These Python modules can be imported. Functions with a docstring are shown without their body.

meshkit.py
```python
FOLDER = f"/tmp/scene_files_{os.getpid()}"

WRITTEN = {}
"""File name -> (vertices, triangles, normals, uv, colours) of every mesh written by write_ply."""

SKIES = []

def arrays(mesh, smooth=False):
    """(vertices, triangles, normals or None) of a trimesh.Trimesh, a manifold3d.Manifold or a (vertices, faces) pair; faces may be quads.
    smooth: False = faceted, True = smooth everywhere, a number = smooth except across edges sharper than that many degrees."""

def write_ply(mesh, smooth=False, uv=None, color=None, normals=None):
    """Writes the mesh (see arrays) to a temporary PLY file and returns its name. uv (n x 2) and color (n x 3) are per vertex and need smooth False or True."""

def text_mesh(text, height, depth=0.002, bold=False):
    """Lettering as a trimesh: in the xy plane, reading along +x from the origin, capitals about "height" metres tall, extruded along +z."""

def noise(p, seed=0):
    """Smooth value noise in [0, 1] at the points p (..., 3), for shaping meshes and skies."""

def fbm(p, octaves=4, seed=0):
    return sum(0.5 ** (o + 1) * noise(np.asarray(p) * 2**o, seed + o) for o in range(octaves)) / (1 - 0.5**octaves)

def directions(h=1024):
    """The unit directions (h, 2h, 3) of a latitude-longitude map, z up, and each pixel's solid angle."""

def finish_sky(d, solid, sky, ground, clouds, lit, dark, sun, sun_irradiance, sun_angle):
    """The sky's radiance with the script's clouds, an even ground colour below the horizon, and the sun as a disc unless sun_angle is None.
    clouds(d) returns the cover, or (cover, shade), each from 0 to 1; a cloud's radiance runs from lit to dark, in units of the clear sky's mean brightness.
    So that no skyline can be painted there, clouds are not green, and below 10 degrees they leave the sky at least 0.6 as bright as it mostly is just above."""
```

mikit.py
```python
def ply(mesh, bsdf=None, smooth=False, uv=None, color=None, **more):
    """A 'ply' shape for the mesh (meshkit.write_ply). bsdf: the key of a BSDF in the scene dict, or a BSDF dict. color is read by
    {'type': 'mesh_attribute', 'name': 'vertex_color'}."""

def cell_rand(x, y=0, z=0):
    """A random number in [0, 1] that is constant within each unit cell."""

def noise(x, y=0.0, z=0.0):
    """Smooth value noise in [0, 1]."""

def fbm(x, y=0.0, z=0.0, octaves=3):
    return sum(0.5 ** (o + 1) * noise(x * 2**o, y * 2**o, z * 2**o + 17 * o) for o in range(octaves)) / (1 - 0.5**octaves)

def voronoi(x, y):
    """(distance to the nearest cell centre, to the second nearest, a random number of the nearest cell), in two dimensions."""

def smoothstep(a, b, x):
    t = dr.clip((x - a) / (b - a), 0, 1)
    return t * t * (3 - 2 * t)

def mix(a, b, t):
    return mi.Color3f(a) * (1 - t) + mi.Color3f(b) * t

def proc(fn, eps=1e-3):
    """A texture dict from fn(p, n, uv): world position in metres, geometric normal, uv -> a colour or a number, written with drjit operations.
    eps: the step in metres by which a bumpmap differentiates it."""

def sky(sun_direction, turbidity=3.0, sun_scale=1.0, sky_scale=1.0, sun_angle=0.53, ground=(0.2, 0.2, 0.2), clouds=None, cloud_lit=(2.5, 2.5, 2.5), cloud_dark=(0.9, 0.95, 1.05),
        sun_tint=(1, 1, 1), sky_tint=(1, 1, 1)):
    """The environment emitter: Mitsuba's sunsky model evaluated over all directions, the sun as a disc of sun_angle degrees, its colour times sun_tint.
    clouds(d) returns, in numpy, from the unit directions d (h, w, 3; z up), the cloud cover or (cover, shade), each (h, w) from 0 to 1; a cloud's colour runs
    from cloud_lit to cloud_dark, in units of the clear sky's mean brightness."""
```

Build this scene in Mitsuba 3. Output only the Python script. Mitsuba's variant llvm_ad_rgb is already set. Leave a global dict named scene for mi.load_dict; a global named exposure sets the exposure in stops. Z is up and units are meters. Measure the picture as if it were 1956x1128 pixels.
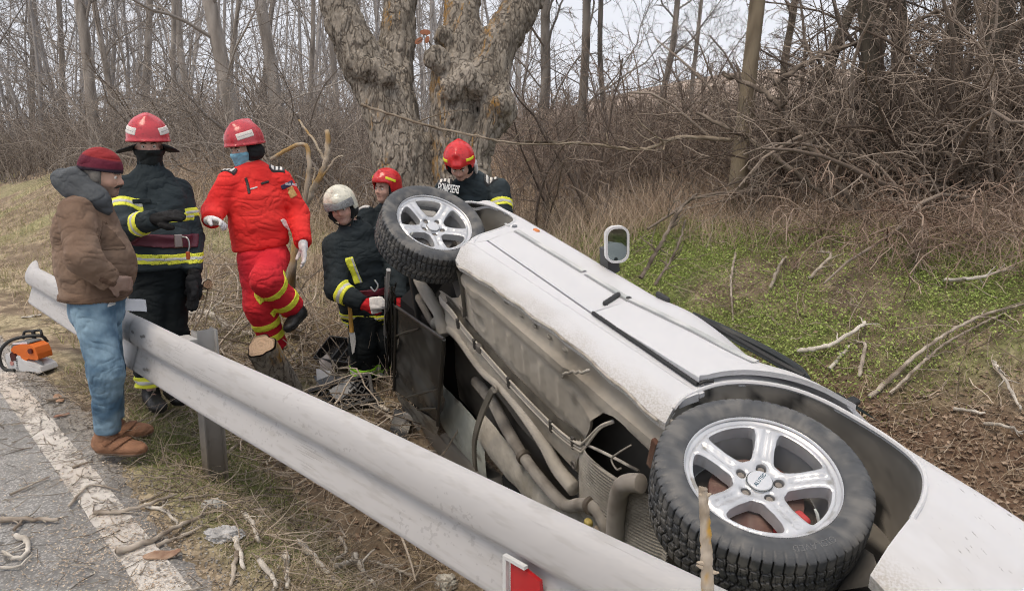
import math, os, random
import numpy as np, trimesh, shapely, manifold3d
import shapely.geometry as sg
from scipy.spatial import Delaunay
from scipy.ndimage import map_coordinates
import drjit as dr
import mitsuba as mi, mikit, meshkit
from mikit import proc, noise, fbm, voronoi, smoothstep, mix

T = mi.ScalarTransform4f
scene, labels = {}, {}

# ------------------------------------------------------------------ camera, light, exposure
exposure = 2.55
EYE = np.array([0.0, 0.0, 1.7])
PITCH = math.radians(11.1)
scene['camera'] = {'type': 'perspective', 'fov': 2 * math.degrees(math.atan(978 / 1450)), 'fov_axis': 'x', 'near_clip': 0.05, 'far_clip': 3000.0,
                   'to_world': T().look_at(origin=EYE.tolist(), target=[0, math.cos(PITCH) * 10, 1.7 - math.sin(PITCH) * 10], up=[0, 0, 1])}
scene['sky'] = mikit.sky([-0.25, -0.35, 0.9], turbidity=3, sun_scale=0.22, sun_angle=24, ground=(0.16, 0.14, 0.11), sun_tint=(1.0, 0.99, 0.985),
                         clouds=lambda d: (np.ones(d.shape[:2]), 0.25 + 0.5 * meshkit.fbm(d * np.array([3.0, 3.0, 6.0]), 4, 5)),
                         cloud_lit=(1.80, 1.84, 1.95), cloud_dark=(1.42, 1.46, 1.58))

# ------------------------------------------------------------------ small maths
def V(*a): return np.array(a, float)
def unit(a):
    a = np.asarray(a, float)
    return a / np.maximum(np.linalg.norm(a, axis=-1, keepdims=True), 1e-12)
def lerp(a, b, t): return a + (b - a) * t
def sstep(a, b, x):
    t = np.clip((x - a) / (b - a), 0, 1)
    return t * t * (3 - 2 * t)
def perp(d):
    d = unit(d)
    ref = np.where(np.abs(d[..., 2:3]) < 0.9, np.array([0, 0, 1.0]), np.array([1.0, 0, 0]))
    a = unit(np.cross(d, ref))
    return a, np.cross(d, a)
def rot_about(v, axis, ang):
    axis = unit(axis)
    return v * math.cos(ang) + np.cross(axis, v) * math.sin(ang) + axis * (axis @ v) * (1 - math.cos(ang))

# ------------------------------------------------------------------ meshes as (vertices, triangles)
def join(*ms):
    ms = [m for m in ms if m is not None and len(m[0])]
    off = np.cumsum([0] + [len(m[0]) for m in ms])
    return np.vstack([m[0] for m in ms]), np.vstack([np.asarray(m[1]) + o for m, o in zip(ms, off)])
def tm(m): return (np.array(m.vertices), np.array(m.faces))
def mani(m):
    k = m.to_mesh()
    return np.array(k.vert_properties[:, :3], float), np.array(k.tri_verts)
def xf(m, R=None, t=(0, 0, 0)):
    v = np.asarray(m[0])
    if R is not None: v = v @ np.asarray(R).T
    return v + np.asarray(t), m[1]
def quads(q): return np.vstack([q[:, [0, 1, 2]], q[:, [0, 2, 3]]])
def gridmesh(P, closed_u=False, closed_v=False, flip=False):
    a, b = P.shape[:2]
    i, j = np.meshgrid(np.arange(a if closed_u else a - 1), np.arange(b if closed_v else b - 1), indexing='ij')
    i2, j2 = (i + 1) % a, (j + 1) % b
    q = np.stack([i * b + j, i2 * b + j, i2 * b + j2, i * b + j2], -1).reshape(-1, 4)
    if flip: q = q[:, ::-1]
    return P.reshape(-1, 3), quads(q)
def tubes(P, R, sides=3, cap=False):
    """N tubes through P (N,K,3) with radii R (N,K)."""
    P, R = np.asarray(P, float), np.asarray(R, float)
    N, K = P.shape[:2]
    t = np.gradient(P, axis=1) if K > 2 else np.repeat(P[:, 1:] - P[:, :1], 2, 1)
    t = unit(t)
    a0, _ = perp(t[:, 0])
    A = np.empty_like(P)
    A[:, 0] = a0
    for k in range(1, K):
        a = A[:, k - 1] - t[:, k] * (A[:, k - 1] * t[:, k]).sum(-1, keepdims=True)
        A[:, k] = unit(a)
    B = np.cross(t, A)
    th = np.arange(sides) * 2 * np.pi / sides
    ring = P[:, :, None] + R[:, :, None, None] * (np.cos(th)[:, None] * A[:, :, None] + np.sin(th)[:, None] * B[:, :, None])
    base = (np.arange(N) * K * sides)[:, None, None]
    k, s = np.meshgrid(np.arange(K - 1), np.arange(sides), indexing='ij')
    q = np.stack([k * sides + s, k * sides + (s + 1) % sides, (k + 1) * sides + (s + 1) % sides, (k + 1) * sides + s], -1).reshape(1, -1, 4)
    v, f = ring.reshape(-1, 3), quads((q + base).reshape(-1, 4))
    if cap:
        c0, c1 = len(v) + np.arange(N), len(v) + N + np.arange(N)
        v = np.vstack([v, P[:, 0], P[:, -1]])
        s = np.arange(sides)
        b = (np.arange(N) * K * sides)[:, None]
        f0 = np.stack([np.repeat(c0[:, None], sides, 1), b + (s + 1) % sides, b + s], -1).reshape(-1, 3)
        e = b + (K - 1) * sides
        f1 = np.stack([np.repeat(c1[:, None], sides, 1), e + s, e + (s + 1) % sides], -1).reshape(-1, 3)
        f = np.vstack([f, f0, f1])
    return v, f
def tube(pts, r, sides=10, cap=True):
    pts = np.asarray(pts, float)
    r = np.broadcast_to(np.asarray(r, float), (len(pts),))
    return tubes(pts[None], r[None], sides, cap)
def smooth_path(pts, n=24):
    """Catmull-Rom through the points."""
    p = np.asarray(pts, float)
    p = np.vstack([2 * p[0] - p[1], p, 2 * p[-1] - p[-2]])
    t = np.linspace(0, len(p) - 3, n)
    i = np.minimum(t.astype(int), len(p) - 4)
    u = (t - i)[:, None]
    a, b, c, d = p[i], p[i + 1], p[i + 2], p[i + 3]
    return 0.5 * (2 * b + (c - a) * u + (2 * a - 5 * b + 4 * c - d) * u ** 2 + (3 * b - a - 3 * c + d) * u ** 3)
def ribbons(P, W, side):
    """N flat blades through P (N,K,3), widths W (N,K), sideways directions side (N,3)."""
    N, K = P.shape[:2]
    o = W[:, :, None] * 0.5 * side[:, None]
    v = np.stack([P - o, P + o], 2).reshape(-1, 3)
    k = np.arange(K - 1)
    q = np.stack([2 * k, 2 * k + 1, 2 * k + 3, 2 * k + 2], -1)[None] + (np.arange(N) * 2 * K)[:, None, None]
    return v, quads(q.reshape(-1, 4))
def lathe(prof, n=48, arc=None):
    """Profile (r, h) revolved about +z."""
    prof = np.asarray(prof, float)
    a = np.linspace(0, 2 * np.pi, n, endpoint=False) if arc is None else np.linspace(*arc, n)
    P = np.stack([np.cos(a)[:, None] * prof[None, :, 0], np.sin(a)[:, None] * prof[None, :, 0], np.repeat(prof[None, :, 1], n, 0)], -1)
    return gridmesh(P, closed_u=arc is None)
def rbox(size, r=0.01, seg=6):
    """Box with rounded edges, as the hull of eight spheres."""
    s = np.asarray(size) / 2 - r
    sp = manifold3d.Manifold.sphere(r, seg * 2)
    return mani(manifold3d.Manifold.batch_hull([sp.translate([x * s[0], y * s[1], z * s[2]]) for x in (-1, 1) for y in (-1, 1) for z in (-1, 1)]))
def hullpts(pts): return mani(manifold3d.Manifold.hull_points(np.asarray(pts, float)))
def extr(poly, h, z=0.0):
    polys = list(poly.geoms) if hasattr(poly, 'geoms') else [poly]
    m = join(*[tm(trimesh.creation.extrude_polygon(g, h, engine='earcut')) for g in polys])
    return m[0] + [0, 0, z], m[1]
def frame(z, x=None):
    """Rotation whose columns are (x, y, z)."""
    z = unit(z)
    x = perp(z)[0] if x is None else unit(np.asarray(x) - z * (np.asarray(x) @ z))
    return np.stack([x, np.cross(z, x), z], 1)

# ------------------------------------------------------------------ signed distances -> mesh (surface nets, narrow band)
def smin(a, b, k):
    h = np.clip(0.5 + 0.5 * (b - a) / k, 0, 1)
    return b + (a - b) * h - k * h * (1 - h)
def smax(a, b, k): return -smin(-a, -b, k)
def cap_d(p, a, b, ra, rb=None):
    rb = ra if rb is None else rb
    a, b = np.asarray(a, float), np.asarray(b, float)
    d = b - a
    L = max(float(d @ d), 1e-12)
    q = p - a
    t0 = (q @ d) / L
    t = np.clip(t0, 0, 1)
    r2 = np.einsum('ij,ij->i', q, q) - L * (2 * t * t0 - t * t)
    return np.sqrt(np.maximum(r2, 0)) - (ra + (rb - ra) * t)
def local_d(p, c, r, fn):
    """fn(p) near the ball (c, r) that holds the part; farther off the distance to the ball will do"""
    q = p - np.asarray(c)
    o = np.sqrt(np.einsum('ij,ij->i', q, q)) - r
    k = o < .05
    if k.any(): o[k] = fn(p[k])
    return o
def ell_d(p, c, r, R=None):
    q = p - np.asarray(c)
    if R is not None: q = q @ R
    r = np.asarray(r, float)
    k0, k1 = np.linalg.norm(q / r, axis=1), np.linalg.norm(q / r ** 2, axis=1)
    return k0 * (k0 - 1) / np.maximum(k1, 1e-9)
def box_d(p, c, h, R=None, r=0.0):
    q = p - np.asarray(c)
    if R is not None: q = q @ R
    q = np.abs(q) - (np.asarray(h) - r)
    return np.linalg.norm(np.maximum(q, 0), axis=1) + np.minimum(q.max(1), 0) - r
def chain_d(p, pts, rad, k=.02):
    d = None
    for i in range(len(pts) - 1):
        e = cap_d(p, pts[i], pts[i + 1], rad[i], rad[i + 1])
        d = e if d is None else smin(d, e, k)
    return d
def bounds(pts, m):
    pts = np.array(pts); return pts.min(0) - m, pts.max(0) + m
def sdf_mesh(f, lo, hi, h):
    lo, hi = np.asarray(lo, float), np.asarray(hi, float)
    C = 4
    nc = np.ceil((hi - lo) / (h * C)).astype(int) + 1
    ax = [lo[k] + np.arange(nc[k] + 1) * h * C for k in range(3)]
    G = np.stack(np.meshgrid(*ax, indexing='ij'), -1)
    D = f(G.reshape(-1, 3)).reshape(G.shape[:3])
    near = np.abs(D) < h * C * 1.9
    cell = np.zeros(tuple(nc), bool)
    for a, b, c in np.ndindex(2, 2, 2): cell |= near[a:a + nc[0], b:b + nc[1], c:c + nc[2]]
    n = nc * C
    val = np.repeat(np.repeat(np.repeat(np.where(D[:-1, :-1, :-1] < 0, -1.0, 1.0), C, 0), C, 1), C, 2)
    mask = np.repeat(np.repeat(np.repeat(cell, C, 0), C, 1), C, 2)
    idx = np.argwhere(mask)
    val[mask] = f(lo + idx * h)
    ins = val < 0
    cnt = np.zeros(tuple(n - 1), np.int8)
    for a, b, c in np.ndindex(2, 2, 2): cnt += ins[a:a + n[0] - 1, b:b + n[1] - 1, c:c + n[2] - 1]
    act = np.argwhere((cnt > 0) & (cnt < 8))
    vid = np.full(tuple(n - 1), -1, np.int32)
    vid[tuple(act.T)] = np.arange(len(act))
    acc, num = np.zeros((len(act), 3)), np.zeros(len(act))
    cor = {c: val[tuple((act + c).T)] for c in np.ndindex(2, 2, 2)}
    for c in np.ndindex(2, 2, 2):
        for k in range(3):
            if c[k]: continue
            e = list(c); e[k] = 1; e = tuple(e)
            va, vb = cor[c], cor[e]
            x = (va < 0) != (vb < 0)
            t = np.where(x, va / np.where(x, va - vb, 1), 0)
            pos = np.repeat(np.array(c, float)[None], len(act), 0)
            pos[:, k] = t
            acc[x] += pos[x]; num[x] += 1
    v = lo + (act + acc / num[:, None]) * h
    F = []
    for k in range(3):
        o1, o2 = (k + 1) % 3, (k + 2) % 3
        sl = [slice(1, None)] * 3
        A = ins[tuple(slice(0, -1) if i == k else slice(1, -1) for i in range(3))]
        B = ins[tuple(slice(1, None) if i == k else slice(1, -1) for i in range(3))]
        e = np.argwhere(A != B)
        s = A[tuple(e.T)]
        base = e.copy()
        for i in range(3):
            if i != k: base[:, i] += 1
        def cellv(d1, d2):
            b = base.copy(); b[:, o1] += d1; b[:, o2] += d2
            return vid[tuple(b.T)]
        q = np.stack([cellv(-1, -1), cellv(0, -1), cellv(0, 0), cellv(-1, 0)], -1)
        q[~s] = q[~s][:, ::-1]
        F.append(q)
    q = np.vstack(F)
    q = q[(q >= 0).all(1)]
    return v, quads(q)

# ------------------------------------------------------------------ planar sheets with curved lift and folded edges
def sheet(poly, lift, step=0.03, skirt=0.0, skirt_dir=None, two=False):
    """Polygon (u, w) -> triangulated sheet lifted by lift(u, w) -> xyz; edges fold back by skirt along skirt_dir."""
    V2, F2, off = [], [], 0
    for g in (poly.geoms if hasattr(poly, 'geoms') else [poly]):
        b = []
        rings = [g.exterior, *g.interiors]
        loops = []
        for r in rings:
            r2 = r.segmentize(step)
            c = np.array(r2.coords)[:-1]
            loops.append(np.arange(len(c)) + sum(len(x) for x in b))
            b.append(c)
        b = np.vstack(b)
        x0, y0, x1, y1 = g.bounds
        gx, gy = np.meshgrid(np.arange(x0 + step / 2, x1, step), np.arange(y0 + step / 2, y1, step * 0.9))
        gx = gx + (np.arange(len(gx))[:, None] % 2) * step / 2
        pts = np.stack([gx.ravel(), gy.ravel()], 1)
        inner = g.buffer(-step * 0.45)
        pts = pts[shapely.contains_xy(inner, pts[:, 0], pts[:, 1])] if not inner.is_empty else pts[:0]
        p = np.vstack([b, pts])
        tri = Delaunay(p).simplices
        c = p[tri].mean(1)
        tri = tri[shapely.contains_xy(g, c[:, 0], c[:, 1])]
        e1, e2 = p[tri[:, 1]] - p[tri[:, 0]], p[tri[:, 2]] - p[tri[:, 0]]
        ar = e1[:, 0] * e2[:, 1] - e1[:, 1] * e2[:, 0]
        tri[ar < 0] = tri[ar < 0][:, ::-1]
        tri = tri[np.abs(ar) > 1e-9]
        P = lift(p[:, 0], p[:, 1])
        f = [tri]
        if skirt:
            for L in loops:
                k = len(P)
                sd = np.asarray(skirt_dir, float)
                P = np.vstack([P, P[L], P[L] + sd * skirt])
                m = len(L); i = np.arange(m); j = (i + 1) % m
                f.append(quads(np.stack([k + i, k + j, k + m + j, k + m + i], -1)))
        V2.append(P); F2.append(np.vstack(f) + off); off += len(P)
    return np.vstack(V2), np.vstack(F2)

# ------------------------------------------------------------------ colours and entries
def jitter(v, c1, c2, scale=3.0, seed=0, octaves=3, lo=0.3, hi=0.7):
    t = sstep(lo, hi, meshkit.fbm(np.asarray(v) * scale, octaves, seed))[:, None]
    return np.asarray(c1, float) * (1 - t) + np.asarray(c2, float) * t
def split(m, angle):
    k = trimesh.graph.smooth_shade(trimesh.Trimesh(m[0], m[1], process=False), angle=np.radians(angle), facet_minarea=None)
    return np.array(k.vertices), np.array(k.faces)
def numbered(name):
    if name not in used: used.add(name); return name
    i = 1
    while f'{name}_{i:03d}' in used: i += 1
    used.add(f'{name}_{i:03d}')
    return f'{name}_{i:03d}'
used = set()
def thing(name, label, cat, group=None, kind=None):
    k = numbered(name)
    labels[k] = {'label': label, 'category': cat}
    if group: labels[k]['group'] = group
    if kind: labels[k]['kind'] = kind
    return k
def put(key, mesh, bsdf, color=None, smooth=30, to_world=None):
    """One shape entry. color: one colour or one per vertex of the mesh, or a function of the vertices."""
    if color is not None:
        if smooth not in (True, False): mesh, smooth = split(mesh, smooth), True
        v = mesh[0]
        c = color(v) if callable(color) else np.asarray(color, float)
        if c.ndim == 1: c = np.tile(c, (len(v), 1))
        d = mikit.ply(mesh, bsdf, smooth=smooth, color=np.clip(c, 0, 1))
    else:
        d = mikit.ply(mesh, bsdf, smooth=smooth)
    if to_world is not None: d['to_world'] = to_world
    scene[key] = d
    return key
def part(parent, name, mesh, bsdf, color=None, smooth=30, label=None, kind=None):
    key = numbered(parent + '__' + name)
    put(key, mesh, bsdf, color, smooth)
    if label or kind:
        labels[key] = {}
        if label: labels[key]['label'] = label
        if kind: labels[key]['kind'] = kind
    return key
def single(name, mesh, bsdf, label, cat, color=None, smooth=30, group=None, kind=None):
    k = thing(name, label, cat, group, kind)
    return put(k, mesh, bsdf, color, smooth)
def structure(name, mesh, bsdf, color=None, smooth=True):
    used.add(name)
    labels[name] = {'kind': 'structure'}
    return put(name, mesh, bsdf, color, smooth)

# ------------------------------------------------------------------ shared materials (colour comes from the vertices)
VC = {'type': 'mesh_attribute', 'name': 'vertex_color'}
def pr(rough, **k): return {'type': 'twosided', 'bsdf': {'type': 'principled', 'base_color': VC, 'roughness': rough, **k}}
def rgb(*c): return {'type': 'rgb', 'value': list(c)}
scene['matte'] = pr(0.9, specular=0.25)
scene['dusty'] = {'type': 'bumpmap', 'bump': proc(lambda p, n, uv: 0.010 * fbm(p.x * 14.0, p.y * 14.0, p.z * 14.0, 3) + 0.0016 * fbm(p.x * 140.0, p.y * 140.0, p.z * 140.0, 2), 0.002), 'bsdf': pr(0.92, specular=0.2)}
scene['satin'] = pr(0.5)
scene['gloss'] = pr(0.22)
scene['wet'] = pr(0.35)
scene['metal'] = pr(0.35, metallic=1.0)
scene['dull_metal'] = pr(0.55, metallic=0.7)
def wrinkles(p, n, uv):
    w = fbm(p.x * 4.0, p.y * 4.0, p.z * 4.0, 2)
    a = fbm(p.x * 11.0 + 4.0 * w, p.y * 11.0 + 4.0 * w, p.z * 17.0 - 3.0 * w, 2)
    b = fbm(p.x * 30.0 + 6.0 * w, p.y * 30.0, p.z * 44.0 + 5.0 * w, 2)
    return 0.019 * dr.sqrt(dr.abs(a - 0.5) + 0.004) + 0.005 * dr.abs(b - 0.5)
scene['cloth'] = {'type': 'bumpmap', 'bump': proc(wrinkles, 0.003), 'bsdf': pr(0.85, sheen=0.4, specular=0.2)}
scene['skin'] = pr(0.5, specular=0.35)
scene['leaf'] = {'type': 'twosided', 'bsdf': {'type': 'principled', 'base_color': VC, 'roughness': 0.7, 'specular': 0.2}}

# ================================================================== ground, road, far hill
RD, RN = V(-0.688, 0.726), V(0.726, 0.688)      # along the road (away), across it (to the right)
def qs(x, y): return x * RN[0] + y * RN[1], x * RD[0] + y * RD[1]
def xy(q, s): return q * RN[0] + s * RD[0], q * RN[1] + s * RD[1]
def ground_z(x, y, rough=True):
    x, y = np.asarray(x, float), np.asarray(y, float)
    q, s = qs(x, y)
    zb = np.interp(s, [-6, 0, 1.3, 2.5, 3.7, 5.2, 6.5, 9, 14], [-1.25, -1.2, -1.05, -0.85, -0.58, -0.26, -0.1, 0.0, 0.02])
    top = np.interp(s, [-8, 0, 3, 5, 7, 10, 16], [1.25, 1.15, 1.0, 1.0, 1.08, 1.15, 1.22])
    down = sstep(1.15, 2.35, q)
    w6, w10 = sstep(4.5, 7.0, s), sstep(7.5, 12.0, s)
    up = sstep(2.7, 7.4, q) * (1 - w6) + (sstep(3.3, 9.0, q) * (1 - w10) + sstep(1.9, 5.6, q) * w10) * w6
    z = zb * down * (1 - up) + top * up
    z = z + np.maximum(q - 7.0, 0) * 0.02 + np.maximum(-q - 6, 0) * -0.03
    az = np.degrees(np.arctan2(x, np.maximum(y, 0.1)))
    dist = np.hypot(x, y)
    hill = sstep(28, 150, dist) * (10.0 * np.exp(-((az - 19) / 17) ** 2) + 1.0 * sstep(-60, -20, az)) * (y > 0)
    z = z + hill
    if rough:
        p = np.stack([x, y, 0 * x], -1)
        off = sstep(1.0, 1.8, q)
        z = z + off * (0.10 * (meshkit.fbm(p * 1.3, 3, 3) - 0.5) + 0.05 * (meshkit.fbm(p * 5.0, 3, 4) - 0.5)) + sstep(0.85, 1.2, q) * 0.02 * (meshkit.fbm(p * 9, 2, 9) - 0.4)
    e_ = .2 * sstep(3.4, 5.2, s)
    z = np.where(q < 0.9 + e_, z - 0.03, z - 0.03 * (1 - sstep(0.9 + e_, 1.35 + e_, q)))
    return z
def axis_steps(lo, hi, a, b, fine):
    mid = list(np.arange(a, b, fine))
    st, x, up = fine, b, []
    while x < hi: up.append(x); st *= 1.09; x += st
    up.append(hi)
    st, x, dn = fine, a, []
    while x > lo: st *= 1.09; x -= st; dn.append(max(x, lo))
    return np.array(dn[::-1] + mid + up)
gx, gy = axis_steps(-900, 900, -5.0, 5.0, 0.062), axis_steps(-60, 1500, 0.8, 8.6, 0.062)
GX, GY = np.meshgrid(gx, gy, indexing='ij')
def ground_col(p, n, uv):
    q = p.x * 0.726 + p.y * 0.688
    s = -p.x * 0.688 + p.y * 0.726
    a = fbm(p.x * 1.1, p.y * 1.1, 0.0, 4)
    b = fbm(p.x * 9.0, p.y * 9.0, p.z * 9.0, 3)
    c = fbm(p.x * 45.0, p.y * 45.0, p.z * 45.0, 2)
    soil = mix((0.10, 0.075, 0.055), (0.24, 0.19, 0.14), b)
    straw = mix((0.20, 0.16, 0.11), (0.42, 0.345, 0.25), smoothstep(0.25, 0.75, c))
    green = mix((0.085, 0.108, 0.034), (0.21, 0.25, 0.088), smoothstep(0.2, 0.8, c))
    col = mix(soil, straw, smoothstep(0.35, 0.62, b * 0.5 + a * 0.5))
    bank = smoothstep(4.3, 5.0, q) * (1 - smoothstep(6.5, 7.4, q)) * (1 - smoothstep(5.0, 7.0, s)) * smoothstep(0.9, 2.0, s + 1.1 * (q - 5.4)) * smoothstep(0.28, 0.42, a)
    verge = smoothstep(1.05, 1.3, q) * (1 - smoothstep(1.75, 2.1, q)) * smoothstep(0.40, 0.55, a) * (1 - 0.8 * smoothstep(5.2, 6.4, s))
    back = smoothstep(2.0, 2.6, q) * (1 - smoothstep(4.5, 6.0, q)) * smoothstep(4.6, 6.0, s) * 0.55 * smoothstep(0.40, 0.6, a)
    col = mix(col, (0.12, 0.072, 0.05), smoothstep(3.2, 3.8, q) * (1 - smoothstep(4.9, 5.5, q)) * (1 - smoothstep(3.0, 4.5, s)) * 0.75)
    col = mix(col, straw, smoothstep(6.5, 7.6, q) * 0.6)
    col = mix(col, green, dr.clip(bank + verge + back, 0, 1) * 0.85)
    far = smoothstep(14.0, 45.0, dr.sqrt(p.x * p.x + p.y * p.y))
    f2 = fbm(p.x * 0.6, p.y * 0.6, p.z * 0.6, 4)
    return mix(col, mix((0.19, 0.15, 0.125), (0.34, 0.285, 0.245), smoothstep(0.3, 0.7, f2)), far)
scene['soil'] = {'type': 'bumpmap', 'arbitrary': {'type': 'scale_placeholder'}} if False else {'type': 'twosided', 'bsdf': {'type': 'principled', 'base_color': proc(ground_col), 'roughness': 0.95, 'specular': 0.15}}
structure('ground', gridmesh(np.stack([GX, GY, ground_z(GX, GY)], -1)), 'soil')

# the asphalt: its own sheet, with a ragged crumbling edge towards the verge
def line_q(s): return 0.826 + (s - 3.6) * 0.034
sr = np.concatenate([np.linspace(-25, -3, 30), np.arange(-2.9, 14, 0.06), np.linspace(14.2, 260, 120)])
edge = 1.06 + 0.20 * sstep(3.4, 5.2, sr) + 0.10 * (meshkit.fbm(np.stack([sr * 1.2, sr * 0, sr * 0], -1), 4, 2) - 0.5) + 0.02 * np.sin(sr * 40)
qn = np.concatenate([[-7.0, -5, -3, -2, -1.2, -0.6, -0.2, 0.1, 0.4, 0.6], np.linspace(0.7, 1.0, 8)])
Q = qn[None] * np.ones((len(sr), 1))
Q[:, 10:] = 0.7 + (edge[:, None] - 0.7) * np.linspace(0, 1, 8)[None]
S = sr[:, None] * np.ones_like(Q)
RX, RY = xy(Q, S)
crown = 0.004 * (meshkit.fbm(np.stack([RX * 2, RY * 2, 0 * RX], -1), 2, 1) - 0.5)
RZ = np.where(np.arange(Q.shape[1])[None] == Q.shape[1] - 1, -0.035, 0.0 + crown)
def asphalt_col(p, n, uv):
    q = p.x * 0.726 + p.y * 0.688
    s = -p.x * 0.688 + p.y * 0.726
    d1, d2, w = voronoi(p.x * 95.0, p.y * 95.0)
    a = fbm(p.x * 1.6, p.y * 1.6, 0.0, 4)
    stone = mix((0.17, 0.168, 0.166), (0.50, 0.49, 0.48), smoothstep(0.3, 1.0, w) * (1 - smoothstep(0.25, 0.6, d1)))
    base = mix(stone, mix((0.25, 0.247, 0.243), (0.37, 0.365, 0.355), w), 0.45)
    dust = smoothstep(0.42, 0.68, a) * smoothstep(3.6, 1.6, s) * smoothstep(-0.4, 0.9, q) + 0.6 * smoothstep(0.95, 1.25, q)
    saw = fbm(p.x * 60.0, p.y * 60.0, 3.0, 2)
    cr = fbm(p.x * 1.7 + 11.0, p.y * 1.7, 2.0, 5)
    crack = smoothstep(0.012, 0.003, dr.abs(cr - 0.5)) * smoothstep(0.42, 0.6, fbm(p.x * 0.8, p.y * 0.8, 9.0, 2))
    pt = smoothstep(0.55, 0.72, fbm(p.x * 5.0, p.y * 5.0, 4.0, 4))
    base = mix(base, (0.10, 0.097, 0.093), dr.clip(crack * 0.8 + pt * 0.30, 0, 1))
    return mix(base * (0.78 + 0.5 * a), mix((0.22, 0.18, 0.14), (0.50, 0.44, 0.37), saw), dr.clip(dust, 0, 1) * 0.75)
scene['asphalt'] = {'type': 'bumpmap', 'bump': proc(lambda p, n, uv: voronoi(p.x * 95.0, p.y * 95.0)[0] * -0.0022, 0.002), 'bsdf': {'type': 'twosided', 'bsdf': {'type': 'principled', 'base_color': proc(asphalt_col), 'roughness': 0.85, 'specular': 0.3}}}
structure('road', gridmesh(np.stack([RX, RY, RZ], -1)), 'asphalt')
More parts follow.
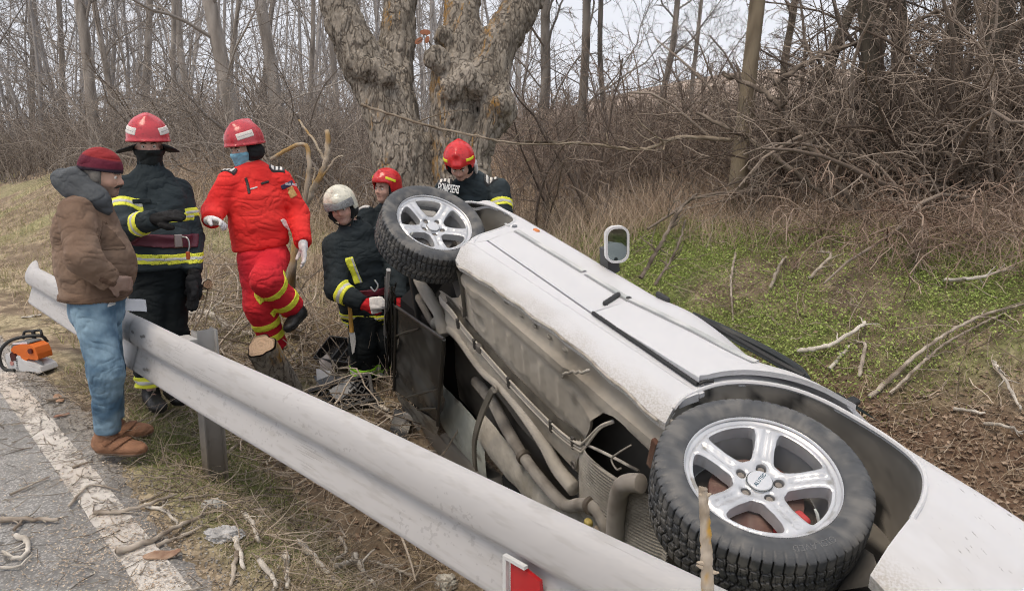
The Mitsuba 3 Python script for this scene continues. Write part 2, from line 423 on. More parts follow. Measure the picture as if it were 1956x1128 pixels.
# worn white edge line
sl = np.concatenate([np.arange(-1.5, 14, 0.05), np.linspace(14.1, 200, 80)])
nw = 9
lq = np.where(sl < 14, line_q(sl), line_q(14))
LQ = lq[:, None] + np.linspace(-0.012, 0.145, nw)[None] + 0.006 * (meshkit.noise(np.stack([sl[:, None] * 12 + np.zeros(nw), np.arange(nw)[None] * 9.0 + 0 * sl[:, None], 0 * sl[:, None] + np.zeros(nw)], -1), 7) - 0.5)
LX, LY = xy(LQ, sl[:, None] * np.ones((1, nw)))
def line_col(p, n, uv):
    q = p.x * 0.726 + p.y * 0.688
    s = -p.x * 0.688 + p.y * 0.726
    d1, d2, w = voronoi(p.x * 80.0, p.y * 80.0)
    a = fbm(p.x * 12.0, p.y * 12.0, 0.0, 3)
    b = fbm(p.x * 2.0, p.y * 2.0, 5.0, 3)
    keep = smoothstep(0.34, 0.60, a * 0.55 + w * 0.35 + 0.12 - 0.24 * smoothstep(3.0, 1.4, s)) * 0.92
    paint = mix((0.50, 0.475, 0.44), (0.66, 0.635, 0.60), a)
    dirt = mix((0.19, 0.185, 0.18), (0.34, 0.30, 0.26), b)
    return mix(dirt, mix(paint, (0.44, 0.36, 0.29), smoothstep(0.45, 0.75, b) * 0.55), keep)
scene['line_paint'] = {'type': 'bumpmap', 'bump': proc(lambda p, n, uv: voronoi(p.x * 80.0, p.y * 80.0)[0] * -0.002, 0.002), 'bsdf': {'type': 'twosided', 'bsdf': {'type': 'principled', 'base_color': proc(line_col), 'roughness': 0.8}}}
LZ = 0.0045 + 0.004 * (meshkit.fbm(np.stack([LX * 2, LY * 2, 0 * LX], -1), 2, 1) - 0.5)
put('road__edge_line', gridmesh(np.stack([LX, LY, LZ], -1)), 'line_paint', smooth=True)
labels['road__edge_line'] = {'label': 'worn white edge line'}
used.add('road__edge_line')

# ================================================================== the overturned car, built in its own axes: x forward, y left, z up, origin on the rear axle
CO = V(0.78803, 2.24146, -0.03931)
CM = np.array([[-0.44384, -0.08841, 0.89174], [0.87569, -0.25402, 0.41066], [0.19022, 0.96315, 0.19016]])
def cw(m): return np.asarray(m[0]) @ CM.T + CO, m[1]
def cwp(p): return np.asarray(p) @ CM.T + CO
def tocar(v): return (v - CO) @ CM
scene['car_paint'] = {'type': 'twosided', 'bsdf': {'type': 'principled', 'base_color': None, 'roughness': 0.34, 'specular': 0.5, 'clearcoat': 0.5, 'clearcoat_gloss': 0.9}}
def paint_col(p, n, uv):
    d = [p.x - float(CO[0]), p.y - float(CO[1]), p.z - float(CO[2])]
    c = [d[0] * float(CM[0, k]) + d[1] * float(CM[1, k]) + d[2] * float(CM[2, k]) for k in range(3)]
    g = fbm(c[0] * 7.0, c[1] * 7.0, c[2] * 16.0, 4)
    fine = fbm(c[0] * 210.0, c[1] * 210.0, c[2] * 210.0, 2)
    film = fbm(c[0] * 2.2, c[1] * 2.2, c[2] * 5.0, 4)
    white = mix((0.50, 0.507, 0.528), (0.575, 0.582, 0.602), film)
    low = smoothstep(0.07, -0.085, c[2] + 0.10 * (g - 0.5))
    rear = smoothstep(-0.1, -0.5, c[0]) * smoothstep(0.15, 0.75, g) * smoothstep(0.5, 0.0, c[2]) * 0.35
    grit = dr.clip(low * (0.35 + 0.8 * smoothstep(0.30, 0.72, fine)) + rear + 0.12 * smoothstep(0.55, 0.8, film), 0, 1)
    sc = fbm(c[0] * 26.0 + c[2] * 30.0, c[2] * 190.0 - c[0] * 60.0, c[1] * 5.0, 2)
    scratch = smoothstep(0.74, 0.83, sc) * smoothstep(0.0, -0.35, c[0]) * smoothstep(0.45, 0.6, g)
    return mix(mix(white, (0.33, 0.30, 0.255), grit * 0.75), (0.16, 0.155, 0.15), scratch * 0.7)
scene['car_paint']['bsdf']['base_color'] = proc(paint_col)
scene['car_glass'] = {'type': 'twosided', 'bsdf': {'type': 'principled', 'base_color': rgb(0.012, 0.022, 0.024), 'roughness': 0.06, 'specular': 0.7}}
scene['mirror_glass'] = {'type': 'twosided', 'bsdf': {'type': 'conductor', 'material': 'Al', 'specular_reflectance': rgb(0.22, 0.26, 0.26)}}

car = thing('overturned_car', 'white car lying on its side in the ditch, dirty underside and two wheels exposed', 'car')
ZS = np.array([-.14, -.085, -.055, -.015, .03, .10, .20, .31, .38, .43, .465, .49, .515, .54, .60])
YS = np.array([.785, .80, .818, .838, .852, .860, .8625, .862, .855, .843, .825, .803, .77, .73, .66])
zz = np.linspace(-.16, .62, 200)
YT = np.convolve(np.pad(np.interp(zz, ZS, YS), 6, mode='edge'), np.ones(13) / 13, 'valid')
def y_side(x, z):
    y = np.interp(z, zz, YT)
    y = y - 0.10 * np.clip((x - 2.35) / 0.9, 0, 1.2) ** 2 - 0.10 * np.clip((-0.25 - x) / 0.7, 0, 1.2) ** 2
    y = y - 0.050 * np.exp(-((x - 0.54) / 0.15) ** 2 - ((z - 0.47) / 0.085) ** 2) + 0.014 * np.exp(-((x - 0.93) / 0.14) ** 2 - ((z - 0.47) / 0.06) ** 2)
    y = y - 0.010 * np.exp(-((z - 0.36) / 0.05) ** 2) * sstep(-0.2, -0.4, x)          # swage behind the arch
    return y + 0.0025 * (meshkit.fbm(np.stack([x * 4, z * 4, 0 * x], -1), 2, 31) - 0.5)
def lift(dy=0.0, door=None):
    def f(x, z):
        o = dy if door is None else dy + door[0] * np.clip((door[1] - x) / 0.7, 0, 1.3)
        return np.stack([x, y_side(x, z) + o, z], -1)
    return f
ARCH_R = smooth_path([(.36, -.085), (.418, .02), (.432, .10), (.421, .201), (.374, .292), (.283, .383), (.163, .437), (.012, .448), (-.11, .430), (-.195, .395), (-.254, .345), (-.303, .270), (-.335, .190)], 60)
ARCH_F = smooth_path([(2.13, -.07), (2.20, .03), (2.235, .12), (2.25, .24), (2.29, .335), (2.36, .39), (2.50, .412), (2.65, .406), (2.757, .385), (2.874, .345), (2.92, .25), (2.93, .15)], 50)
def off_arch(a, d, c):
    a = np.asarray(a); u = unit(a - np.asarray(c))
    return a + u * d
door_gap = 0.006
sill_top = lambda x: np.interp(x, [.40, 1.15, 2.15], [.112, .086, .047])
sill_bot = lambda x: np.interp(x, [.40, 1.0, 1.8, 2.05], [-.052, -.036, -.062, -.083]) + .003 * np.sin(np.asarray(x) * 23)
door_bot = lambda x: np.interp(x, [.40, 1.12, 2.15], [.138, .128, .122])
xsill = np.linspace(.415, 2.18, 30)
def pan(name, pts, l=None, step=0.028, sk=0.018, label=None, mat='car_paint', smooth=25):
    m = sheet(sg.Polygon(pts).buffer(0), l or lift(), step, sk, (0, -1, 0))
    return part(car, name, cw(m), mat, smooth=smooth, label=label)
# sill skirt with its rolled lower lip
s_out = [(x, sill_top(x) - .002) for x in xsill] + [(2.19, -.01), (2.12, -.075)] + [(x, sill_bot(x)) for x in np.linspace(2.05, .42, 40)] + [(.385, -.05), (.425, .03)]
pan('sill', s_out, sk=0.03, label='gritty sill below the doors')
pan('sill_strip', [(x, sill_top(x) + .003) for x in xsill] + [(x, door_bot(x) - .004) for x in xsill[::-1]], lift(-.004))
pan('front_door', [(x, door_bot(x) + .003) for x in np.linspace(1.125, 2.13, 12)] + [(2.150, .20), (2.168, .297), (2.185, .36), (2.20, .50), (2.20, .56), (1.118, .56), (1.118, .33)])
dedge = [tuple(p) for p in off_arch(ARCH_R[10:33], 0.022, (.03, .03)) if p[1] > .15]
rear_door = [(1.112, door_bot(1.1) + .003), (1.112, .33), (1.108, .56), (.10, .58), (.13, .53), (.15, .50)] + dedge[::-1] + [(.462, .150), (.452, door_bot(.46) + .003)]
pan('rear_door', rear_door, lift(0.004, (0.030, 1.11)), sk=0.02, label='dented rear door standing ajar')
# black rubber along the ajar door's bottom and its rear corner
xs = np.linspace(.455, 1.11, 24)
part(car, 'door_seal', cw(tube(np.stack([xs, y_side(xs, door_bot(xs) - .0) + .005, door_bot(xs) - .001], -1), .0085, 6)), 'satin', (.012, .013, .014))
part(car, 'door_seal', cw(tube(smooth_path([(.452, .868, .14), (.448, .872, .165), (.437, .868, .19)], 8), .006, 6)), 'satin', (.012, .013, .014))
part(car, 'door_edge', cw(rbox((.05, .05, .05), .012)[0:1] + (rbox((.05, .05, .05), .012)[1],)) if False else cw(xf(rbox((.038, .022, .04), .009), None, (.150, .818, .528))), 'satin', (.015, .016, .017), label='black rubber end of the rear door')
# quarter panel behind the rear door, with the arch cut out, and the bumper below its seam
outer = off_arch(ARCH_R[5:], 0.0, (.03, .03))
qp = [tuple(p) for p in outer[:-1]] + [(-.335, .192), (-.42, .166), (-.574, .126), (-.75, .10), (-.93, .09), (-.95, .30), (-.93, .56), (-.60, .58), (.50, .58), (.50, .16), (.44, .12)]
pan('quarter_panel', qp, lift(-.006), sk=0.012)
bp = [(-.336, .186), (-.42, .160), (-.574, .120), (-.75, .094), (-.94, .084), (-.96, -.03), (-.80, -.075), (-.60, -.06), (-.402, -.035), (-.372, .06)]
pan('rear_bumper', bp, lambda x, z: np.stack([x, y_side(x, np.maximum(z, .0)) + .012 - .25 * np.clip(-.01 - z, 0, 1), z], -1), sk=0.04, label='scuffed white rear bumper')
# rolled arch lips
for nm, A, y0 in (('arch_lip', ARCH_R[4:], -.002), ('arch_lip', ARCH_F[6:], -.004)):
    c = np.stack([A[:, 0], y_side(A[:, 0], A[:, 1]) + y0, A[:, 1]], -1)
    part(car, nm, cw(tube(c, .0075, 6)), 'car_paint', label='white rolled wheel arch lip' if nm == 'arch_lip' and A is ARCH_R else None)
# front fender
fen = [tuple(p) for p in ARCH_F] + [(2.98, .16), (3.05, .30), (3.00, .42), (2.80, .50), (2.55, .55), (2.206, .56), (2.206, .50), (2.19, .355), (2.174, .297), (2.156, .20), (2.14, .13), (2.165, .06)]
def fl(x, z):
    q = lift(-.002)(x, z)
    q[:, 1] += 0.03 * np.exp(-((x - 2.88) / .12) ** 2) * np.sin(z * 30) - 0.02 * sstep(2.7, 3.0, x)
    return q
pan('front_fender', fen, fl, label='crumpled front fender')
pan('sill_end', [(2.14, .045), (2.196, .03), (2.225, .11), (2.165, .055)], lift(.002))
# rub strip, handles, small marks
xs = np.linspace(.43, 2.155, 60); zst = np.interp(xs, [.43, 1.1, 2.17], [.372, .318, .303])
def strip(x, z, w, t, bulge=0.0):
    o = np.where(x < 1.11, 0.030 * np.clip((1.11 - x) / .7, 0, 1.3) + .004, 0.0)
    y = y_side(x, z) + o
    return gridmesh(np.stack([np.stack([x, y + dy, z + dz], -1) for dz, dy in ((-w, -.002), (-w, t), (-w * .3, t * 1.25), (w * .3, t * 1.25), (w, t), (w, -.002))], 1))
for a, b in ((0, 36), (36, 60)):
    part(car, 'rub_strip', cw(strip(xs[a:b], zst[a:b], .011, .007)), 'satin', lambda v: jitter(v, (.36, .38, .385), (.52, .53, .53), 9, 3), smooth=40)
    part(car, 'rub_strip_edge', cw(strip(xs[a:b], zst[a:b] - .0165, .0028, .004)), 'satin', (.26, .27, .28), smooth=40)
part(car, 'door_handle', cw(xf(rbox((.020, .026, .115), .009), rotm := np.array([[.93, 0, .36], [0, 1, 0], [-.36, 0, .93]]), (1.165, .868, .255))), 'satin', (.028, .029, .031))
part(car, 'door_handle', cw(xf(rbox((.085, .03, .018), .008), None, (1.075, .853, .452))), 'satin', (.028, .029, .031))
part(car, 'lock_cap', cw(xf(rbox((.022, .012, .02), .005), None, (1.13, .868, .318))), 'satin', (.03, .031, .033))
part(car, 'badge', cw(xf(tm(trimesh.creation.cylinder(.014, .006, sections=20)), frame(V(0, 1, 0)), (2.225, y_side(np.array([2.225]), np.array([.325]))[0] + .003, .325))), 'satin', (.16, .17, .19))
part(car, 'side_repeater', cw(xf(rbox((.045, .012, .022), .005), None, (2.115, y_side(np.array([2.115]), np.array([.40]))[0] + .003, .40))), 'gloss', (.55, .17, .04), label='orange side repeater lamp')
part(car, 'badge_bar', cw(xf(rbox((.05, .008, .012), .003), None, (2.27, y_side(np.array([2.25]), np.array([.31]))[0] + .001, .302))), 'satin', (.45, .46, .46))
# mirror: standing out of the door, glass facing the car's rear
mc = V(1.512, 0.955, 0.495)
mr = np.stack([V(.94, -.16, .28), V(-.1, 1, 0.05), V(-.12, -.05, 1)], 1)
mr, _ = np.linalg.qr(mr); mr = mr * np.sign(np.diag(mr))
def rrect(w, h, r): return sg.box(-w / 2 + r, -h / 2 + r, w / 2 - r, h / 2 - r).buffer(r, quad_segs=8)
mo = rrect(.172, .112, .045)
shell = mani(manifold3d.Manifold.batch_hull([manifold3d.Manifold.sphere(.018, 16).translate([x, y, z]) for x, yy, zz2 in ((-.035, .078, .048), (.055, .05, .03)) for y in (-yy + .018, yy - .018) for z in (-zz2 + .018, zz2 - .018)]))
mh = part(car, 'mirror', cw(xf(shell, mr, mc)), 'gloss', (.56, .555, .56), label='white door mirror standing up from the front door')
ring = sheet(mo.difference(rrect(.150, .092, .036)), lambda u, w: np.stack([0 * u - .068, u, w], -1), .02, .03, (1, 0, 0))
part(mh, 'rim', cw(xf(ring, mr, mc)), 'gloss', (.56, .555, .56))
mg = sheet(rrect(.154, .096, .037), lambda u, w: np.stack([0 * u - .061, u, w], -1), .03)
part(mh, 'mirror_glass', cw(xf(mg, mr, mc)), 'mirror_glass')
part(mh, 'mirror_foot', cw(hullpts([*[tuple(mc + V(a, b, c)) for a in (.0, .07) for b, c in ((-.16, -.035), (-.16, .03), (-.04, -.035), (-.04, .03))]])), 'satin', (.05, .052, .055), smooth=40)

# greenhouse: dark rear-door glass, pillars, crushed roof
def gh(x, z): # side-glass surface
    lean = np.interp(x, [0.2, .9, 2.2], [.42, .60, .95])
    return .80 - (z - .50) * lean
def glass_pan(name, pts, mat='car_glass', dy=0.0, label=None):
    m = sheet(sg.Polygon(pts), lambda x, z: np.stack([x, gh(x, z) + dy, z], -1), .05)
    part(car, name, cw(m), mat, label=label)
glass_pan('rear_door_glass', [(.36, .52), (.92, .48), (.84, .59), (.64, .63), (.46, .60)], label='dark rear side window')
glass_pan('quarter_glass', [(.06, .56), (.32, .53), (.28, .615)])
fr = [(.93, .49), (.84, .585), (.64, .625), (.46, .60), (.35, .53)]
part(car, 'window_frame', cw(tube([(x, gh(x, z) + .012, z) for x, z in smooth_path(fr, 30)], .016, 8)), 'satin', (.02, .024, .026))
part(car, 'window_seal', cw(tube([(x, gh(np.array([x]), np.array([z]))[0] + .02, z) for x, z in ((.93, .50), (.7, .505), (.48, .515), (.36, .53))], .010, 6)), 'satin', (.012, .013, .014))
roof_z = lambda x: np.interp(x, [-.25, .1, .5, 1.2, 1.6], [.78, .84, .86, .85, .82])
rx, ry = np.meshgrid(np.linspace(-.1, 1.6, 20), np.linspace(-.58, .58, 14), indexing='ij')
part(car, 'roof', cw(gridmesh(np.stack([rx, ry * np.interp(rx, [0, .9, 1.6], [.80, .74, .66]), roof_z(rx) - .05 * (ry / .58) ** 4 - .05 * meshkit.fbm(np.stack([rx * 3, ry * 3, 0 * rx], -1), 2, 8)], -1))), 'car_paint', smooth=True)
for sgn in (1, -1):
    for a, b, r in (((2.15, .66, .54), (1.55, .38, .81), .03), ((1.08, .70, .50), (1.02, .42, .83), .03), ((.0, .62, .54), (-.08, .42, .78), .05)):
        part(car, 'pillar', cw(tube([(a[0], sgn * a[1], a[2]), (b[0], sgn * b[1], b[2])], r, 8)), 'car_paint')
ws = np.array([[[2.12, y * .70, .60], [1.58, y * .38, .81]] for y in np.linspace(-1, 1, 9)])
part(car, 'windscreen', cw(gridmesh(ws)), 'car_glass', smooth=True)
rw = np.array([[[-.42, y * .66, .60], [-.08, y * .44, .78]] for y in np.linspace(-1, 1, 9)])
part(car, 'rear_screen', cw(gridmesh(rw)), 'car_glass', smooth=True)
def deck(name, x0, x1, z0, z1, w):
    X, Y = np.meshgrid(np.linspace(x0, x1, 12), np.linspace(-1, 1, 15), indexing='ij')
    Zd = z0 + (z1 - z0) * (X - x0) / (x1 - x0) - .05 * Y ** 4
    part(car, name, cw(gridmesh(np.stack([X, Y * w, Zd], -1))), 'car_paint', smooth=True)
deck('bonnet', 2.1, 3.2, .62, .50, .72)
deck('boot_lid', -.95, -.40, .53, .57, .62)
# the far (right) side, pressed into the ditch
rs = sheet(sg.Polygon([(.44, -.1), (2.13, -.1), (2.25, .2), (2.5, .41), (2.8, .38), (2.95, .15), (3.05, .2), (3.0, .5), (2.2, .56), (-.93, .57), (-.95, .0), (-.40, -.03), (-.33, .2), (-.2, .4), (0, .45), (.28, .38), (.43, .15)]), lambda x, z: np.stack([x, -y_side(x, z), z], -1), .05)
part(car, 'right_side', cw(rs), 'car_paint', smooth=30)
tail = sheet(sg.Polygon([(-.74, -.04), (.74, -.04), (.74, .30), (.68, .56), (-.68, .56), (-.74, .30)]), lambda y, z: np.stack([-.955 + .03 * (y / .74) ** 2, y, z], -1), .06)
part(car, 'tail_panel', cw(tail), 'car_paint', smooth=30)
DUST, DUST2, GRIME = (.26, .235, .20), (.36, .335, .295), (.075, .07, .065)
def dustc(scale=5, seed=0, a=DUST, b=DUST2, g=GRIME, amt=.62):
    def f(v):
        v = tocar(v)
        c = jitter(v, a, b, scale, seed, 4)
        t = sstep(amt, amt + .12, meshkit.fbm(v * np.array([6.0, 9.0, 9.0]), 4, seed + 7))[:, None]
        s = 0.88 + 0.24 * meshkit.fbm(v * 60, 2, seed + 3)[:, None]
        return (c * (1 - t) + np.asarray(g) * t) * s
    return f
# inner body, hidden behind the panels
for nm, b, c in (('cabin_shell', (1.55, 1.50, .40), (1.265, 0, .30)), ('boot_shell', (1.30, .90, .44), (-.22, 0, .29)), ('engine_bay', (.55, .80, .34), (2.50, 0.0, .36))):
    part(car, nm, cw(xf(rbox(b, .03, 4), None, c)), 'matte', dustc(4, 19, (.085, .08, .073), (.15, .14, .125), (.04, .04, .038), .55) if nm != 'engine_bay' else (.016, .016, .017))

# ---------------- wheel wells
def well(A, ytop, ybot, shrink, c, seed, label=None):
    A = np.asarray(A); ys = np.linspace(0, 1, 16)
    P = np.stack([np.stack([A[:, 0] + (c[0] - A[:, 0]) * shrink * t ** 1.5, y_side(A[:, 0], A[:, 1]) * (1 - t) * 1.0 - .012 * (1 - t) + ybot * t, A[:, 1] + (c[1] - A[:, 1]) * shrink * t ** 1.5], -1) for t in ys], 1)
    n = meshkit.fbm(P * 5, 3, seed)
    P[:, 1:, 2] += (n[:, 1:] - .5) * .03
    return gridmesh(P)
wl = well(np.vstack([ARCH_R[3:], [(-.365, .08), (-.40, -.02)]]), 0, .50, .04, (.03, .1), 4)
part(car, 'wheel_well', cw(wl), 'matte', dustc(4, 2, (.17, .16, .145), (.30, .28, .25), (.03, .03, .03), .50), smooth=True, label='dusty inside of the rear wheel arch')
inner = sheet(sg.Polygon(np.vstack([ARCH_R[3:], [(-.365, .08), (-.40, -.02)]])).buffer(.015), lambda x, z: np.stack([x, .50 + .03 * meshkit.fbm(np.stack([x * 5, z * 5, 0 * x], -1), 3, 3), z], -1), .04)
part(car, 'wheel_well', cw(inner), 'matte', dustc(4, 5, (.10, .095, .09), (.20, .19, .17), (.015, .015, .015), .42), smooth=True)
wf = well(ARCH_F, 0, .45, .03, (2.58, .1), 14)
part(car, 'wheel_well', cw(wf), 'matte', dustc(4, 12, (.16, .15, .135), (.27, .255, .225), (.035, .033, .03), .5), smooth=True)
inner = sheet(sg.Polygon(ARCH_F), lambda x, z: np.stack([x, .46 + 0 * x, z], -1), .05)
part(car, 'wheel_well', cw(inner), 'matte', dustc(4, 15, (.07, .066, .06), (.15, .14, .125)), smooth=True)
# coil spring before a black blob put in for the shade of its opening
t = np.linspace(0, 1, 160)
sc = V(0.049, 0.560, 0.601)
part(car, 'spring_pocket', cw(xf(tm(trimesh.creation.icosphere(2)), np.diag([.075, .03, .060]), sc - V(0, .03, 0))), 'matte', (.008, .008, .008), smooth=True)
part(car, 'coil_spring', cw(tube(np.stack([sc[0] + .045 * np.cos(t * 2 * np.pi * 4.5), sc[1] + .045 * np.sin(t * 2 * np.pi * 4.5), sc[2] - .06 + .12 * t], -1), .009, 8)), 'satin', (.02, .02, .021))

# ---------------- wheels
def groove(th, y, n=66):
    """depth of the tread pattern at angle th, across-position y (-1..1): blocks with angled sipes and zigzag rings"""
    a = th / (2 * np.pi) * n
    d = np.zeros_like(a + y)
    def line(x, w): return 1 - sstep(w * .6, w, np.abs((x + .5) % 1 - .5))
    sh = np.abs(y) > .60
    lat = np.where(sh, line(a + .10 * np.sign(y) * (np.abs(y) - .6), .085), line(a + .5 + .9 * np.where(y > 0, y, -y * 1.0) + .12 * np.sin(y * 9), .09))
    zig = .035 * np.sign(np.sin(2 * np.pi * (a + .25)))
    ringg = np.maximum.reduce([1 - sstep(.018, .030, np.abs(y - r - zig)) for r in (-.60, -.22, .22, .60)])
    sipe = np.where(sh, line(a * 2 + .5, .035) * .55, line(a * 2 + 1.4 * y + .5, .05) * .5)
    return np.maximum.reduce([lat, ringg, sipe]) * (np.abs(y) < 1.04)
R_RIM, R_TYRE, W2 = .218, .308, .102
def tyre_mesh(n, npro):
    half = [(.2165, .085), (.220, .0945), (.228, .0995), (.245, .106), (.262, .1085), (.278, .107), (.290, .1025), (.299, .096)]
    tread = [(.3025 + .0055 * (1 - (y / .092) ** 2), y) for y in np.linspace(.092, -.092, npro)]
    prof = np.array(half + tread + [(r, -y) for r, y in half[::-1]])
    # denser sidewall
    a = np.linspace(0, 2 * np.pi, n, endpoint=False)
    isT = np.zeros(len(prof), bool); isT[len(half) - 1:len(half) + npro + 1] = True
    g = groove(a[:, None], (prof[:, 1] / .092)[None, :]) * isT[None]
    r = prof[None, :, 0] - .0085 * g
    lug = (np.abs(prof[:, 0] - .290) < .012)[None] * np.where(np.abs((a[:, None] / (2 * np.pi) * 66 + .5) % 1 - .5) < .1, -.003, 0.0)
    r = r + lug
    yy = prof[None, :, 1] * np.ones_like(r)
    P = np.stack([r * np.cos(a)[:, None], r * np.sin(a)[:, None], yy], -1)
    return gridmesh(P, closed_u=True), g
def tyre_col(seed, g, dust):
    gf = g.reshape(-1)
    def f(v):
        t = meshkit.fbm(v * 22, 4, seed)
        w = meshkit.fbm(v * np.array([70, 70, 70.0]), 2, seed + 2)
        base = np.array([.058, .062, .068])[None] * (0.75 + .5 * w)[:, None]
        d = (sstep(.40, .68, t) * dust)[:, None]
        c = base * (1 - d) + np.array([.155, .15, .142])[None] * d
        k = np.clip(gf, 0, 1)[:, None] * .8
        return c * (1 - k) + np.array([.012, .012, .012]) * k
    return f
def spoke_face(mesh_step):
    th = np.arange(5) * 2 * np.pi / 5
    parts = [sg.Point(0, 0).buffer(.078, quad_segs=24)]
    for a in th:
        c, s = math.cos(a), math.sin(a)
        w = [(.05, .042), (.08, .032), (.12, .0285), (.16, .031), (.186, .038), (.203, .050)]
        pts = [(r * c - h * s, r * s + h * c) for r, h in w] + [(r * c + h * s, r * s - h * c) for r, h in w[::-1]]
        parts.append(sg.Polygon(pts))
    face = shapely.union_all(parts).union(sg.Point(0, 0).buffer(.205, quad_segs=48).difference(sg.Point(0, 0).buffer(.192, quad_segs=48)))
    face = face.buffer(.012, quad_segs=6).buffer(-.014, quad_segs=6).buffer(.002, quad_segs=6)
    for a in th:
        face = face.difference(sg.Point(.056 * math.cos(a), .056 * math.sin(a)).buffer(.0150, quad_segs=10))
    def lf(u, w):
        r = np.hypot(u, w)
        bd = shapely.distance(face.boundary, shapely.points(u, w))
        a = np.arctan2(w, u)
        k = (a / (2 * np.pi / 5) + .5) % 1 - .5
        lat = np.abs(k * 2 * np.pi / 5 * r)
        h = .062 + .022 * sstep(.07, .19, r) - .004 * sstep(.185, .2, r)
        h = h - .006 * (1 - sstep(.0075, .0105, lat)) * sstep(.075, .095, r) * (1 - sstep(.186, .190, r))
        h = h - .010 * (1 - sstep(.045, .085, r))
        h = h - .005 * (1 - np.clip(bd / .0065, 0, 1)) ** 2
        return np.stack([u, w, h], -1)
    return sheet(face, lf, mesh_step, .045, (0, 0, -1))
def rim_ring():
    return lathe([(.150, -.085), (.196, -.08), (.199, .02), (.198, .062), (.203, .077), (.206, .0805), (.2155, .0835), (.2185, .0855), (.2205, .0905), (.2195, .0945), (.217, .093), (.214, .088)], 96)
ALLOY = lambda seed, dirt: (lambda v: jitter(v, (.52, .53, .55), (.64, .65, .67), 20, seed) * (1 - sstep(1 - dirt, 1.12 - dirt, meshkit.fbm(v * 14, 4, seed + 5)))[:, None] + np.array([.30, .29, .265]) * sstep(1 - dirt, 1.12 - dirt, meshkit.fbm(v * 14, 4, seed + 5))[:, None])
scene['alloy'] = pr(0.32, metallic=0.55, specular=0.6)
def text_on_arc(txt, h, radius, ang0, y, face=1):
    """raised lettering round a circle in the wheel plane; tops point outward, read clockwise from outside"""
    m = tm(meshkit.text_mesh(txt, h, .0016))
    a = ang0 - m[0][:, 0] / radius
    r = radius + m[0][:, 1] - h / 2
    yy = y + m[0][:, 2]
    return np.stack([r * np.cos(a), r * np.sin(a), yy], -1), m[1]
def wheel(centre, n, spoke_dir, seed, nth, npro, detail, lettering=None, parts=True, inward=0.0925):
    w = numbered(car + '__wheel')
    labels[w] = {'label': ['near rear wheel', 'far front wheel', 'rear wheel buried underneath', 'front wheel buried underneath'][seed]}
    z = unit(n); x = unit(np.asarray(spoke_dir) - z * (np.asarray(spoke_dir) @ z)); Rw = np.stack([x, np.cross(z, x), z], 1)
    pos = np.asarray(centre) - z * inward
    W = lambda m: xf(m, Rw, pos)
    tmz, g = tyre_mesh(nth, npro)
    tm_w = W(tmz)
    part(w, 'tyre', tm_w, 'satin', tyre_col(seed * 11 + 1, g, .75), smooth=True)
    if not parts: return w, W
    ring = rim_ring()
    part(w, 'rim', W(ring), 'alloy', ALLOY(seed + 3, .30), smooth=40)
    part(w, 'spokes', W(spoke_face(detail)), 'alloy', ALLOY(seed + 5, .36 if seed == 0 else .30), smooth=32)
    hc = lathe([(0, .0640), (.030, .0632), (.0345, .0620), (.0362, .058), (.0365, .045)], 40)
    k = part(w, 'hub_cap', W(hc), 'alloy', (.66, .67, .69), smooth=40)
    part(k, 'groove', W(lathe([(.0356, .0575), (.0372, .058), (.0385, .057), (.0372, .055)], 40)), 'satin', (.05, .06, .06))
    if lettering is not None:
        mt = tm(meshkit.text_mesh('ALUTEC', .0105, .0006, True))
        v = mt[0] - [(mt[0][:, 0].min() + mt[0][:, 0].max()) / 2, .004, 0]
        up = Rw.T @ (cwp((0, 0, 1)) - cwp((0, 0, 0)))
        d = Rw.T @ lettering; d[2] = 0; d = unit(d)
        R2 = np.stack([d, np.cross([0, 0, 1.0], d), [0, 0, 1.0]], 1)
        part(k, 'lettering', W((v @ R2.T + [0, 0, .0638], mt[1])), 'satin', (.05, .11, .15), smooth=False)
    part(w, 'brake_disc', W(lathe([(.0, .018), (.062, .018), (.066, .004), (.075, .0), (.135, -.002), (.137, -.012), (.06, -.02), (0, -.02)], 56)), 'satin', lambda v: jitter(v, (.10, .035, .028), (.18, .13, .11), 30, seed) if seed == 0 else jitter(v, (.09, .085, .08), (.2, .19, .18), 30, seed), smooth=40)
    part(w, 'hub', W(lathe([(0, .030), (.07, .030), (.075, .02), (.075, .0)], 40)), 'satin', (.10, .09, .085), smooth=40)
    part(w, 'backing_plate', W(lathe([(0, -.045), (.16, -.045), (.19, -.07)], 40)), 'matte', lambda v: jitter(v, (.04, .038, .036), (.12, .11, .10), 18, seed), smooth=True)
    ca = 4.0 if seed == 0 else 5.6
    cal = xf(rbox((.05, .10, .055), .012), np.array([[math.cos(ca), -math.sin(ca), 0], [math.sin(ca), math.cos(ca), 0], [0, 0, 1]]), (.137 * math.cos(ca), .137 * math.sin(ca), .008))
    part(w, 'brake_caliper', W(cal), 'satin', (.42, .045, .045) if seed == 0 else (.30, .29, .27), smooth=40, label='red brake caliper' if seed == 0 else None)
    for j in range(5):
        a = j * 2 * np.pi / 5
        part(w, 'wheel_bolt', W(xf(tm(trimesh.creation.cylinder(.0105, .02, sections=6)), None, (.056 * math.cos(a), .056 * math.sin(a), .034))), 'dull_metal', (.28, .25, .22), smooth=False)
    va = -2.05 if seed == 0 else 1.5
    part(w, 'valve', W(tube([(.188 * math.cos(va), .188 * math.sin(va), .05), (.175 * math.cos(va), .175 * math.sin(va), .078), (.166 * math.cos(va), .166 * math.sin(va), .088)], [.004, .0045, .0035], 8)), 'satin', (.50, .52, .48))
    return w, W
def rep_text(w, W, txt, ang):
    part(w, 'tyre_lettering', W(text_on_arc(txt, .018, .262, ang, .1068)), 'satin', (.115, .117, .12), smooth=False)
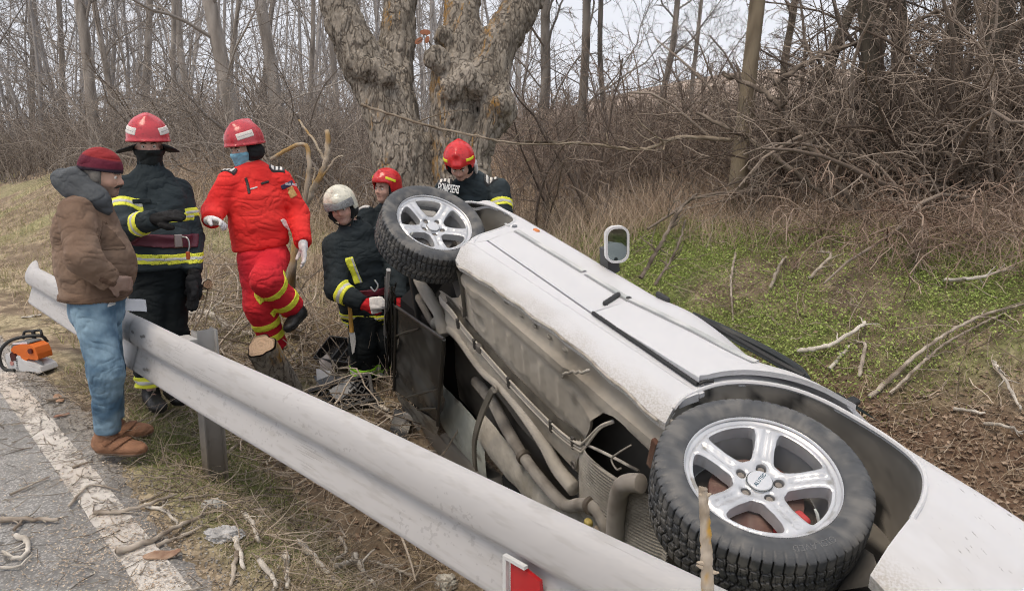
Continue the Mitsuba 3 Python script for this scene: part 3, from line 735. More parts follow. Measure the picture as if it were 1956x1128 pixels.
w0, W0 = wheel(V(.712, 2.023, .789), V(0, -.42, .907), V(0.751, 2.086, 0.904) - V(.712, 2.023, .789), 0, 924, 56, .0055, lettering=V(0.701, 1.968, 0.824) - V(0.684, 1.962, 0.794))
w1, W1 = wheel(V(-.436, 4.288, 1.281), V(.347, -.538, .768), V(-0.535, 4.322, 1.393) - V(-.436, 4.288, 1.281), 1, 480, 32, .008)
def ang_of(pt, centre, n, sd):
    z = unit(n); x = unit(np.asarray(sd) - z * (np.asarray(sd) @ z)); q = pt - centre
    return math.atan2(q @ np.cross(z, x), q @ x)
c0, n0 = V(.712, 2.023, .789), V(0, -.42, .907)
sd0 = V(0.751, 2.086, 0.904) - c0
# where the lettering starts: lower right of the near wheel, reading towards the left
def ray_hit(pt, c, n):
    d = pt - EYE
    return EYE + d * (((c - EYE) @ unit(n)) / (d @ unit(n)))
a_txt = ang_of(ray_hit(V(0.874, 1.833, 0.654), c0, n0), c0, n0, sd0)
rep_text(w0, W0, 'GISLAVED', a_txt)
for cx in (0,):
    wheel(cwp((cx, -.84, 0.0)), -CM[:, 1], CM[:, 0], 2 if cx == 0 else 3, 220, 20, .01, parts=False, inward=.06)

# ---------------- the underside
def fl_z(x, y):
    ys = [-.80, -.74, -.50, -.36, -.30, -.16, .00, .09, .15, .19, .23, .31, .345, .40, .43, .63, .66, .705, .72, .80, .82, .845]
    zs = [-.06, -.05, -.045, -.04, .02, .06, .055, .03, -.01, -.045, -.072, -.072, -.045, -.035, -.045, -.045, -.062, -.062, -.036, -.036, -.036, -.034]
    z = np.interp(y, ys, zs)
    z = z + .012 * sstep(1.06 - .25 * (y - .67), 1.03 - .25 * (y - .67), x) * (y > .6)
    z = z - .03 * np.exp(-((x - .80) / .10) ** 2 - ((y - .58) / .07) ** 2)
    z = z + .02 * sstep(1.9, 2.4, x) * (y > .4) - .012 * (sstep(1.88, 1.93, x) - sstep(2.0, 2.1, x)) * (y > .55) * (y < .72)
    inr = sstep(.435, .46, y) * sstep(.625, .60, y)
    for xr in (1.12, 1.28, 1.44, 1.60, 1.76):
        z = z - .011 * np.exp(-((x - xr) / .022) ** 4) * inr
    rr_ = np.hypot(x - 1.93, y - .52)
    z = z - .009 * np.exp(-((rr_ - .05) / .012) ** 2) + .012 * np.exp(-(rr_ / .045) ** 4)
    z = z - .006 * np.exp(-((x - 2.03 + .1 * (y - .5)) / .010) ** 2) * (y > .42)
    p = np.stack([x * 4, y * 4, 0 * x], -1)
    return z + .008 * (meshkit.fbm(p, 3, 6) - .5) + .002 * (meshkit.fbm(p * 8, 2, 16) - .5)
fpoly = sg.Polygon([(.37, .812), (.41, .70), (.47, .625), (.54, .635), (.62, .665), (.70, .665), (.77, .64), (.84, .56), (.93, .42), (.98, .20), (1.02, .10), (1.35, .09), (1.93, .13), (2.30, .29), (2.55, .30), (2.62, .42), (2.45, .44), (2.30, .50), (2.16, .62), (2.12, .805)])
holes = [sg.Point(x, y).buffer(.015, quad_segs=6) for x, y in ((1.733, .772), (1.60, .768), (1.445, .764), (1.314, .766), (1.188, .770), (1.06, .772))]
hp = shapely.union_all([shapely.affinity.scale(h, 1.25, .62) for h in holes])
m = sheet(fpoly.difference(hp), lambda x, y: np.stack([x, y, fl_z(x, y)], -1), .016, .012, (0, 0, 1))
part(car, 'floor_pan', cw(m), 'dusty', dustc(3, 21, (.235, .21, .175), (.36, .33, .285), (.15, .137, .12), .68), smooth=35, label='dusty floor pan')
for h in holes:
    c = h.centroid; e = np.array(shapely.affinity.scale(h, 1.3, .66).exterior.coords)
    part(car, 'drain_plug', cw(tube(np.stack([e[:, 0], e[:, 1], fl_z(e[:, 0], e[:, 1]) - .001], -1), .0035, 5)), 'matte', (.33, .31, .27), smooth=True)
    part(car, 'drain_plug', cw(xf(tm(trimesh.creation.icosphere(1)), np.diag([.016, .008, .006]), (c.x, c.y, -.044))), 'matte', (.22, .205, .18), smooth=True)
# ragged edge of the underseal between sill and floor
xe = np.linspace(.42, 2.06, 90)
part(car, 'sill_flange', cw(tube(np.stack([xe, y_side(xe, sill_bot(xe)) - .006, sill_bot(xe) - .001 - .004 * meshkit.noise(np.stack([xe * 22, 0 * xe, 0 * xe], -1), 3)], -1), .003 + .003 * meshkit.noise(np.stack([xe * 40, 0 * xe, 0 * xe], -1), 4), 6)), 'matte', dustc(30, 33, (.24, .21, .17), (.5, .47, .42), (.2, .18, .15)), smooth=True)
ne = smooth_path([(1.045, .655, -.066), (1.02, .69, -.072), (.93, .745, -.074), (.86, .78, -.074), (.80, .825, -.085)], 20)
part(car, 'seam_edge', cw(tube(ne + .004 * np.sin(np.arange(20)[:, None] * V(1.7, 2.3, 0)), .006, 6)), 'matte', dustc(20, 41), smooth=True)
shade_strip = sheet(sg.Polygon([(2.48, .392), (2.12, .362), (1.6, .326), (1.15, .326), (.95, .36), (.96, .425), (1.15, .392), (1.6, .392), (2.12, .428), (2.48, .452)]), lambda x, y: np.stack([x, y, fl_z(x, y) - .010], -1), .02)  # dark strip added to paint the shade round the brake lines
part(car, 'line_channel', cw(shade_strip), 'matte', dustc(12, 49, (.075, .068, .058), (.13, .12, .10)), smooth=True)
# brake lines with clips
for k, (dy, dz) in enumerate(((0, 0), (.014, .003), (.034, .0))):
    pts = smooth_path([(2.50, .40 + dy, -.055 + dz), (2.30, .40 + dy, -.062 + dz), (2.10, .372 + dy, -.068 + dz), (1.60, .338 + dy, -.072 + dz), (1.15, .338 + dy, -.075 + dz), (.93, .375 + dy, -.078 + dz), (.87, .42 + dy, -.078 + dz), (.76, .58 + dy * .3, -.07 + dz), (.72, .62 + dy * .2, -.03)], 50)
    part(car, 'brake_line', cw(tube(pts - V(0, 0, .006), .0055, 6)), 'satin', dustc(20, 50 + k, (.34, .315, .275), (.46, .43, .38)), smooth=True)
for x, y in ((2.20, .40), (1.98, .375), (1.58, .35), (1.16, .35), (.97, .38)):
    part(car, 'line_clip', cw(xf(rbox((.022, .062, .016), .005), None, (x, y + .004, -.080))), 'satin', (.055, .052, .048))
part(car, 'line_clamp', cw(xf(rbox((.05, .05, .03), .012), None, (1.93, .375, -.075))), 'satin', (.12, .11, .10))
# frame rail: the pale round-backed member inboard of the brake lines
rp = smooth_path([(2.52, .245, -.055), (2.27, .285, -.062), (1.95, .235, -.066), (1.72, .25, -.064), (1.45, .235, -.070), (1.25, .20, -.078), (1.12, .15, -.085), (.97, .145, -.088)], 44)
part(car, 'frame_rail', cw(tube(rp, np.interp(np.linspace(0, 1, 44), [0, .5, 1], [.030, .026, .034]), 14)), 'dusty', dustc(4, 61, (.27, .25, .215), (.40, .375, .335), (.18, .165, .145), .66), smooth=True)
part(car, 'tunnel_plate', cw(sheet(sg.Polygon([(1.98, .21), (1.60, .19), (1.30, .155), (1.02, .12), (1.04, -.02), (1.30, .02), (1.62, .05), (1.90, .11)]), lambda x, y: np.stack([x, y, -.035 + .12 * (y - .1) * -1 + .01 * meshkit.fbm(np.stack([x * 6, y * 6, 0 * x], -1), 2, 5)], -1), .03, .02, (0, 0, 1))), 'dusty', dustc(4, 66, (.13, .122, .11), (.20, .187, .168), (.08, .075, .068), .6), smooth=30)
tunnel = sheet(sg.Polygon([(2.7, .14), (1.0, .12), (1.0, -.34), (2.7, -.40)]), lambda x, y: np.stack([x, y, .035 + 0 * x], -1), .08)
part(car, 'tunnel', cw(tunnel), 'dusty', dustc(5, 68, (.075, .07, .063), (.15, .14, .125), (.04, .038, .035), .55), smooth=30)
# front pipe and exhaust
ex = smooth_path([(2.34, -.08, .03), (2.12, -.03, .0), (1.93, .01, -.03), (1.72, -.01, -.06), (1.42, -.02, -.09), (1.10, .01, -.11), (.98, .055, -.115), (.88, .14, -.115), (.76, .215, -.115), (.69, .19, -.115), (.665, .11, -.115), (.66, .0, -.11)], 70)
part(car, 'exhaust_pipe', cw(tube(ex, np.interp(np.linspace(0, 1, 70), [0, .3, .33, 1], [.033, .031, .0285, .0285]), 14)), 'matte', lambda v: jitter(tocar(v), (.17, .155, .138), (.31, .292, .265), 14, 71, 4), smooth=True, label='mottled exhaust pipe')
for q in (.36, .72):
    i = int(q * 69); d = unit(ex[i + 1] - ex[i - 1])
    part(car, 'pipe_clamp', cw(tube([ex[i] - d * .014, ex[i] + d * .014], .038, 16)), 'dull_metal', (.18, .155, .13))
big = smooth_path([(.44, .56, -.11), (.49, .535, -.13), (.535, .475, -.135), (.565, .36, -.135), (.585, .22, -.135), (.60, .06, -.13)], 40)
part(car, 'exhaust_pipe', cw(tube(big, .034, 16)), 'matte', lambda v: jitter(tocar(v), (.185, .165, .145), (.33, .31, .285), 9, 77, 4), smooth=True, label='bent exhaust pipe beside the rear wheel')
part(car, 'pipe_hanger', cw(tube(smooth_path([(.70, .17, -.145), (.72, .12, -.155), (.70, .05, -.15), (.72, -.02, -.14)], 14), .012, 8)), 'satin', (.24, .20, .16))
part(car, 'rubber_mount', cw(xf(rbox((.035, .035, .03), .01), None, (.755, .155, -.15))), 'satin', (.40, .32, .10))
# ribbed heat shield around the fuel tank
u, w = np.meshgrid(np.linspace(0, 1, 70), np.linspace(0, 1, 220), indexing='ij')
xx = .99 - .62 * u + .06 * (w - .5)
yyy = .40 + .12 * u - .62 * w
zt = -.055 - .055 * np.sin(np.pi * np.clip(u * 1.05, 0, 1)) ** .7 - .01 * u
rib = .0055 * np.sin((w * 38 + 1.2 * np.sin(u * 2.6)) * 2 * np.pi)
part(car, 'heat_shield', cw(gridmesh(np.stack([xx, yyy, zt + rib + .01 * meshkit.fbm(np.stack([xx * 5, yyy * 5, 0 * xx], -1), 2, 4)], -1))), 'dusty', dustc(6, 81, (.26, .24, .205), (.40, .375, .33), (.17, .155, .135), .62), smooth=True, label='ribbed heat shield beside the near wheel')
part(car, 'shield_bolt', cw(xf(tm(trimesh.creation.torus(.016, .006, 16, 8)), None, (.955, .285, -.092))), 'satin', (.12, .11, .10), smooth=True)
part(car, 'shield_edge', cw(tube(smooth_path([(.95, .40, -.075), (.80, .47, -.085), (.65, .52, -.085), (.50, .56, -.08)], 20), .006, 8)), 'matte', dustc(8, 84, (.36, .34, .30), (.48, .46, .42)), smooth=True)
part(car, 'hook', cw(tube(smooth_path([(.57, .62, -.06), (.60, .58, -.10), (.62, .545, -.115), (.58, .53, -.12), (.55, .555, -.12)], 20), .004, 6)), 'satin', (.20, .185, .165), smooth=True)
# woven aluminised shields beyond the tunnel
def woven(x0, x1, y0, y1, z, seed, nm, sh, label=None, weave=True, cols=((.28, .26, .22), (.46, .43, .38))):
    u, w = np.meshgrid(np.linspace(0, 1, 160 if weave else 40), np.linspace(0, 1, 60 if weave else 30), indexing='ij')
    x = x0 + (x1 - x0) * u; y = y0 + (y1 - y0) * w + sh * u
    t = (.0022 * np.sin(u * 2 * np.pi * 70) * np.sin(w * 2 * np.pi * 20)) if weave else 0
    zz = z - .05 * np.sin(np.pi * w) ** .6 + t + .03 * (meshkit.fbm(np.stack([x * 5, y * 5, 0 * x], -1), 3, seed) - .5)
    part(car, nm, cw(gridmesh(np.stack([x, y, zz], -1))), 'dusty', dustc(7, seed, *cols, (.14, .13, .115), .6), smooth=True, label=label)
woven(2.06, 1.15, -.10, -.36, -.06, 91, 'woven_shield', .03)
woven(1.12, .62, -.02, -.22, -.08, 93, 'woven_shield', .12)
woven(2.80, 2.02, -.30, -.72, -.045, 95, 'tunnel_shield', .08, None, False, ((.27, .29, .27), (.40, .42, .385)))
part(car, 'cross_member', cw(xf(rbox((.95, .26, .10), .03), np.array([[.97, .25, 0], [-.25, .97, 0], [0, 0, 1]]), (2.45, -.80, -.03))), 'dusty', dustc(4, 97, (.20, .185, .16), (.30, .28, .25)), smooth=40)
part(car, 'sump', cw(xf(rbox((1.1, .40, .12), .04), None, (1.35, -.60, .0))), 'dusty', (.035, .034, .032), smooth=40)
# the strap hanging across the tunnel
st = smooth_path([(1.70, .262, -.10), (1.715, .235, -.125), (1.83, .02, -.16), (1.93, -.18, -.17), (2.0, -.36, -.16), (2.03, -.44, -.15)], 24)
part(car, 'strut', cw(gridmesh(np.stack([st + V(o, .3 * o, h) for o, h in ((-.022, 0), (-.018, -.007), (.018, -.007), (.022, 0), (.018, .006), (-.018, .006))], 1), closed_v=True)), 'satin', dustc(7, 101, (.085, .08, .07), (.16, .15, .13)), smooth=40)
part(car, 'strut_bolt', cw(xf(tm(trimesh.creation.torus(.017, .006, 16, 8)), None, (1.70, .262, -.105))), 'satin', (.26, .24, .21), smooth=True)
# rusty bracket in front of the near wheel and dark mud flap behind it
part(car, 'rusty_bracket', cw(xf(rbox((.03, .13, .018), .005), np.array([[.97, -.25, 0], [.25, .97, 0], [0, 0, 1]]), (.405, .70, -.085))), 'matte', lambda v: jitter(v, (.10, .05, .035), (.22, .155, .12), 30, 103), smooth=40)
part(car, 'mud_flap', cw(hullpts([V(-0.287, 0.660, 0.008), V(-0.201, 0.660, 0.186), V(-0.270, 0.700, 0.153), V(-0.345, 0.720, 0.090), V(-0.357, 0.720, 0.056), V(-0.322, 0.700, 0.062), V(-0.251, 0.600, 0.055), V(-0.162, 0.600, 0.239)])), 'matte', dustc(9, 104, (.13, .125, .115), (.30, .285, .26), (.03, .03, .03), .5), smooth=40)
part(car, 'rear_valance', cw(sheet(sg.Polygon([(-.34, .66), (-.93, .70), (-.93, -.70), (-.34, -.70)]), lambda x, y: np.stack([x, y, -.05 + .03 * meshkit.fbm(np.stack([x * 4, y * 4, 0 * x], -1), 2, 3)], -1), .06)), 'matte', dustc(5, 105, (.05, .048, .045), (.12, .112, .10)), smooth=True)
part(car, 'axle_beam', cw(tube([(.02, .62, -.01), (.05, .30, -.03), (.05, -.62, -.03)], .045, 12)), 'matte', (.03, .029, .028), smooth=True)
part(car, 'suspension_arm', cw(tube([(.0, .60, -.02), (.45, .48, -.04)], .03, 10)), 'matte', dustc(8, 107, (.05, .047, .044), (.11, .10, .09)), smooth=True)

# ---------------- the torn front: undertray, subframe, hanging wires
def tray_quad(a, b, c, d, n=26, f=None):
    u, w = np.meshgrid(np.linspace(0, 1, n), np.linspace(0, 1, n), indexing='ij')
    P = (1 - u)[..., None] * ((1 - w)[..., None] * a + w[..., None] * d) + u[..., None] * ((1 - w)[..., None] * b + w[..., None] * c)
    nrm = unit(np.cross(b - a, d - a))
    return P + nrm * (f(u, w)[..., None] if f else 0)
tl, tr, br, bl = V(2.985, 0.221, -0.200), V(2.111, 0.385, -0.200), V(2.415, -0.345, -0.220), V(3.398, -0.628, -0.220)
def rel(u, w): return .016 * (sstep(.28, .34, w - .35 * u) - sstep(.46, .52, w - .35 * u)) + .010 * (sstep(.70, .74, w - .25 * u) - sstep(.80, .84, w - .25 * u)) + .02 * meshkit.fbm(np.stack([u * 3, w * 3, 0 * u], -1), 2, 3)
ut = tray_quad(tl, tr, br, bl, 40, rel)
utk = part(car, 'undertray', cw(gridmesh(ut)), 'wet', lambda v: jitter(tocar(v), (.008, .009, .010), (.055, .058, .058), 5, 111, 3, .45, .75), smooth=True, label='black plastic undertray hanging loose')
part(utk, 'edge', cw(tube([tr, br], .011, 8)), 'wet', (.014, .015, .015))
part(utk, 'edge', cw(tube([tl, tr], .010, 8)), 'wet', (.02, .021, .021))
part(utk, 'edge', cw(tube([tl, bl], .010, 8)), 'wet', (.02, .021, .021))
for a, b in (((.30, .98), (.98, .55)), ((.62, .98), (.98, .78)), ((.05, .30), (.55, .05))):
    seg = [tray_quad(tl, tr, br, bl, 2, None)[0, 0] * 0 + (1 - u) * ((1 - w) * tl + w * bl) + u * ((1 - w) * tr + w * br) - V(0, 0, .012) for u, w in (a, tuple(lerp(np.array(a), np.array(b), .5)), b)]
    part(utk, 'rib', cw(tube(seg, [.004, .010, .004], 8)), 'wet', (.03, .032, .032), smooth=True)
lowt = tray_quad(V(3.404, -0.640, -0.220), V(2.415, -0.345, -0.220), V(2.709, -0.630, -0.160), V(3.466, -0.908, -0.160), 20, lambda u, w: .015 * meshkit.fbm(np.stack([u * 5, w * 5, 0 * u], -1), 2, 8))
part(car, 'undertray_lip', cw(gridmesh(lowt)), 'wet', lambda v: jitter(tocar(v), (.045, .05, .05), (.17, .18, .175), 8, 113), smooth=True)
part(car, 'engine', cw(hullpts([V(3.532, 0.004, -0.020), V(2.679, 0.093, -0.020), V(2.986, -0.708, -0.040), V(4.118, -1.218, -0.040), (2.5, .35, .3), (3.3, .35, .3), (2.5, -.6, .3), (3.3, -.6, .3)])), 'matte', (.012, .012, .013), smooth=40)
part(car, 'radiator_support', cw(xf(rbox((.05, 1.25, .34), .015), None, (3.12, -.02, .12))), 'satin', (.025, .025, .027), smooth=40)
part(car, 'crossbar', cw(tube([V(3.888, 0.091, 0.020), V(4.000, -0.145, -0.000), V(4.205, -0.604, -0.020), V(4.117, -0.800, -0.050)], [.018, .016, .016, .012], 8)), 'satin', (.33, .33, .33), label='pale bent crossbar at the torn front')
arm = [V(3.032, 0.336, -0.020), V(2.785, 0.348, -0.050), V(2.510, 0.336, -0.080), V(2.411, 0.241, -0.100)]
part(car, 'control_arm', cw(tube(arm, [.03, .04, .034, .04], 10)), 'matte', dustc(7, 115, (.19, .175, .15), (.30, .28, .25)), smooth=True)
part(car, 'control_arm', cw(tube([V(3.276, 0.214, 0.020), V(3.074, 0.187, -0.020), V(2.795, 0.154, -0.050), V(2.566, 0.128, -0.060)], [.02, .024, .02, .02], 8)), 'matte', dustc(7, 116, (.12, .11, .10), (.22, .205, .18)), smooth=True)
part(car, 'ball_joint', cw(xf(tm(trimesh.creation.icosphere(2, radius=.045)), None, V(2.592, 0.228, -0.070))), 'matte', dustc(7, 117, (.20, .185, .16), (.34, .32, .28)), smooth=True)
part(car, 'subframe_bracket', cw(xf(rbox((.16, .10, .05), .012), np.array([[.9, .43, 0], [-.43, .9, 0], [0, 0, 1]]), V(2.666, 0.157, -0.030))), 'matte', dustc(7, 118, (.22, .20, .175), (.33, .31, .275)), smooth=40)
part(car, 'drive_shaft', cw(tube([V(3.564, 0.060, 0.100), V(3.027, 0.079, 0.020), V(2.857, -0.238, 0.020)], .022, 10)), 'satin', (.03, .03, .03))
rng = np.random.default_rng(5)
for k in range(9):
    a = V(3.737, 0.024, -0.000) + rng.normal(0, .04, 3); b = V(4.053, -0.919, -0.050) + rng.normal(0, .04, 3)
    mid = lerp(a, b, rng.uniform(.3, .7)) + rng.normal(0, .035, 3)
    part(car, 'wire', cw(tube(smooth_path([a, lerp(a, mid, .5) + rng.normal(0, .015, 3), mid, lerp(mid, b, .5) + rng.normal(0, .015, 3), b], 18), rng.uniform(.003, .010), 6)), 'wet', [(.012, .012, .012), (.012, .012, .012), (.05, .05, .05), (.20, .20, .20)][k % 4], smooth=True)
part(car, 'front_strut_tower', cw(hullpts([V(4.177, -0.232, 0.060), V(3.452, -0.029, -0.080), V(3.863, -0.933, -0.080), V(4.732, -1.313, 0.060), V(4.683, -0.860, 0.100)])), 'wet', (.013, .014, .014), smooth=40)
hose = smooth_path([V(5.602, -2.474, -0.100), V(4.612, -1.667, -0.140), V(3.766, -1.088, -0.160), V(3.308, -0.833, -0.150), V(3.252, -0.904, -0.120)], 24)
part(car, 'hose', cw(gridmesh(np.stack([hose + V(0, o, h) for o, h in ((-.03, 0), (-.02, -.016), (.02, -.016), (.03, 0), (.02, .014), (-.02, .014))], 1), closed_v=True)), 'matte', lambda v: jitter(v, (.34, .33, .31), (.48, .47, .45), 12, 121), smooth=40, label='pale curved hose')
part(car, 'lower_arm', cw(hullpts([V(3.291, -0.865, -0.100), V(3.009, -0.752, -0.100), V(2.712, -0.763, -0.080), V(2.978, -1.176, -0.060), V(3.275, -1.373, -0.020), V(3.584, -1.221, -0.020)])), 'dusty', dustc(6, 123, (.19, .175, .15), (.31, .29, .26)), smooth=40)

# ================================================================== guardrail
rail = thing('guardrail', 'long white steel guardrail running diagonally along the road edge', 'guardrail')
RQ = 1.318                     # distance of its face from the road axis
def rail_p(s, q, z):
    x, y = xy(q, s); return np.stack([x, y, z - .022 + 0 * x], -1)
# W-beam cross-section: (depth behind the front plane, height)
wprof = np.array([(.080, .742), (.078, .752), (.066, .757), (.046, .753), (.030, .744), (.018, .730), (.008, .708), (.002, .680), (.0, .650), (.002, .630), (.008, .616), (.020, .607), (.034, .600), (.040, .592), (.041, .582), (.037, .566), (.025, .530), (.012, .490), (.004, .467), (.004, .453), (.010, .443), (.024, .437), (.050, .437), (.078, .440), (.080, .450)])
def beam(s0, s1, n, tear=False):
    s = np.linspace(s0, s1, n)
    P = np.empty((n, len(wprof), 3))
    wob = .006 * np.sin(s * 1.1) + .004 * np.sin(s * 2.7 + 1)
    for k, (d, z) in enumerate(wprof):
        P[:, k] = rail_p(s, RQ + d + wob, z + .003 * np.sin(s * .8))
    return P
def thick(P, t=.004):
    nrm = np.cross(np.gradient(P, axis=0), np.gradient(P, axis=1)); nrm = unit(nrm)
    return np.concatenate([P, (P - nrm * t)[:, ::-1]], 1)
def rail_col(p, n, uv):
    s = -p.x * 0.688 + p.y * 0.726
    f = fbm(s * 1.1, p.z * 7.0, 1.0, 4)
    g = fbm(s * 9.0, p.z * 60.0, 2.0, 4)
    base = mix((0.405, 0.40, 0.402), (0.465, 0.46, 0.464), f)
    grime = smoothstep(0.52, 0.78, g) * 0.22 + 0.15 * dr.exp(-dr.square((p.z - 0.592) / 0.022)) * smoothstep(0.3, 0.6, f)
    line = fbm(s * 5.0 + 3.0, p.z * 260.0, 3.0, 2)
    patch = smoothstep(0.55, 0.68, fbm(s * 2.3, p.z * 9.0, 7.0, 3))
    scuff = smoothstep(0.66, 0.74, fbm(s * 55.0, p.z * 70.0, 5.0, 3)) * smoothstep(0.50, 0.62, fbm(s * 3.0, p.z * 14.0, 8.0, 2))
    c = mix(base, (0.25, 0.235, 0.205), dr.clip(grime, 0, 1))
    c = mix(c, (0.20, 0.195, 0.19), smoothstep(0.66, 0.74, line) * patch * 0.35)
    return mix(c, (0.15, 0.145, 0.14), scuff * 0.22)
scene['rail_paint'] = {'type': 'bumpmap', 'bump': proc(lambda p, n, uv: 0.0010 * fbm((p.y * 0.726 - p.x * 0.688) * 7.0, p.z * 14.0, 0.0, 3), 0.004), 'bsdf': {'type': 'twosided', 'bsdf': {'type': 'principled', 'base_color': proc(rail_col), 'roughness': 0.55, 'specular': 0.4}}}
RAILC = None
m1 = gridmesh(thick(beam(-2.2, 4.62, 90)), closed_v=True)
part(rail, 'beam', m1, 'rail_paint', RAILC, smooth=35)
B = beam(4.58, 7.22, 60)
tt = np.linspace(0, 1, 60)[:, None]
B[..., 0] += -.004 * RN[0]; B[..., 1] += -.004 * RN[1]
# torn far end: curls up and away
curl = sstep(.93, 1.0, tt)
topw = sstep(.68, .75, B[..., 2])
B[..., 2] += curl * .05 * topw + curl * .012 * (meshkit.noise(B * 14, 4) - .5)
B[..., :2] += (curl * .03 * topw)[..., None] * np.array([RN[0], RN[1]])
part(rail, 'beam', gridmesh(thick(B), closed_v=True), 'rail_paint', RAILC, smooth=35, label='far rail length with its torn end')
POSTC = lambda v: lerp(jitter(v, (.27, .268, .262), (.36, .355, .35), 6, 9, 4), np.array([.17, .145, .12]), (sstep(.45, .05, v[:, 2] + .25 * (meshkit.fbm(v * 9, 3, 4) - .5)))[:, None])
def post(s):
    c = [(0, -.04), (.0, .04), (.012, .04), (.012, .0), (.10, .0), (.10, .04), (.112, .04), (.112, -.04), (.104, -.04), (.104, -.006), (.008, -.006), (.008, -.04)]
    P = []
    for z in np.linspace(-.55, .755, 8):
        P.append([rail_p(np.array(s + ds), RQ + .155 + d, z) for d, ds in c])
    P = np.array(P)
    part(rail, 'post', gridmesh(P, closed_v=True), 'satin', POSTC, smooth=20)
    # spacer block between post and beam
    b = xf(rbox((.07, .13, .26), .008), np.stack([np.append(RN, 0)[:3], np.append(RD, 0)[:3], V(0, 0, 1)], 1) if len(RN) == 2 else None, rail_p(np.array(s), RQ + .118, .60))
    part(rail, 'spacer', b, 'satin', POSTC, smooth=30)
    for ds in (-.03, .03):
        for z, d in ((.672, .000), (.500, .014)):
            c0 = rail_p(np.array(s + ds), RQ + d, z)
            nn = V(-RN[0], -RN[1], .25 if z > .6 else -.25)
            part(rail, 'bolt', xf(tm(trimesh.creation.capsule(.004, .010, count=[10, 8])), frame(nn, V(RD[0], RD[1], 0)), c0) if False else xf(mani(manifold3d.Manifold.sphere(.012, 12).scale([1.5, .8, .45])), frame(nn, V(RD[0], RD[1], 0)), c0), 'dull_metal', (.33, .33, .33), smooth=40)
RN3, RD3 = V(RN[0], RN[1], 0), V(RD[0], RD[1], 0)
for s in (0.02, 4.02): 
    post(s)
# slots at the splice of the two lengths
for ds, z, d in ((4.33, .700, -.001), (4.37, .690, -.001), (4.33, .510, -.001), (4.38, .500, -.001), (4.52, .690, -.001), (4.28, .60, .073)):
    part(rail, 'splice_bolt', xf(mani(manifold3d.Manifold.sphere(.012, 12).scale([1.7, .7, .4])), frame(-RN3, RD3), rail_p(np.array(ds), RQ + d, z)), 'dull_metal', (.25, .245, .24), smooth=40)
# reflectors in the valley of the beam
def reflector(s, col, label, zc=.545):
    hw, hh = .045, .058
    pts = [(-.055, -hh), (.020, -hh), (.050, -.02), (.045, .035), (-.01, hh), (-.055, hh)]
    f = np.array([rail_p(np.array(s - a), RQ + .012 + (.028 if a > .0 else .0) * 0, .596 + z) for a, z in pts])
    pl = sheet(sg.Polygon(pts), lambda u, w: rail_p(s - u, RQ - .006 + .25 * np.maximum(u, 0), zc + w), .02, .012, tuple(RN3))
    r = part(rail, 'reflector', pl, 'gloss', col, smooth=30, label=label)
    br = sg.box(-.075, -.075, -.062, .072).union(sg.box(-.075, .062, .01, .072))
    pl2 = sheet(br, lambda u, w: rail_p(s - u, RQ - .018 + 0 * u, zc + w), .02, .014, tuple(RN3))
    part(r, 'bracket', pl2, 'satin', (.55, .56, .56), smooth=30)
reflector(1.335, (.42, .018, .022), 'red reflector in its bent bracket at the near end')
reflector(5.29, (.20, .025, .03), 'dark red reflector behind the man in the brown jacket', .57)

# ================================================================== people
def torso_d(p, pts, rad, lat, k):
    """stack of capsules along the spine, k times as wide across (lat) as deep"""
    lat = unit(lat); c = np.mean(pts, 0)
    d = None
    sq = lambda x: x - ((x - c) @ lat)[..., None] * (1 - 1 / k) * lat
    q = sq(p)
    for i in range(len(pts) - 1):
        e = cap_d(q, sq(np.asarray(pts[i])), sq(np.asarray(pts[i + 1])), rad[i], rad[i + 1])
        d = e if d is None else smin(d, e, .03)
    return d
def folds(p, f, amp, seed, axis=None, squash=2.6):
    q = p * f
    if axis is not None:
        a = unit(axis); q = q + (q @ a)[:, None] * a * (squash - 1)
    n = meshkit.fbm(q, 2, seed)
    return amp * (np.abs(n - .5) * 4 - .55)
def head_local(p, c, f, u, s=1.0):
    f = unit(f); u = unit(np.asarray(u) - f * (np.asarray(u) @ f)); l = np.cross(u, f)
    return ((p - c) @ np.stack([f, l, u], 1)) / s, np.stack([f, l, u], 1)
def head_d(q):
    d = ell_d(q, (-.012, 0, .025), (.098, .077, .094))
    d = smin(d, ell_d(q, (.020, 0, -.045), (.074, .060, .076)), .03)
    d = smin(d, ell_d(q, (.060, 0, -.098), (.028, .030, .022)), .025)
    m = q * [1, 0, 1] + np.abs(q) * [0, 1, 0]
    d = smin(d, cap_d(m, (.082, .012, .019), (.066, .046, .016), .012, .010), .012)
    d = smin(d, ell_d(m, (.052, .040, -.032), (.032, .026, .028)), .02)
    d = smax(d, -ell_d(m, (.097, .032, -.001), (.021, .018, .011)), .010)
    d = np.minimum(d, ell_d(m, (.075, .032, -.002), (.0125, .0125, .0115)))
    d = smin(d, cap_d(q, (.084, 0, .010), (.106, 0, -.030), .008, .0125), .010)
    d = smin(d, ell_d(m, (.092, .013, -.036), (.013, .009, .009)), .006)
    d = smin(d, cap_d(m, (.084, 0, -.064), (.076, .022, -.066), .0075, .005), .006)
    d = smax(d, -cap_d(m, (.094, 0, -.0655), (.082, .024, -.067), .0022, .0018), .004)
    d = smin(d, ell_d(m, (-.006, .077, -.006), (.021, .009, .033)), .008)
    return d
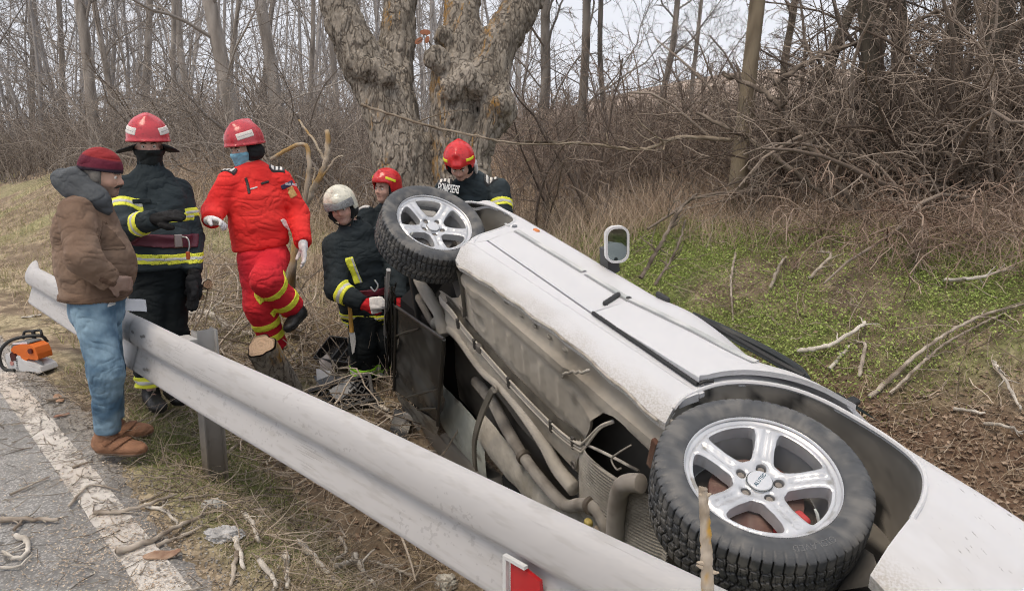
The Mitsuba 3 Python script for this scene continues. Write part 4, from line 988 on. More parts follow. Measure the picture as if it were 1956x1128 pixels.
def hand_d(p, w, d, n, side, curl=.5, s=1.0, spread=.0):
    """hand from wrist w along d, palm facing n; thumb leaves at n x d * side"""
    d = unit(d); n = unit(np.asarray(n) - d * (np.asarray(n) @ d)); t = np.cross(n, d) * side
    R = np.stack([d, t, n], 1); q = ((p - np.asarray(w)) @ R) / s
    o = smin(box_d(q, (.048, 0, .0), (.048, .041, .014), None, .013), cap_d(q, (-.02, 0, 0), (.02, 0, 0), .026, .026), .02)
    for i, (y, L) in enumerate(((.031, .073), (.0105, .082), (-.010, .077), (-.030, .060))):
        c = curl * (1 + .18 * i)
        a = np.array([.090, y, .002]); pts = [a]; ang = .25 * c; yaw = spread * (1.5 - i)
        for k, fr in enumerate((.45, .30, .25)):
            pts.append(pts[-1] + L * fr * np.array([math.cos(ang) * math.cos(yaw), math.sin(yaw), math.sin(ang)])); ang += .75 * c
        o = smin(o, chain_d(q, pts, (.0105, .0098, .0088, .0075), .004), .006)
    th = [(.018, .026, .006), (.045, .056, .016), (.072, .066, .026 + .02 * curl), (.094, .062, .034 + .035 * curl)]
    return smin(o, chain_d(q, [np.array(x) for x in th], (.017, .0135, .012, .009), .006), .012) * s
def foot_d(p, ankle, toe, up, s=1.0, r=(.050, .040, .034)):
    a, t = np.asarray(ankle, float), np.asarray(toe, float)
    d = unit(t - a - up * ((t - a) @ up)); base = a - up * .075 * s
    R = np.stack([d, np.cross(up, d), up], 1); q = ((p - base) @ R) / s
    o = smin(ell_d(q, (-.035, 0, .035), (.055, .040, .05)), ell_d(q, (.05, .0, .022), (.10, .046, .045)), .03)
    o = smin(o, ell_d(q, (.135, .004, .012), (.065, .050, .036)), .03)
    o = smin(o, cap_d(q, (-.015, 0, .04), (-.012, 0, .13), .045, .048), .03)
    return smax(o, -(q[:, 2] + .018), .008) * s
class Person: pass
def person(label, J, skin=(.42, .27, .21), seed=0, hands=(0, 0), group=None):
    """The continuous body under the clothes. J: joints in metres."""
    P = Person(); P.key = thing('person', label, 'person', group); P.J = J; P.seed = seed
    f, u = unit(J['hf']), unit(J['hu']); hc = J['head']
    lat = unit(J['Ls'] - J['Rs']); P.lat = lat
    hs = J.get('hs', 1.0)
    def hd(p):
        return local_d(p, hc, .17 * hs, lambda x: head_d(head_local(x, hc, f, u, hs)[0]) * hs)
    P.head = hd; _, P.HR = head_local(np.zeros((1, 3)), hc, f, u, hs); P.hc = hc; P.hs = hs
    neck_top = hc - u * .075 * hs - f * .022
    spine = [J['neck'], lerp(J['neck'], J['pelvis'], .35), lerp(J['neck'], J['pelvis'], .68), J['pelvis']]
    P.spine = spine
    def body(p):
        d = hd(p)
        d = smin(d, cap_d(p, neck_top, J['neck'], .054, .062), .03)
        d = smin(d, torso_d(p, spine, (.075, .105, .095, .105), lat, 1.42), .05)
        for s in 'LR':
            d = smin(d, chain_d(p, [J[s + 's'], J[s + 'e'], J[s + 'w']], (.052, .042, .027), .02), .035)
            d = smin(d, local_d(p, J[s + 'w'] + unit(J[s + 'hd']) * .08, .15, lambda x: hand_d(x, J[s + 'w'], J[s + 'hd'], J[s + 'hn'], 1 if s == 'R' else -1, J.get(s + 'curl', .5))), .015)
            d = smin(d, chain_d(p, [J[s + 'h'], J[s + 'k'], J[s + 'a']], (.085, .056, .038), .03), .04)
            d = smin(d, local_d(p, J[s + 'a'], .30, lambda x: foot_d(x, J[s + 'a'], J[s + 't'], J.get(s + 'up', V(0, 0, 1)), .92)), .02)
        return d
    allp = [J[k] for k in J if isinstance(J[k], np.ndarray) and k[-1] not in 'dnufp' or k in ('head',)]
    allp = [J[k] for k in ('head', 'neck', 'pelvis', 'Ls', 'Le', 'Lw', 'Rs', 'Re', 'Rw', 'Lh', 'Lk', 'La', 'Lt', 'Rh', 'Rk', 'Ra', 'Rt')]
    lo, hi = bounds(allp, .24)
    m = sdf_mesh(body, lo, hi, J.get('res', .0108))
    def col(v):
        q, _ = head_local(v, hc, f, u, hs)
        c = np.tile(np.array(skin), (len(v), 1)) * (.92 + .16 * meshkit.fbm(v * 40, 3, seed))[:, None]
        mm = q * [1, 0, 1] + np.abs(q) * [0, 1, 0]
        red = np.exp(-(np.linalg.norm((mm - [.10, .0, -.03]) / [.03, .02, .02], axis=1)) ** 2) + .7 * np.exp(-(np.linalg.norm((mm - [.06, .045, -.035]) / .025, axis=1)) ** 2)
        c = c * (1 - red[:, None] * [.0, .12, .12])
        lips = np.exp(-(np.linalg.norm((mm - [.085, .0, -.066]) / [.03, .022, .0075], axis=1)) ** 4)[:, None]
        c = c * (1 - lips) + np.array([.30, .13, .11]) * lips
        if J.get('stubble'):
            st = (sstep(-.045, -.062, q[:, 2]) * sstep(.0, .03, q[:, 0]))[:, None] * J['stubble']
            c = c * (1 - st) + np.array([.15, .125, .115]) * st
        return c
    part(P.key, 'body', m, 'skin', col, smooth=True)
    H = lambda a, b=None: hc + P.HR @ (np.asarray(a, float) * hs)
    P.H = H
    for s in (1, -1):
        e = part(P.key, 'eye', xf(tm(trimesh.creation.icosphere(2, radius=.0122 * hs)), None, H((.0765, .032 * s, -.002))), 'gloss', (.62, .58, .55), smooth=True)
        part(e, 'iris', xf(tm(trimesh.creation.icosphere(2, radius=.0066 * hs)), None, H((.0835, .031 * s, -.002))), 'gloss', (.035, .028, .022), smooth=True)
        if J.get('brows', True):
            pts = [H((.094, .013 * s, .017)), H((.090, .032 * s, .022)), H((.077, .048 * s, .017))]
            part(P.key, 'eyebrow', tube(smooth_path(pts, 8), np.array([.0035, .0045, .005, .005, .0048, .0042, .0034, .002]) * hs, 6), 'matte', J.get('browcol', (.06, .045, .035)))
    return P
def garment(P, name, d, box, mat, col, h=.0155, label=None):
    ks = dict(u=('neck', 'pelvis', 'Ls', 'Le', 'Lw', 'Rs', 'Re', 'Rw'), l=('pelvis', 'Lh', 'Lk', 'La', 'Rh', 'Rk', 'Ra'))
    if isinstance(box, str): box = bounds([P.J[k] for k in ks[box]], .27)
    m = sdf_mesh(d, *box, h)
    return part(P.key, name, m, mat, col, smooth=True, label=label)
YEL, SIL = (.74, .76, .06), (.52, .52, .49)
LIME = (.38, .80, .05)
def inside_of(d, p, reg, off, thick, h):
    """shell of thickness 'thick' of the surface d within the region reg < 0, working d out only where it matters"""
    o = np.array(reg, float)
    k = reg < h * 9
    if k.any():
        g = d(p[k])
        o[k] = np.maximum.reduce([g - off, -(g + thick), reg[k]])
    return o
def band(parent, d, c, ax, w, rmax, name='reflective_band', outer=YEL, inner=SIL, h=.0065, off=.004, along=None, frac=.36):
    """tape round a limb or a trunk: a thin shell of the garment's own surface between two planes"""
    ax = unit(ax)
    def shell(o, hw):
        def f(p):
            t = np.abs((p - c) @ ax) - hw
            r = np.linalg.norm((p - c) - ((p - c) @ ax)[:, None] * ax, axis=1) - rmax
            return inside_of(d, p, np.maximum(t, r), o, .006, h)
        return f
    R = rmax + .03
    m = sdf_mesh(shell(off, w / 2), c - R, c + R, h)
    k = part(parent, name, m, 'satin', outer, smooth=True)
    if inner is not None:
        part(k, 'silver_stripe', sdf_mesh(shell(off + .002, w * frac / 2), c - R, c + R, h), 'satin', inner, smooth=True)
    return k
def patch(parent, d, c, R3, half, name, col, mat='satin', off=.004, h=.005, label=None):
    """a thin shell of a surface inside a box with axes R3"""
    def f(p):
        q = np.abs((p - c) @ R3) - np.asarray(half)
        return inside_of(d, p, q.max(1), off, .006, h)
    r = np.linalg.norm(half) + .03
    return part(parent, name, sdf_mesh(f, c - r, c + r, h), mat, col, smooth=True, label=label)
def noisycol(c, v=.25, s=14, seed=0):
    c = np.asarray(c, float)
    return lambda p: c * (1 - v / 2 + v * meshkit.fbm(p * s, 3, seed))[:, None]
def jacket_sdf(P, spine, rad, k, sleeve, hem, cuffs=(True, True), amp=.007, seed=0, up=None, collar=None, belly=None, mid=None):
    J = P.J
    hemn, hemp = unit(hem[1]), np.asarray(hem[0])
    sl = {}
    def arms(p):
        o = None
        for s in 'LR':
            w = J[s + 'w']; e = J[s + 'e']
            d = chain_d(p, [J[s + 's'], e, w], sleeve, .035) + folds(p, 9, amp, seed + (3 if s == 'L' else 5), w - e)
            d = smax(d, (p - lerp(e, w, .97)) @ unit(w - e) , .012) if True else d
            near = np.linalg.norm(p - lerp(e, w, 1.0), axis=1)
            o = d if o is None else np.minimum(o, d)
        return o
    def trunk(p):
        d = torso_d(p, spine, rad, P.lat, k)
        if belly is not None: d = smin(d, ell_d(p, belly[0], belly[1]), .08)
        d = d + folds(p, 5.5, amp * 1.4, seed, V(0, 0, 1), 1.7)
        return smax(d, (p - hemp) @ hemn, .012)
    def f(p):
        d = smin(trunk(p), arms(p), .025)
        if collar is not None:
            a, b, r0, r1 = collar
            cd = cap_d(p, a, b, r0, r1)
            t = (p - a) @ unit(b - a)
            cd = smax(cd, t - np.linalg.norm(b - a), .01)
            cd = smax(cd, -(cap_d(p, lerp(a, b, .3), b + (b - a), r0 - .014, r1 - .014)), .006)
            d = smin(d, cd, .02)
        return d
    return f
def legs_sdf(P, rad, waist, cut=.95, amp=.008, seed=0, hipr=.13, k=1.25):
    J = P.J
    def f(p):
        o = torso_d(p, [waist, lerp(J['Lh'], J['Rh'], .5)], (hipr, hipr * .95), P.lat, k)
        for s in 'LR':
            a, kn, h = J[s + 'a'], J[s + 'k'], J[s + 'h']
            d = chain_d(p, [h, kn, a], rad, .05) + folds(p, 8, amp, seed + ord(s), a - kn) + folds(p, 17, amp * .35, seed + 9, a - kn)
            d = smax(d, (p - lerp(kn, a, cut)) @ unit(a - kn), .010)
            o = smin(o, d, .02)
        return o
    return f
def boots(P, col, mat='satin', s=1.06, sole=(.03, .028, .026), name='boot', shaft=.0):
    for sd in 'LR':
        J = P.J; up = J.get(sd + 'up', V(0, 0, 1))
        d = lambda p: foot_d(p, J[sd + 'a'], J[sd + 't'], up, s) + folds(p, 16, .003, 4)
        m = sdf_mesh(d, J[sd + 'a'] - .32, J[sd + 'a'] + .32, .009)
        k = part(P.key, name, m, mat, noisycol(col, .4, 30, 3), smooth=True)
        base = J[sd + 'a'] - up * .075 * s
        d2 = lambda p: np.maximum.reduce([foot_d(p, J[sd + 'a'], J[sd + 't'], up, s) - .005, np.abs((p - base) @ up + .012 * s) - .011])
        part(k, 'sole', sdf_mesh(d2, J[sd + 'a'] - .32, J[sd + 'a'] + .32, .009), 'matte', sole, smooth=True)
def glove(P, s, col, off=.006, name='glove', mat='cloth', cuff=.03, J=None, w=None, d=None, n=None, curl=None):
    J = P.J
    w = J[s + 'w'] if w is None else w
    dd, nn, cu = (J[s + 'hd'] if d is None else d), (J[s + 'hn'] if n is None else n), J.get(s + 'curl', .5) if curl is None else curl
    f = lambda p: smin(hand_d(p, w, dd, nn, 1 if s == 'R' else -1, cu, 1.0, .04) - off, cap_d(p, w - unit(dd) * .03, w + unit(dd) * .02, .036, .032), .01)
    return part(P.key, name, sdf_mesh(f, w - .26, w + .26, .0055), mat, noisycol(col, .3, 40, 2), smooth=True)

# ---- helmets, in head axes (x forward, y left, z up, metres)
def helmet(P, kind, col, stripe, seed=0, tilt=0.0, extra=None):
    HR, hc, hs = P.HR, P.hc, P.hs
    up = .014 if kind == 'round' else .006
    loc = lambda p: ((p - hc) @ HR) / hs - V(-.004, 0, up)
    def dome(q):
        if kind == 'round':
            d = ell_d(q, (-.012, 0, .045), (.146, .128, .142))
            d = smin(d, cap_d(q, (.055, 0, .160), (-.085, 0, .168), .016, .020), .035)
            d = smax(d, -(q[:, 2] - .012 - .05 * np.clip(q[:, 0], -.2, .2)), .01)
            b = ell_d(q - np.stack([0 * q[:, 0], 0 * q[:, 0], .016 + .05 * q[:, 0]], 1), (-.008, 0, .0), (.158, .138, .009))
            d = smin(d, b, .018)
            return smax(d, -ell_d(q, (-.012, 0, .03), (.130, .112, .128)), .004)
        if kind == 'jet':
            d = ell_d(q, (-.012, 0, .045), (.138, .120, .122))
            d = smin(d, ell_d(q, (-.03, 0, -.02), (.125, .118, .085)), .03)
            d = smin(d, cap_d(q, (.07, 0, .140), (-.115, 0, .110), .016, .022), .03)
            d = smin(d, box_d(q, (.105, 0, .060), (.030, .030, .028), None, .012), .03)
            d = smax(d, -(q[:, 2] + .075 + .0 * q[:, 0]), .01)
            d = smax(d, -box_d(q, (.14, 0, -.060), (.130, .095, .107), None, .03), .008)
            return smax(d, -ell_d(q, (-.010, 0, .015), (.118, .104, .125)), .004)
    f = lambda p: dome(loc(p)) * hs
    m = sdf_mesh(f, hc - .27, hc + .27, .0085)
    hk = part(P.key, 'helmet', m, 'gloss', (lambda v: np.asarray(col, float) * (.92 + .16 * meshkit.fbm(v * 18, 3, seed))[:, None] * (1 - .35 * sstep(.60, .72, meshkit.fbm(v * np.array([38, 38, 90.0]), 3, seed + 4)))[:, None]), smooth=True)
    W = lambda a: hc + HR @ ((np.asarray(a, float) + V(-.004, 0, up)) * hs)
    if stripe is not None:
        for s in (1, -1):
            if kind == 'round':
                c = W((.062, .105 * s, .085)); ax = unit(V(.62, -.55 * s, -.12))
                R3 = HR @ np.stack([ax, unit(np.cross(V(0, 0, 1), ax)), unit(np.cross(ax, np.cross(V(0, 0, 1), ax)))], 1)
                patch(hk, f, c, R3, (.062, .07, .024), 'reflective_patch', stripe, off=.003, h=.0045)
                patch(hk, f, c, R3, (.054, .07, .0026), 'reflective_line', (.30, .30, .31), off=.0045, h=.0035)
            else:
                c = W((.050, .105 * s, .075)); ax = unit(V(.72, -.35 * s, .30))
                R3 = HR @ np.stack([ax, unit(np.cross(V(0, 0, 1), ax)), unit(np.cross(ax, np.cross(V(0, 0, 1), ax)))], 1)
                patch(hk, f, c, R3, (.050, .06, .012), 'reflective_patch', stripe, off=.003, h=.0045)
    rim = []
    return hk, f, W
def shell_patch(P, name, region, off, mat, col, label=None, thick=.010, h=.006, base=None):
    """cloth on the head: region(q) negative where it lies, in head axes"""
    HR, hc, hs = P.HR, P.hc, P.hs
    b = base or P.head
    def f(p):
        return inside_of(b, p, region(((p - hc) @ HR) / hs) * hs, off, thick, h)
    return part(P.key, name, sdf_mesh(f, hc - .3, hc + .25, h), mat, col, smooth=True, label=label)

UPV = V(0, 0, 1)
# ---------------------------------------------------------------- A: the man in the brown jacket
J = dict(head=V(-2.265, 4.250, 1.548), hf=V(1, .10, -.18), hu=V(.10, 0, 1), hs=1.0, stubble=.55,
         neck=V(-2.346, 4.222, 1.403), pelvis=V(-2.294, 4.110, 0.832),
         Rs=V(-2.301, 4.018, 1.351), Re=V(-2.189, 3.843, 1.137), Rw=V(-2.102, 3.928, 0.997), Rhd=V(.35, .9, -.2), Rhn=V(-.6, .5, 0),
         Ls=V(-2.428, 4.415, 1.347), Le=V(-2.388, 4.440, 1.062), Lw=V(-2.253, 4.312, 0.928), Lhd=V(.3, -.75, -.3), Lhn=V(-.6, -.5, 0),
         Rh=V(-2.257, 3.998, 0.835), Rk=V(-2.170, 3.904, 0.512), Ra=V(-2.210, 3.925, 0.148), Rt=V(-2.049, 3.908, 0.064),
         Lh=V(-2.336, 4.214, 0.794), Lk=V(-2.324, 4.200, 0.459), La=V(-2.336, 4.214, 0.118), Lt=V(-2.191, 4.259, 0.036), browcol=(.10, .09, .085))
for s in 'RL': J[s + 'a'][2] = max(J[s + 'a'][2], .085)
A = person('man in brown jacket, blue jeans and maroon knitted hat standing by the guardrail', J, (.46, .29, .22), 1)
J['Rcurl'] = .9
spA = [V(-2.346, 4.217, 1.380), V(-2.352, 4.191, 1.244), V(-2.323, 4.154, 1.059), V(-2.294, 4.101, 0.789)]
dA = jacket_sdf(A, spA, (.112, .166, .176, .172), 1.28, (.092, .080, .062), (V(-2.288, 4.119, 0.880), V(-.05, 0, -1)), amp=.007, seed=11, belly=(V(-2.236, 4.154, 1.059), (.13, .16, .18)), collar=(V(-2.335, 4.217, 1.380), V(-2.300, 4.228, 1.437), .105, .095))
jc = lambda v: jitter(v, (.150, .098, .070), (.205, .143, .106), 5, 3, 4) * (.9 + .2 * meshkit.fbm(v * 90, 2, 4))[:, None]
jk = garment(A, 'jacket', dA, 'u', 'cloth', jc)
# seams, pocket flap, hem
patch(jk, dA, V(-2.089, 4.046, 1.288), frame(V(.3, -.95, 0), V(1, .2, -.1)), (.085, .007, .09), 'chest_flap', (.105, .068, .048), 'cloth', .006)
patch(jk, dA, V(-2.100, 4.034, 1.227), frame(V(.3, -.95, 0), V(1, .2, -.1)), (.090, .075, .09), 'chest_pocket', (.128, .086, .062), 'cloth', .004)
patch(jk, dA, V(-2.294, 4.123, 0.900), np.eye(3), (.42, .42, .012), 'hem', (.120, .078, .055), 'cloth', .006, h=.008)
patch(jk, dA, V(-2.059, 3.916, 0.985), frame(V(0, -1, .1), V(.75, 0, -.6)), (.09, .012, .09), 'pocket_welt', (.085, .052, .036), 'cloth', .008)
# grey hood lying on the shoulders
def hood(p):
    a = chain_d(p, [V(-2.485, 4.244, 1.514), V(-2.381, 4.209, 1.495), V(-2.253, 4.142, 1.411), V(-2.210, 4.153, 1.362)], (.060, .085, .060, .030), .05)
    b = chain_d(p, [V(-2.497, 4.284, 1.512), V(-2.438, 4.341, 1.489), V(-2.365, 4.356, 1.411), V(-2.266, 4.265, 1.365)], (.055, .075, .055, .028), .05)
    return smin(a, b, .04) + folds(p, 8, .010, 21)
garment(A, 'hood', hood, (V(-2.572, 4.196, 1.272) - .25, V(-2.167, 4.263, 1.613) + .3), 'cloth', noisycol((.075, .083, .092), .3, 12, 5), label='grey hood lying on his shoulders')
dj = legs_sdf(A, (.106, .082, .064), V(-2.294, 4.124, 0.903), .93, .004, 31, .150, 1.15)
jean = lambda v: jitter(v, (.060, .115, .18), (.21, .315, .405), 9, 8, 4) * (.82 + .36 * meshkit.fbm(v * np.array([120, 120, 30.0]), 2, 6))[:, None]
jn = garment(A, 'jeans', dj, 'l', 'cloth', jean, .011)
patch(jn, dj, V(-2.135, 3.915, 0.878), frame(V(0, -1, 0), V(1, 0, -.05)), (.022, .020, .12), 'label_patch', (.52, .54, .54), 'cloth', .005, h=.004)
boots(A, (.27, .145, .09), 'cloth', 1.08, (.15, .11, .085), 'shoe')
for sd in 'LR':
    ud = unit(J[sd + 't'] - J[sd + 'a'] - UPV * ((J[sd + 't'] - J[sd + 'a']) @ UPV)); ft_ = lambda p, sd=sd: foot_d(p, J[sd + 'a'], J[sd + 't'], UPV, 1.08)
    for k, (a_, z_) in enumerate(((.045, .0), (.085, -.025))):
        patch(A.key, ft_, J[sd + 'a'] + ud * a_ + UPV * (z_ - .0), frame(UPV * .6 + ud * .8, np.cross(UPV, ud)), (.08, .014, .05), 'shoe_strap', (.22, .115, .07), 'cloth', .010, .0055)
for k in ((228, 812, 235, 822), (230, 826, 240, 836)):
    pass
hatr = lambda q: np.maximum(-(q[:, 2] - .022 - .10 * np.minimum(q[:, 0], .0) - .0 * q[:, 0]), -1)
hat_base = lambda p: ell_d(((p - A.hc) @ A.HR) / A.hs, (-.014, 0, .030), (.104, .084, .104))
def hat_col(v):
    q = ((v - A.hc) @ A.HR) / A.hs
    t = sstep(.088, .096, q[:, 2] + .06 * q[:, 0])[:, None]
    c = np.array([.115, .018, .035]) * (1 - t) + np.array([.25, .026, .030]) * t
    lo = sstep(.042, .034, q[:, 2] - .05 * q[:, 0])[:, None]
    c = c * (1 - lo) + np.array([.030, .022, .035]) * lo
    return c * (.85 + .3 * meshkit.noise(np.stack([q[:, 1] * 300, q[:, 0] * 300, q[:, 2] * 60], -1), 3))[:, None]
part(A.key, 'hat', sdf_mesh(lambda p: np.maximum(hat_base(p) - .013, hatr(((p - A.hc) @ A.HR) / A.hs)), A.hc - .2, A.hc + .2, .006), 'cloth', hat_col, smooth=True, label='knitted hat, red on top and maroon below')
part(A.key, 'moustache', tube(smooth_path([A.H((.070, .034, -.062)), A.H((.094, .016, -.050)), A.H((.101, 0, -.047)), A.H((.094, -.016, -.050)), A.H((.070, -.034, -.062))], 14), .0075, 8), 'matte', (.035, .03, .028))
part(A.key, 'hair', sdf_mesh(lambda p: np.maximum.reduce([A.head(p) - .006, -(A.head(p) + .01), (lambda q: np.maximum(np.maximum(q[:, 2] - .03, -(q[:, 2] + .05)), q[:, 0] - .022))(((p - A.hc) @ A.HR))]), A.hc - .2, A.hc + .2, .006), 'matte', noisycol((.16, .15, .14), .5, 120, 3), smooth=True)

# folded white paper in his hand
pc = V(-2.116, 4.160, 0.830)
pp = sheet(sg.box(-.058, -.034, .058, .034), lambda u, w: np.stack([pc[0] + u, pc[1] - .004 + .12 * u * 0 + .02 * np.sin(u * 30), pc[2] + w - .15 * u], -1), .012, .006, (0, 1, 0))
single('folded_paper', pp, 'matte', 'folded white paper held at the waist of the man in the brown jacket', 'paper', lambda v: jitter(v, (.52, .55, .60), (.66, .68, .72), 12, 2), smooth=40)

# ---------------------------------------------------------------- B: dark fire jacket, black face cover
J = dict(res=.014, head=V(-2.441, 5.198, 1.705), hf=V(.42, -.90, -.06), hu=V(0, 0, 1), hs=1.04, neck=V(-2.439, 5.193, 1.469), pelvis=V(-2.383, 5.053, 0.860),
         Rs=V(-2.562, 5.061, 1.420), Re=V(-2.494, 4.850, 1.179), Rw=V(-2.188, 4.683, 1.261), Rhd=V(.93, -.1, .22), Rhn=V(.1, .5, -.8), Rcurl=.35,
         Ls=V(-2.311, 5.300, 1.392), Le=V(-2.237, 5.280, 1.081), Lw=V(-2.171, 5.092, 0.853), Lhd=V(.05, -.1, -1), Lhn=V(-.9, -.2, 0), Lcurl=.8,
         Rh=V(-2.431, 5.005, 0.822), Rk=V(-2.410, 4.875, 0.475), Ra=V(-2.417, 4.868, 0.124), Rt=V(-2.274, 4.678, 0.090),
         Lh=V(-2.345, 5.123, 0.801), Lk=V(-2.311, 4.992, 0.446), La=V(-2.340, 5.004, 0.091), Lt=V(-2.174, 4.799, 0.085), brows=True)
for s in 'RL': J[s + 'a'][2] = .10
B = person('firefighter in a red helmet with a black face cover, dark jacket and maroon belt', J, (.50, .32, .26), 2)
NAVY = lambda sd, b=1.0: (lambda v: jitter(v, np.array([.014, .020, .024]) * b, np.array([.030, .040, .046]) * b, 4, sd, 4))
spB = [V(-2.429, 5.172, 1.470), V(-2.426, 5.152, 1.366), V(-2.401, 5.102, 1.109), V(-2.380, 5.047, 0.832)]
dB = jacket_sdf(B, spB, (.105, .150, .150, .158), 1.48, (.092, .080, .062), (V(-2.380, 5.060, 0.894), V(0, 0, -1)), amp=.007, seed=41, collar=(V(-2.429, 5.170, 1.456), V(-2.443, 5.200, 1.608), .092, .082))
bj = garment(B, 'jacket', dB, 'u', 'cloth', NAVY(3, 1.35))
band(bj, dB, lerp(J['Rs'], J['Re'], .50), J['Re'] - J['Rs'], .072, .125)
band(bj, dB, lerp(J['Re'], J['Rw'], .56), J['Rw'] - J['Re'], .075, .105)
band(bj, dB, lerp(J['Ls'], J['Le'], .50), J['Le'] - J['Ls'], .065, .125)
band(bj, dB, V(-2.383, 5.076, 0.978), V(.10, 0, 1), .068, .33, h=.0085)
band(bj, dB, V(-2.405, 5.128, 1.241), V(.06, 0, 1), .060, .245, h=.0085)
patch(bj, dB, V(-2.230, 4.923, 1.340), frame(V(.5, -.85, 0), V(.85, .5, 0)), (.055, .014, .12), 'pocket_flap', (.016, .022, .026), 'cloth', .010)
patch(bj, dB, V(-2.386, 4.925, 1.350), frame(V(.5, -.85, 0), V(.85, .5, 0)), (.055, .014, .12), 'pocket_flap', (.016, .022, .026), 'cloth', .010)
patch(bj, dB, V(-2.268, 4.858, 1.272), frame(V(.5, -.85, 0), V(.85, .5, 0)), (.018, .20, .10), 'front_placket', (.020, .027, .031), 'cloth', .007)
bl_ = band(bj, dB, V(-2.394, 5.100, 1.102), V(.16, 0, 1), .085, .26, 'belt', (.095, .016, .032), None, .008, .012)
part(bl_, 'buckle', xf(rbox((.05, .02, .085), .006), frame(V(0, 0, 1), V(.85, .5, 0)), V(-2.166, 4.906, 1.098)), 'metal', (.36, .30, .30), smooth=40)
part(bl_, 'carabiner', tube(smooth_path([V(-2.149, 4.911, 1.125), V(-2.104, 4.899, 1.116), V(-2.090, 4.889, 1.066), V(-2.104, 4.880, 1.019)], 14), .006, 8), 'metal', (.40, .40, .40), smooth=True)
part(bl_, 'radio_tab', xf(rbox((.022, .02, .05), .005), None, V(-2.100, 4.878, 1.006)), 'satin', (.50, .10, .03), smooth=40)
dt = legs_sdf(B, (.120, .105, .092), V(-2.383, 5.068, 0.936), .90, .010, 51, .150, 1.3)
bt = garment(B, 'trousers', dt, 'l', 'cloth', NAVY(9, .45))
for s in 'RL': band(bt, dt, lerp(J[s + 'k'], J[s + 'a'], .80), J[s + 'a'] - J[s + 'k'], .075, .14)
boots(B, (.018, .018, .019), 'satin', 1.12)
glove(B, 'R', (.016, .016, .017), .008)
glove(B, 'L', (.020, .020, .021), .008)
hk, hf, HW = helmet(B, 'round', (.50, .050, .066), (.66, .63, .60), 4)
shell_patch(B, 'face_cover', lambda q: np.maximum(q[:, 2] + .022 + .10 * np.minimum(q[:, 0], .0) * 0, -(q[:, 2] + .34)), .012, 'cloth', noisycol((.016, .019, .020), .4, 20, 2), 'black cloth face cover', .02, .007, lambda p: smin(B.head(p), cap_d(p, B.H((-.01, 0, -.06)), J['neck'], .064, .066), .03))
def flap(p):
    q = ((p - B.hc) @ B.HR) / B.hs
    return ell_d(q - np.stack([0 * q[:, 0], 0 * q[:, 0], -.28 * np.abs(q[:, 1]) + .012 + .16 * q[:, 0]], 1), (-.040, .0, .004), (.160, .190, .017)) + .004 * np.sin(q[:, 1] * 40)
def flap2(p):
    q = ((p - B.hc) @ B.HR) / B.hs
    return np.maximum(flap(p), -ell_d(q, (.035, 0, 0), (.105, .090, .15)))
part(B.key, 'neck_flap', sdf_mesh(flap2, B.hc - .3, B.hc + .3, .007), 'cloth', noisycol((.020, .021, .023), .4, 20, 7), smooth=True)

# spare glove pair hanging from his belt
gl = thing('work_gloves', 'black work gloves hanging from the belt of the firefighter with the face cover', 'gloves')
gk = part(gl, 'glove', sdf_mesh(lambda p: hand_d(p, V(-2.136, 4.981, 0.808), V(.05, -.05, -1), V(-.6, -.8, 0), 1, .3, 1.05, .08) - .008, V(-2.136, 4.981, 0.808) - .26, V(-2.136, 4.981, 0.808) + .26, .006), 'cloth', noisycol((.022, .022, .024), .5, 30, 3), smooth=True)
part(gl, 'glove', sdf_mesh(lambda p: hand_d(p, V(-2.124, 5.029, 0.842), V(.16, -.05, -1), V(-.8, -.5, 0), -1, .4, 1.0, .08) - .008, V(-2.124, 5.029, 0.842) - .26, V(-2.124, 5.029, 0.842) + .26, .006), 'cloth', noisycol((.016, .016, .018), .5, 30, 4), smooth=True)

# ---------------------------------------------------------------- C: red suit, face mask, stepping over the branches
J = dict(res=.0115, head=V(-2.009, 5.805, 1.683), hf=V(-.50, -.84, -.16), hu=V(-.06, 0, 1), hs=1.04, neck=V(-1.956, 5.814, 1.519), pelvis=V(-1.897, 5.735, 0.908),
         Rs=V(-2.104, 5.695, 1.431), Re=V(-2.182, 5.566, 1.240), Rw=V(-2.114, 5.341, 1.189), Rhd=V(.86, -.45, -.06), Rhn=V(-.3, -.5, -.8), Rcurl=.75,
         Ls=V(-1.784, 5.901, 1.445), Le=V(-1.666, 5.932, 1.185), Lw=V(-1.574, 5.686, 0.970), Lhd=V(.12, -.25, -1), Lhn=V(-.85, -.4, 0), Lcurl=.35,
         Rh=V(-1.949, 5.666, 0.870), Rk=V(-1.868, 5.499, 0.538), Ra=V(-1.810, 5.634, 0.186), Rt=V(-1.713, 5.413, 0.101),
         Lh=V(-1.829, 5.788, 0.868), Lk=V(-1.770, 5.379, 0.756), La=V(-1.641, 5.593, 0.498), Lt=V(-1.591, 5.431, 0.296), Lup=V(-.50, -.10, .86), browcol=(.05, .04, .03))
C_ = person('rescuer in a bright red suit and face mask stepping over cut branches', J, (.52, .34, .27), 3)
RED = lambda sd: (lambda v: jitter(v, (.64, .026, .026), (.76, .045, .040), 4, sd, 3))
spC = [V(-1.956, 5.809, 1.496), V(-1.951, 5.779, 1.290), V(-1.923, 5.755, 1.113), V(-1.897, 5.729, 0.877)]
dC = jacket_sdf(C_, spC, (.105, .150, .150, .148), 1.42, (.092, .080, .066), (V(-1.905, 5.741, 0.939), V(.12, 0, -1)), amp=.006, seed=61, collar=(V(-1.956, 5.805, 1.473), V(-1.968, 5.803, 1.567), .088, .080))
cj = garment(C_, 'jacket', dC, 'u', 'cloth', RED(4))
dCt = legs_sdf(C_, (.118, .106, .094), V(-1.905, 5.746, 0.963), .96, .006, 71, .142, 1.25)
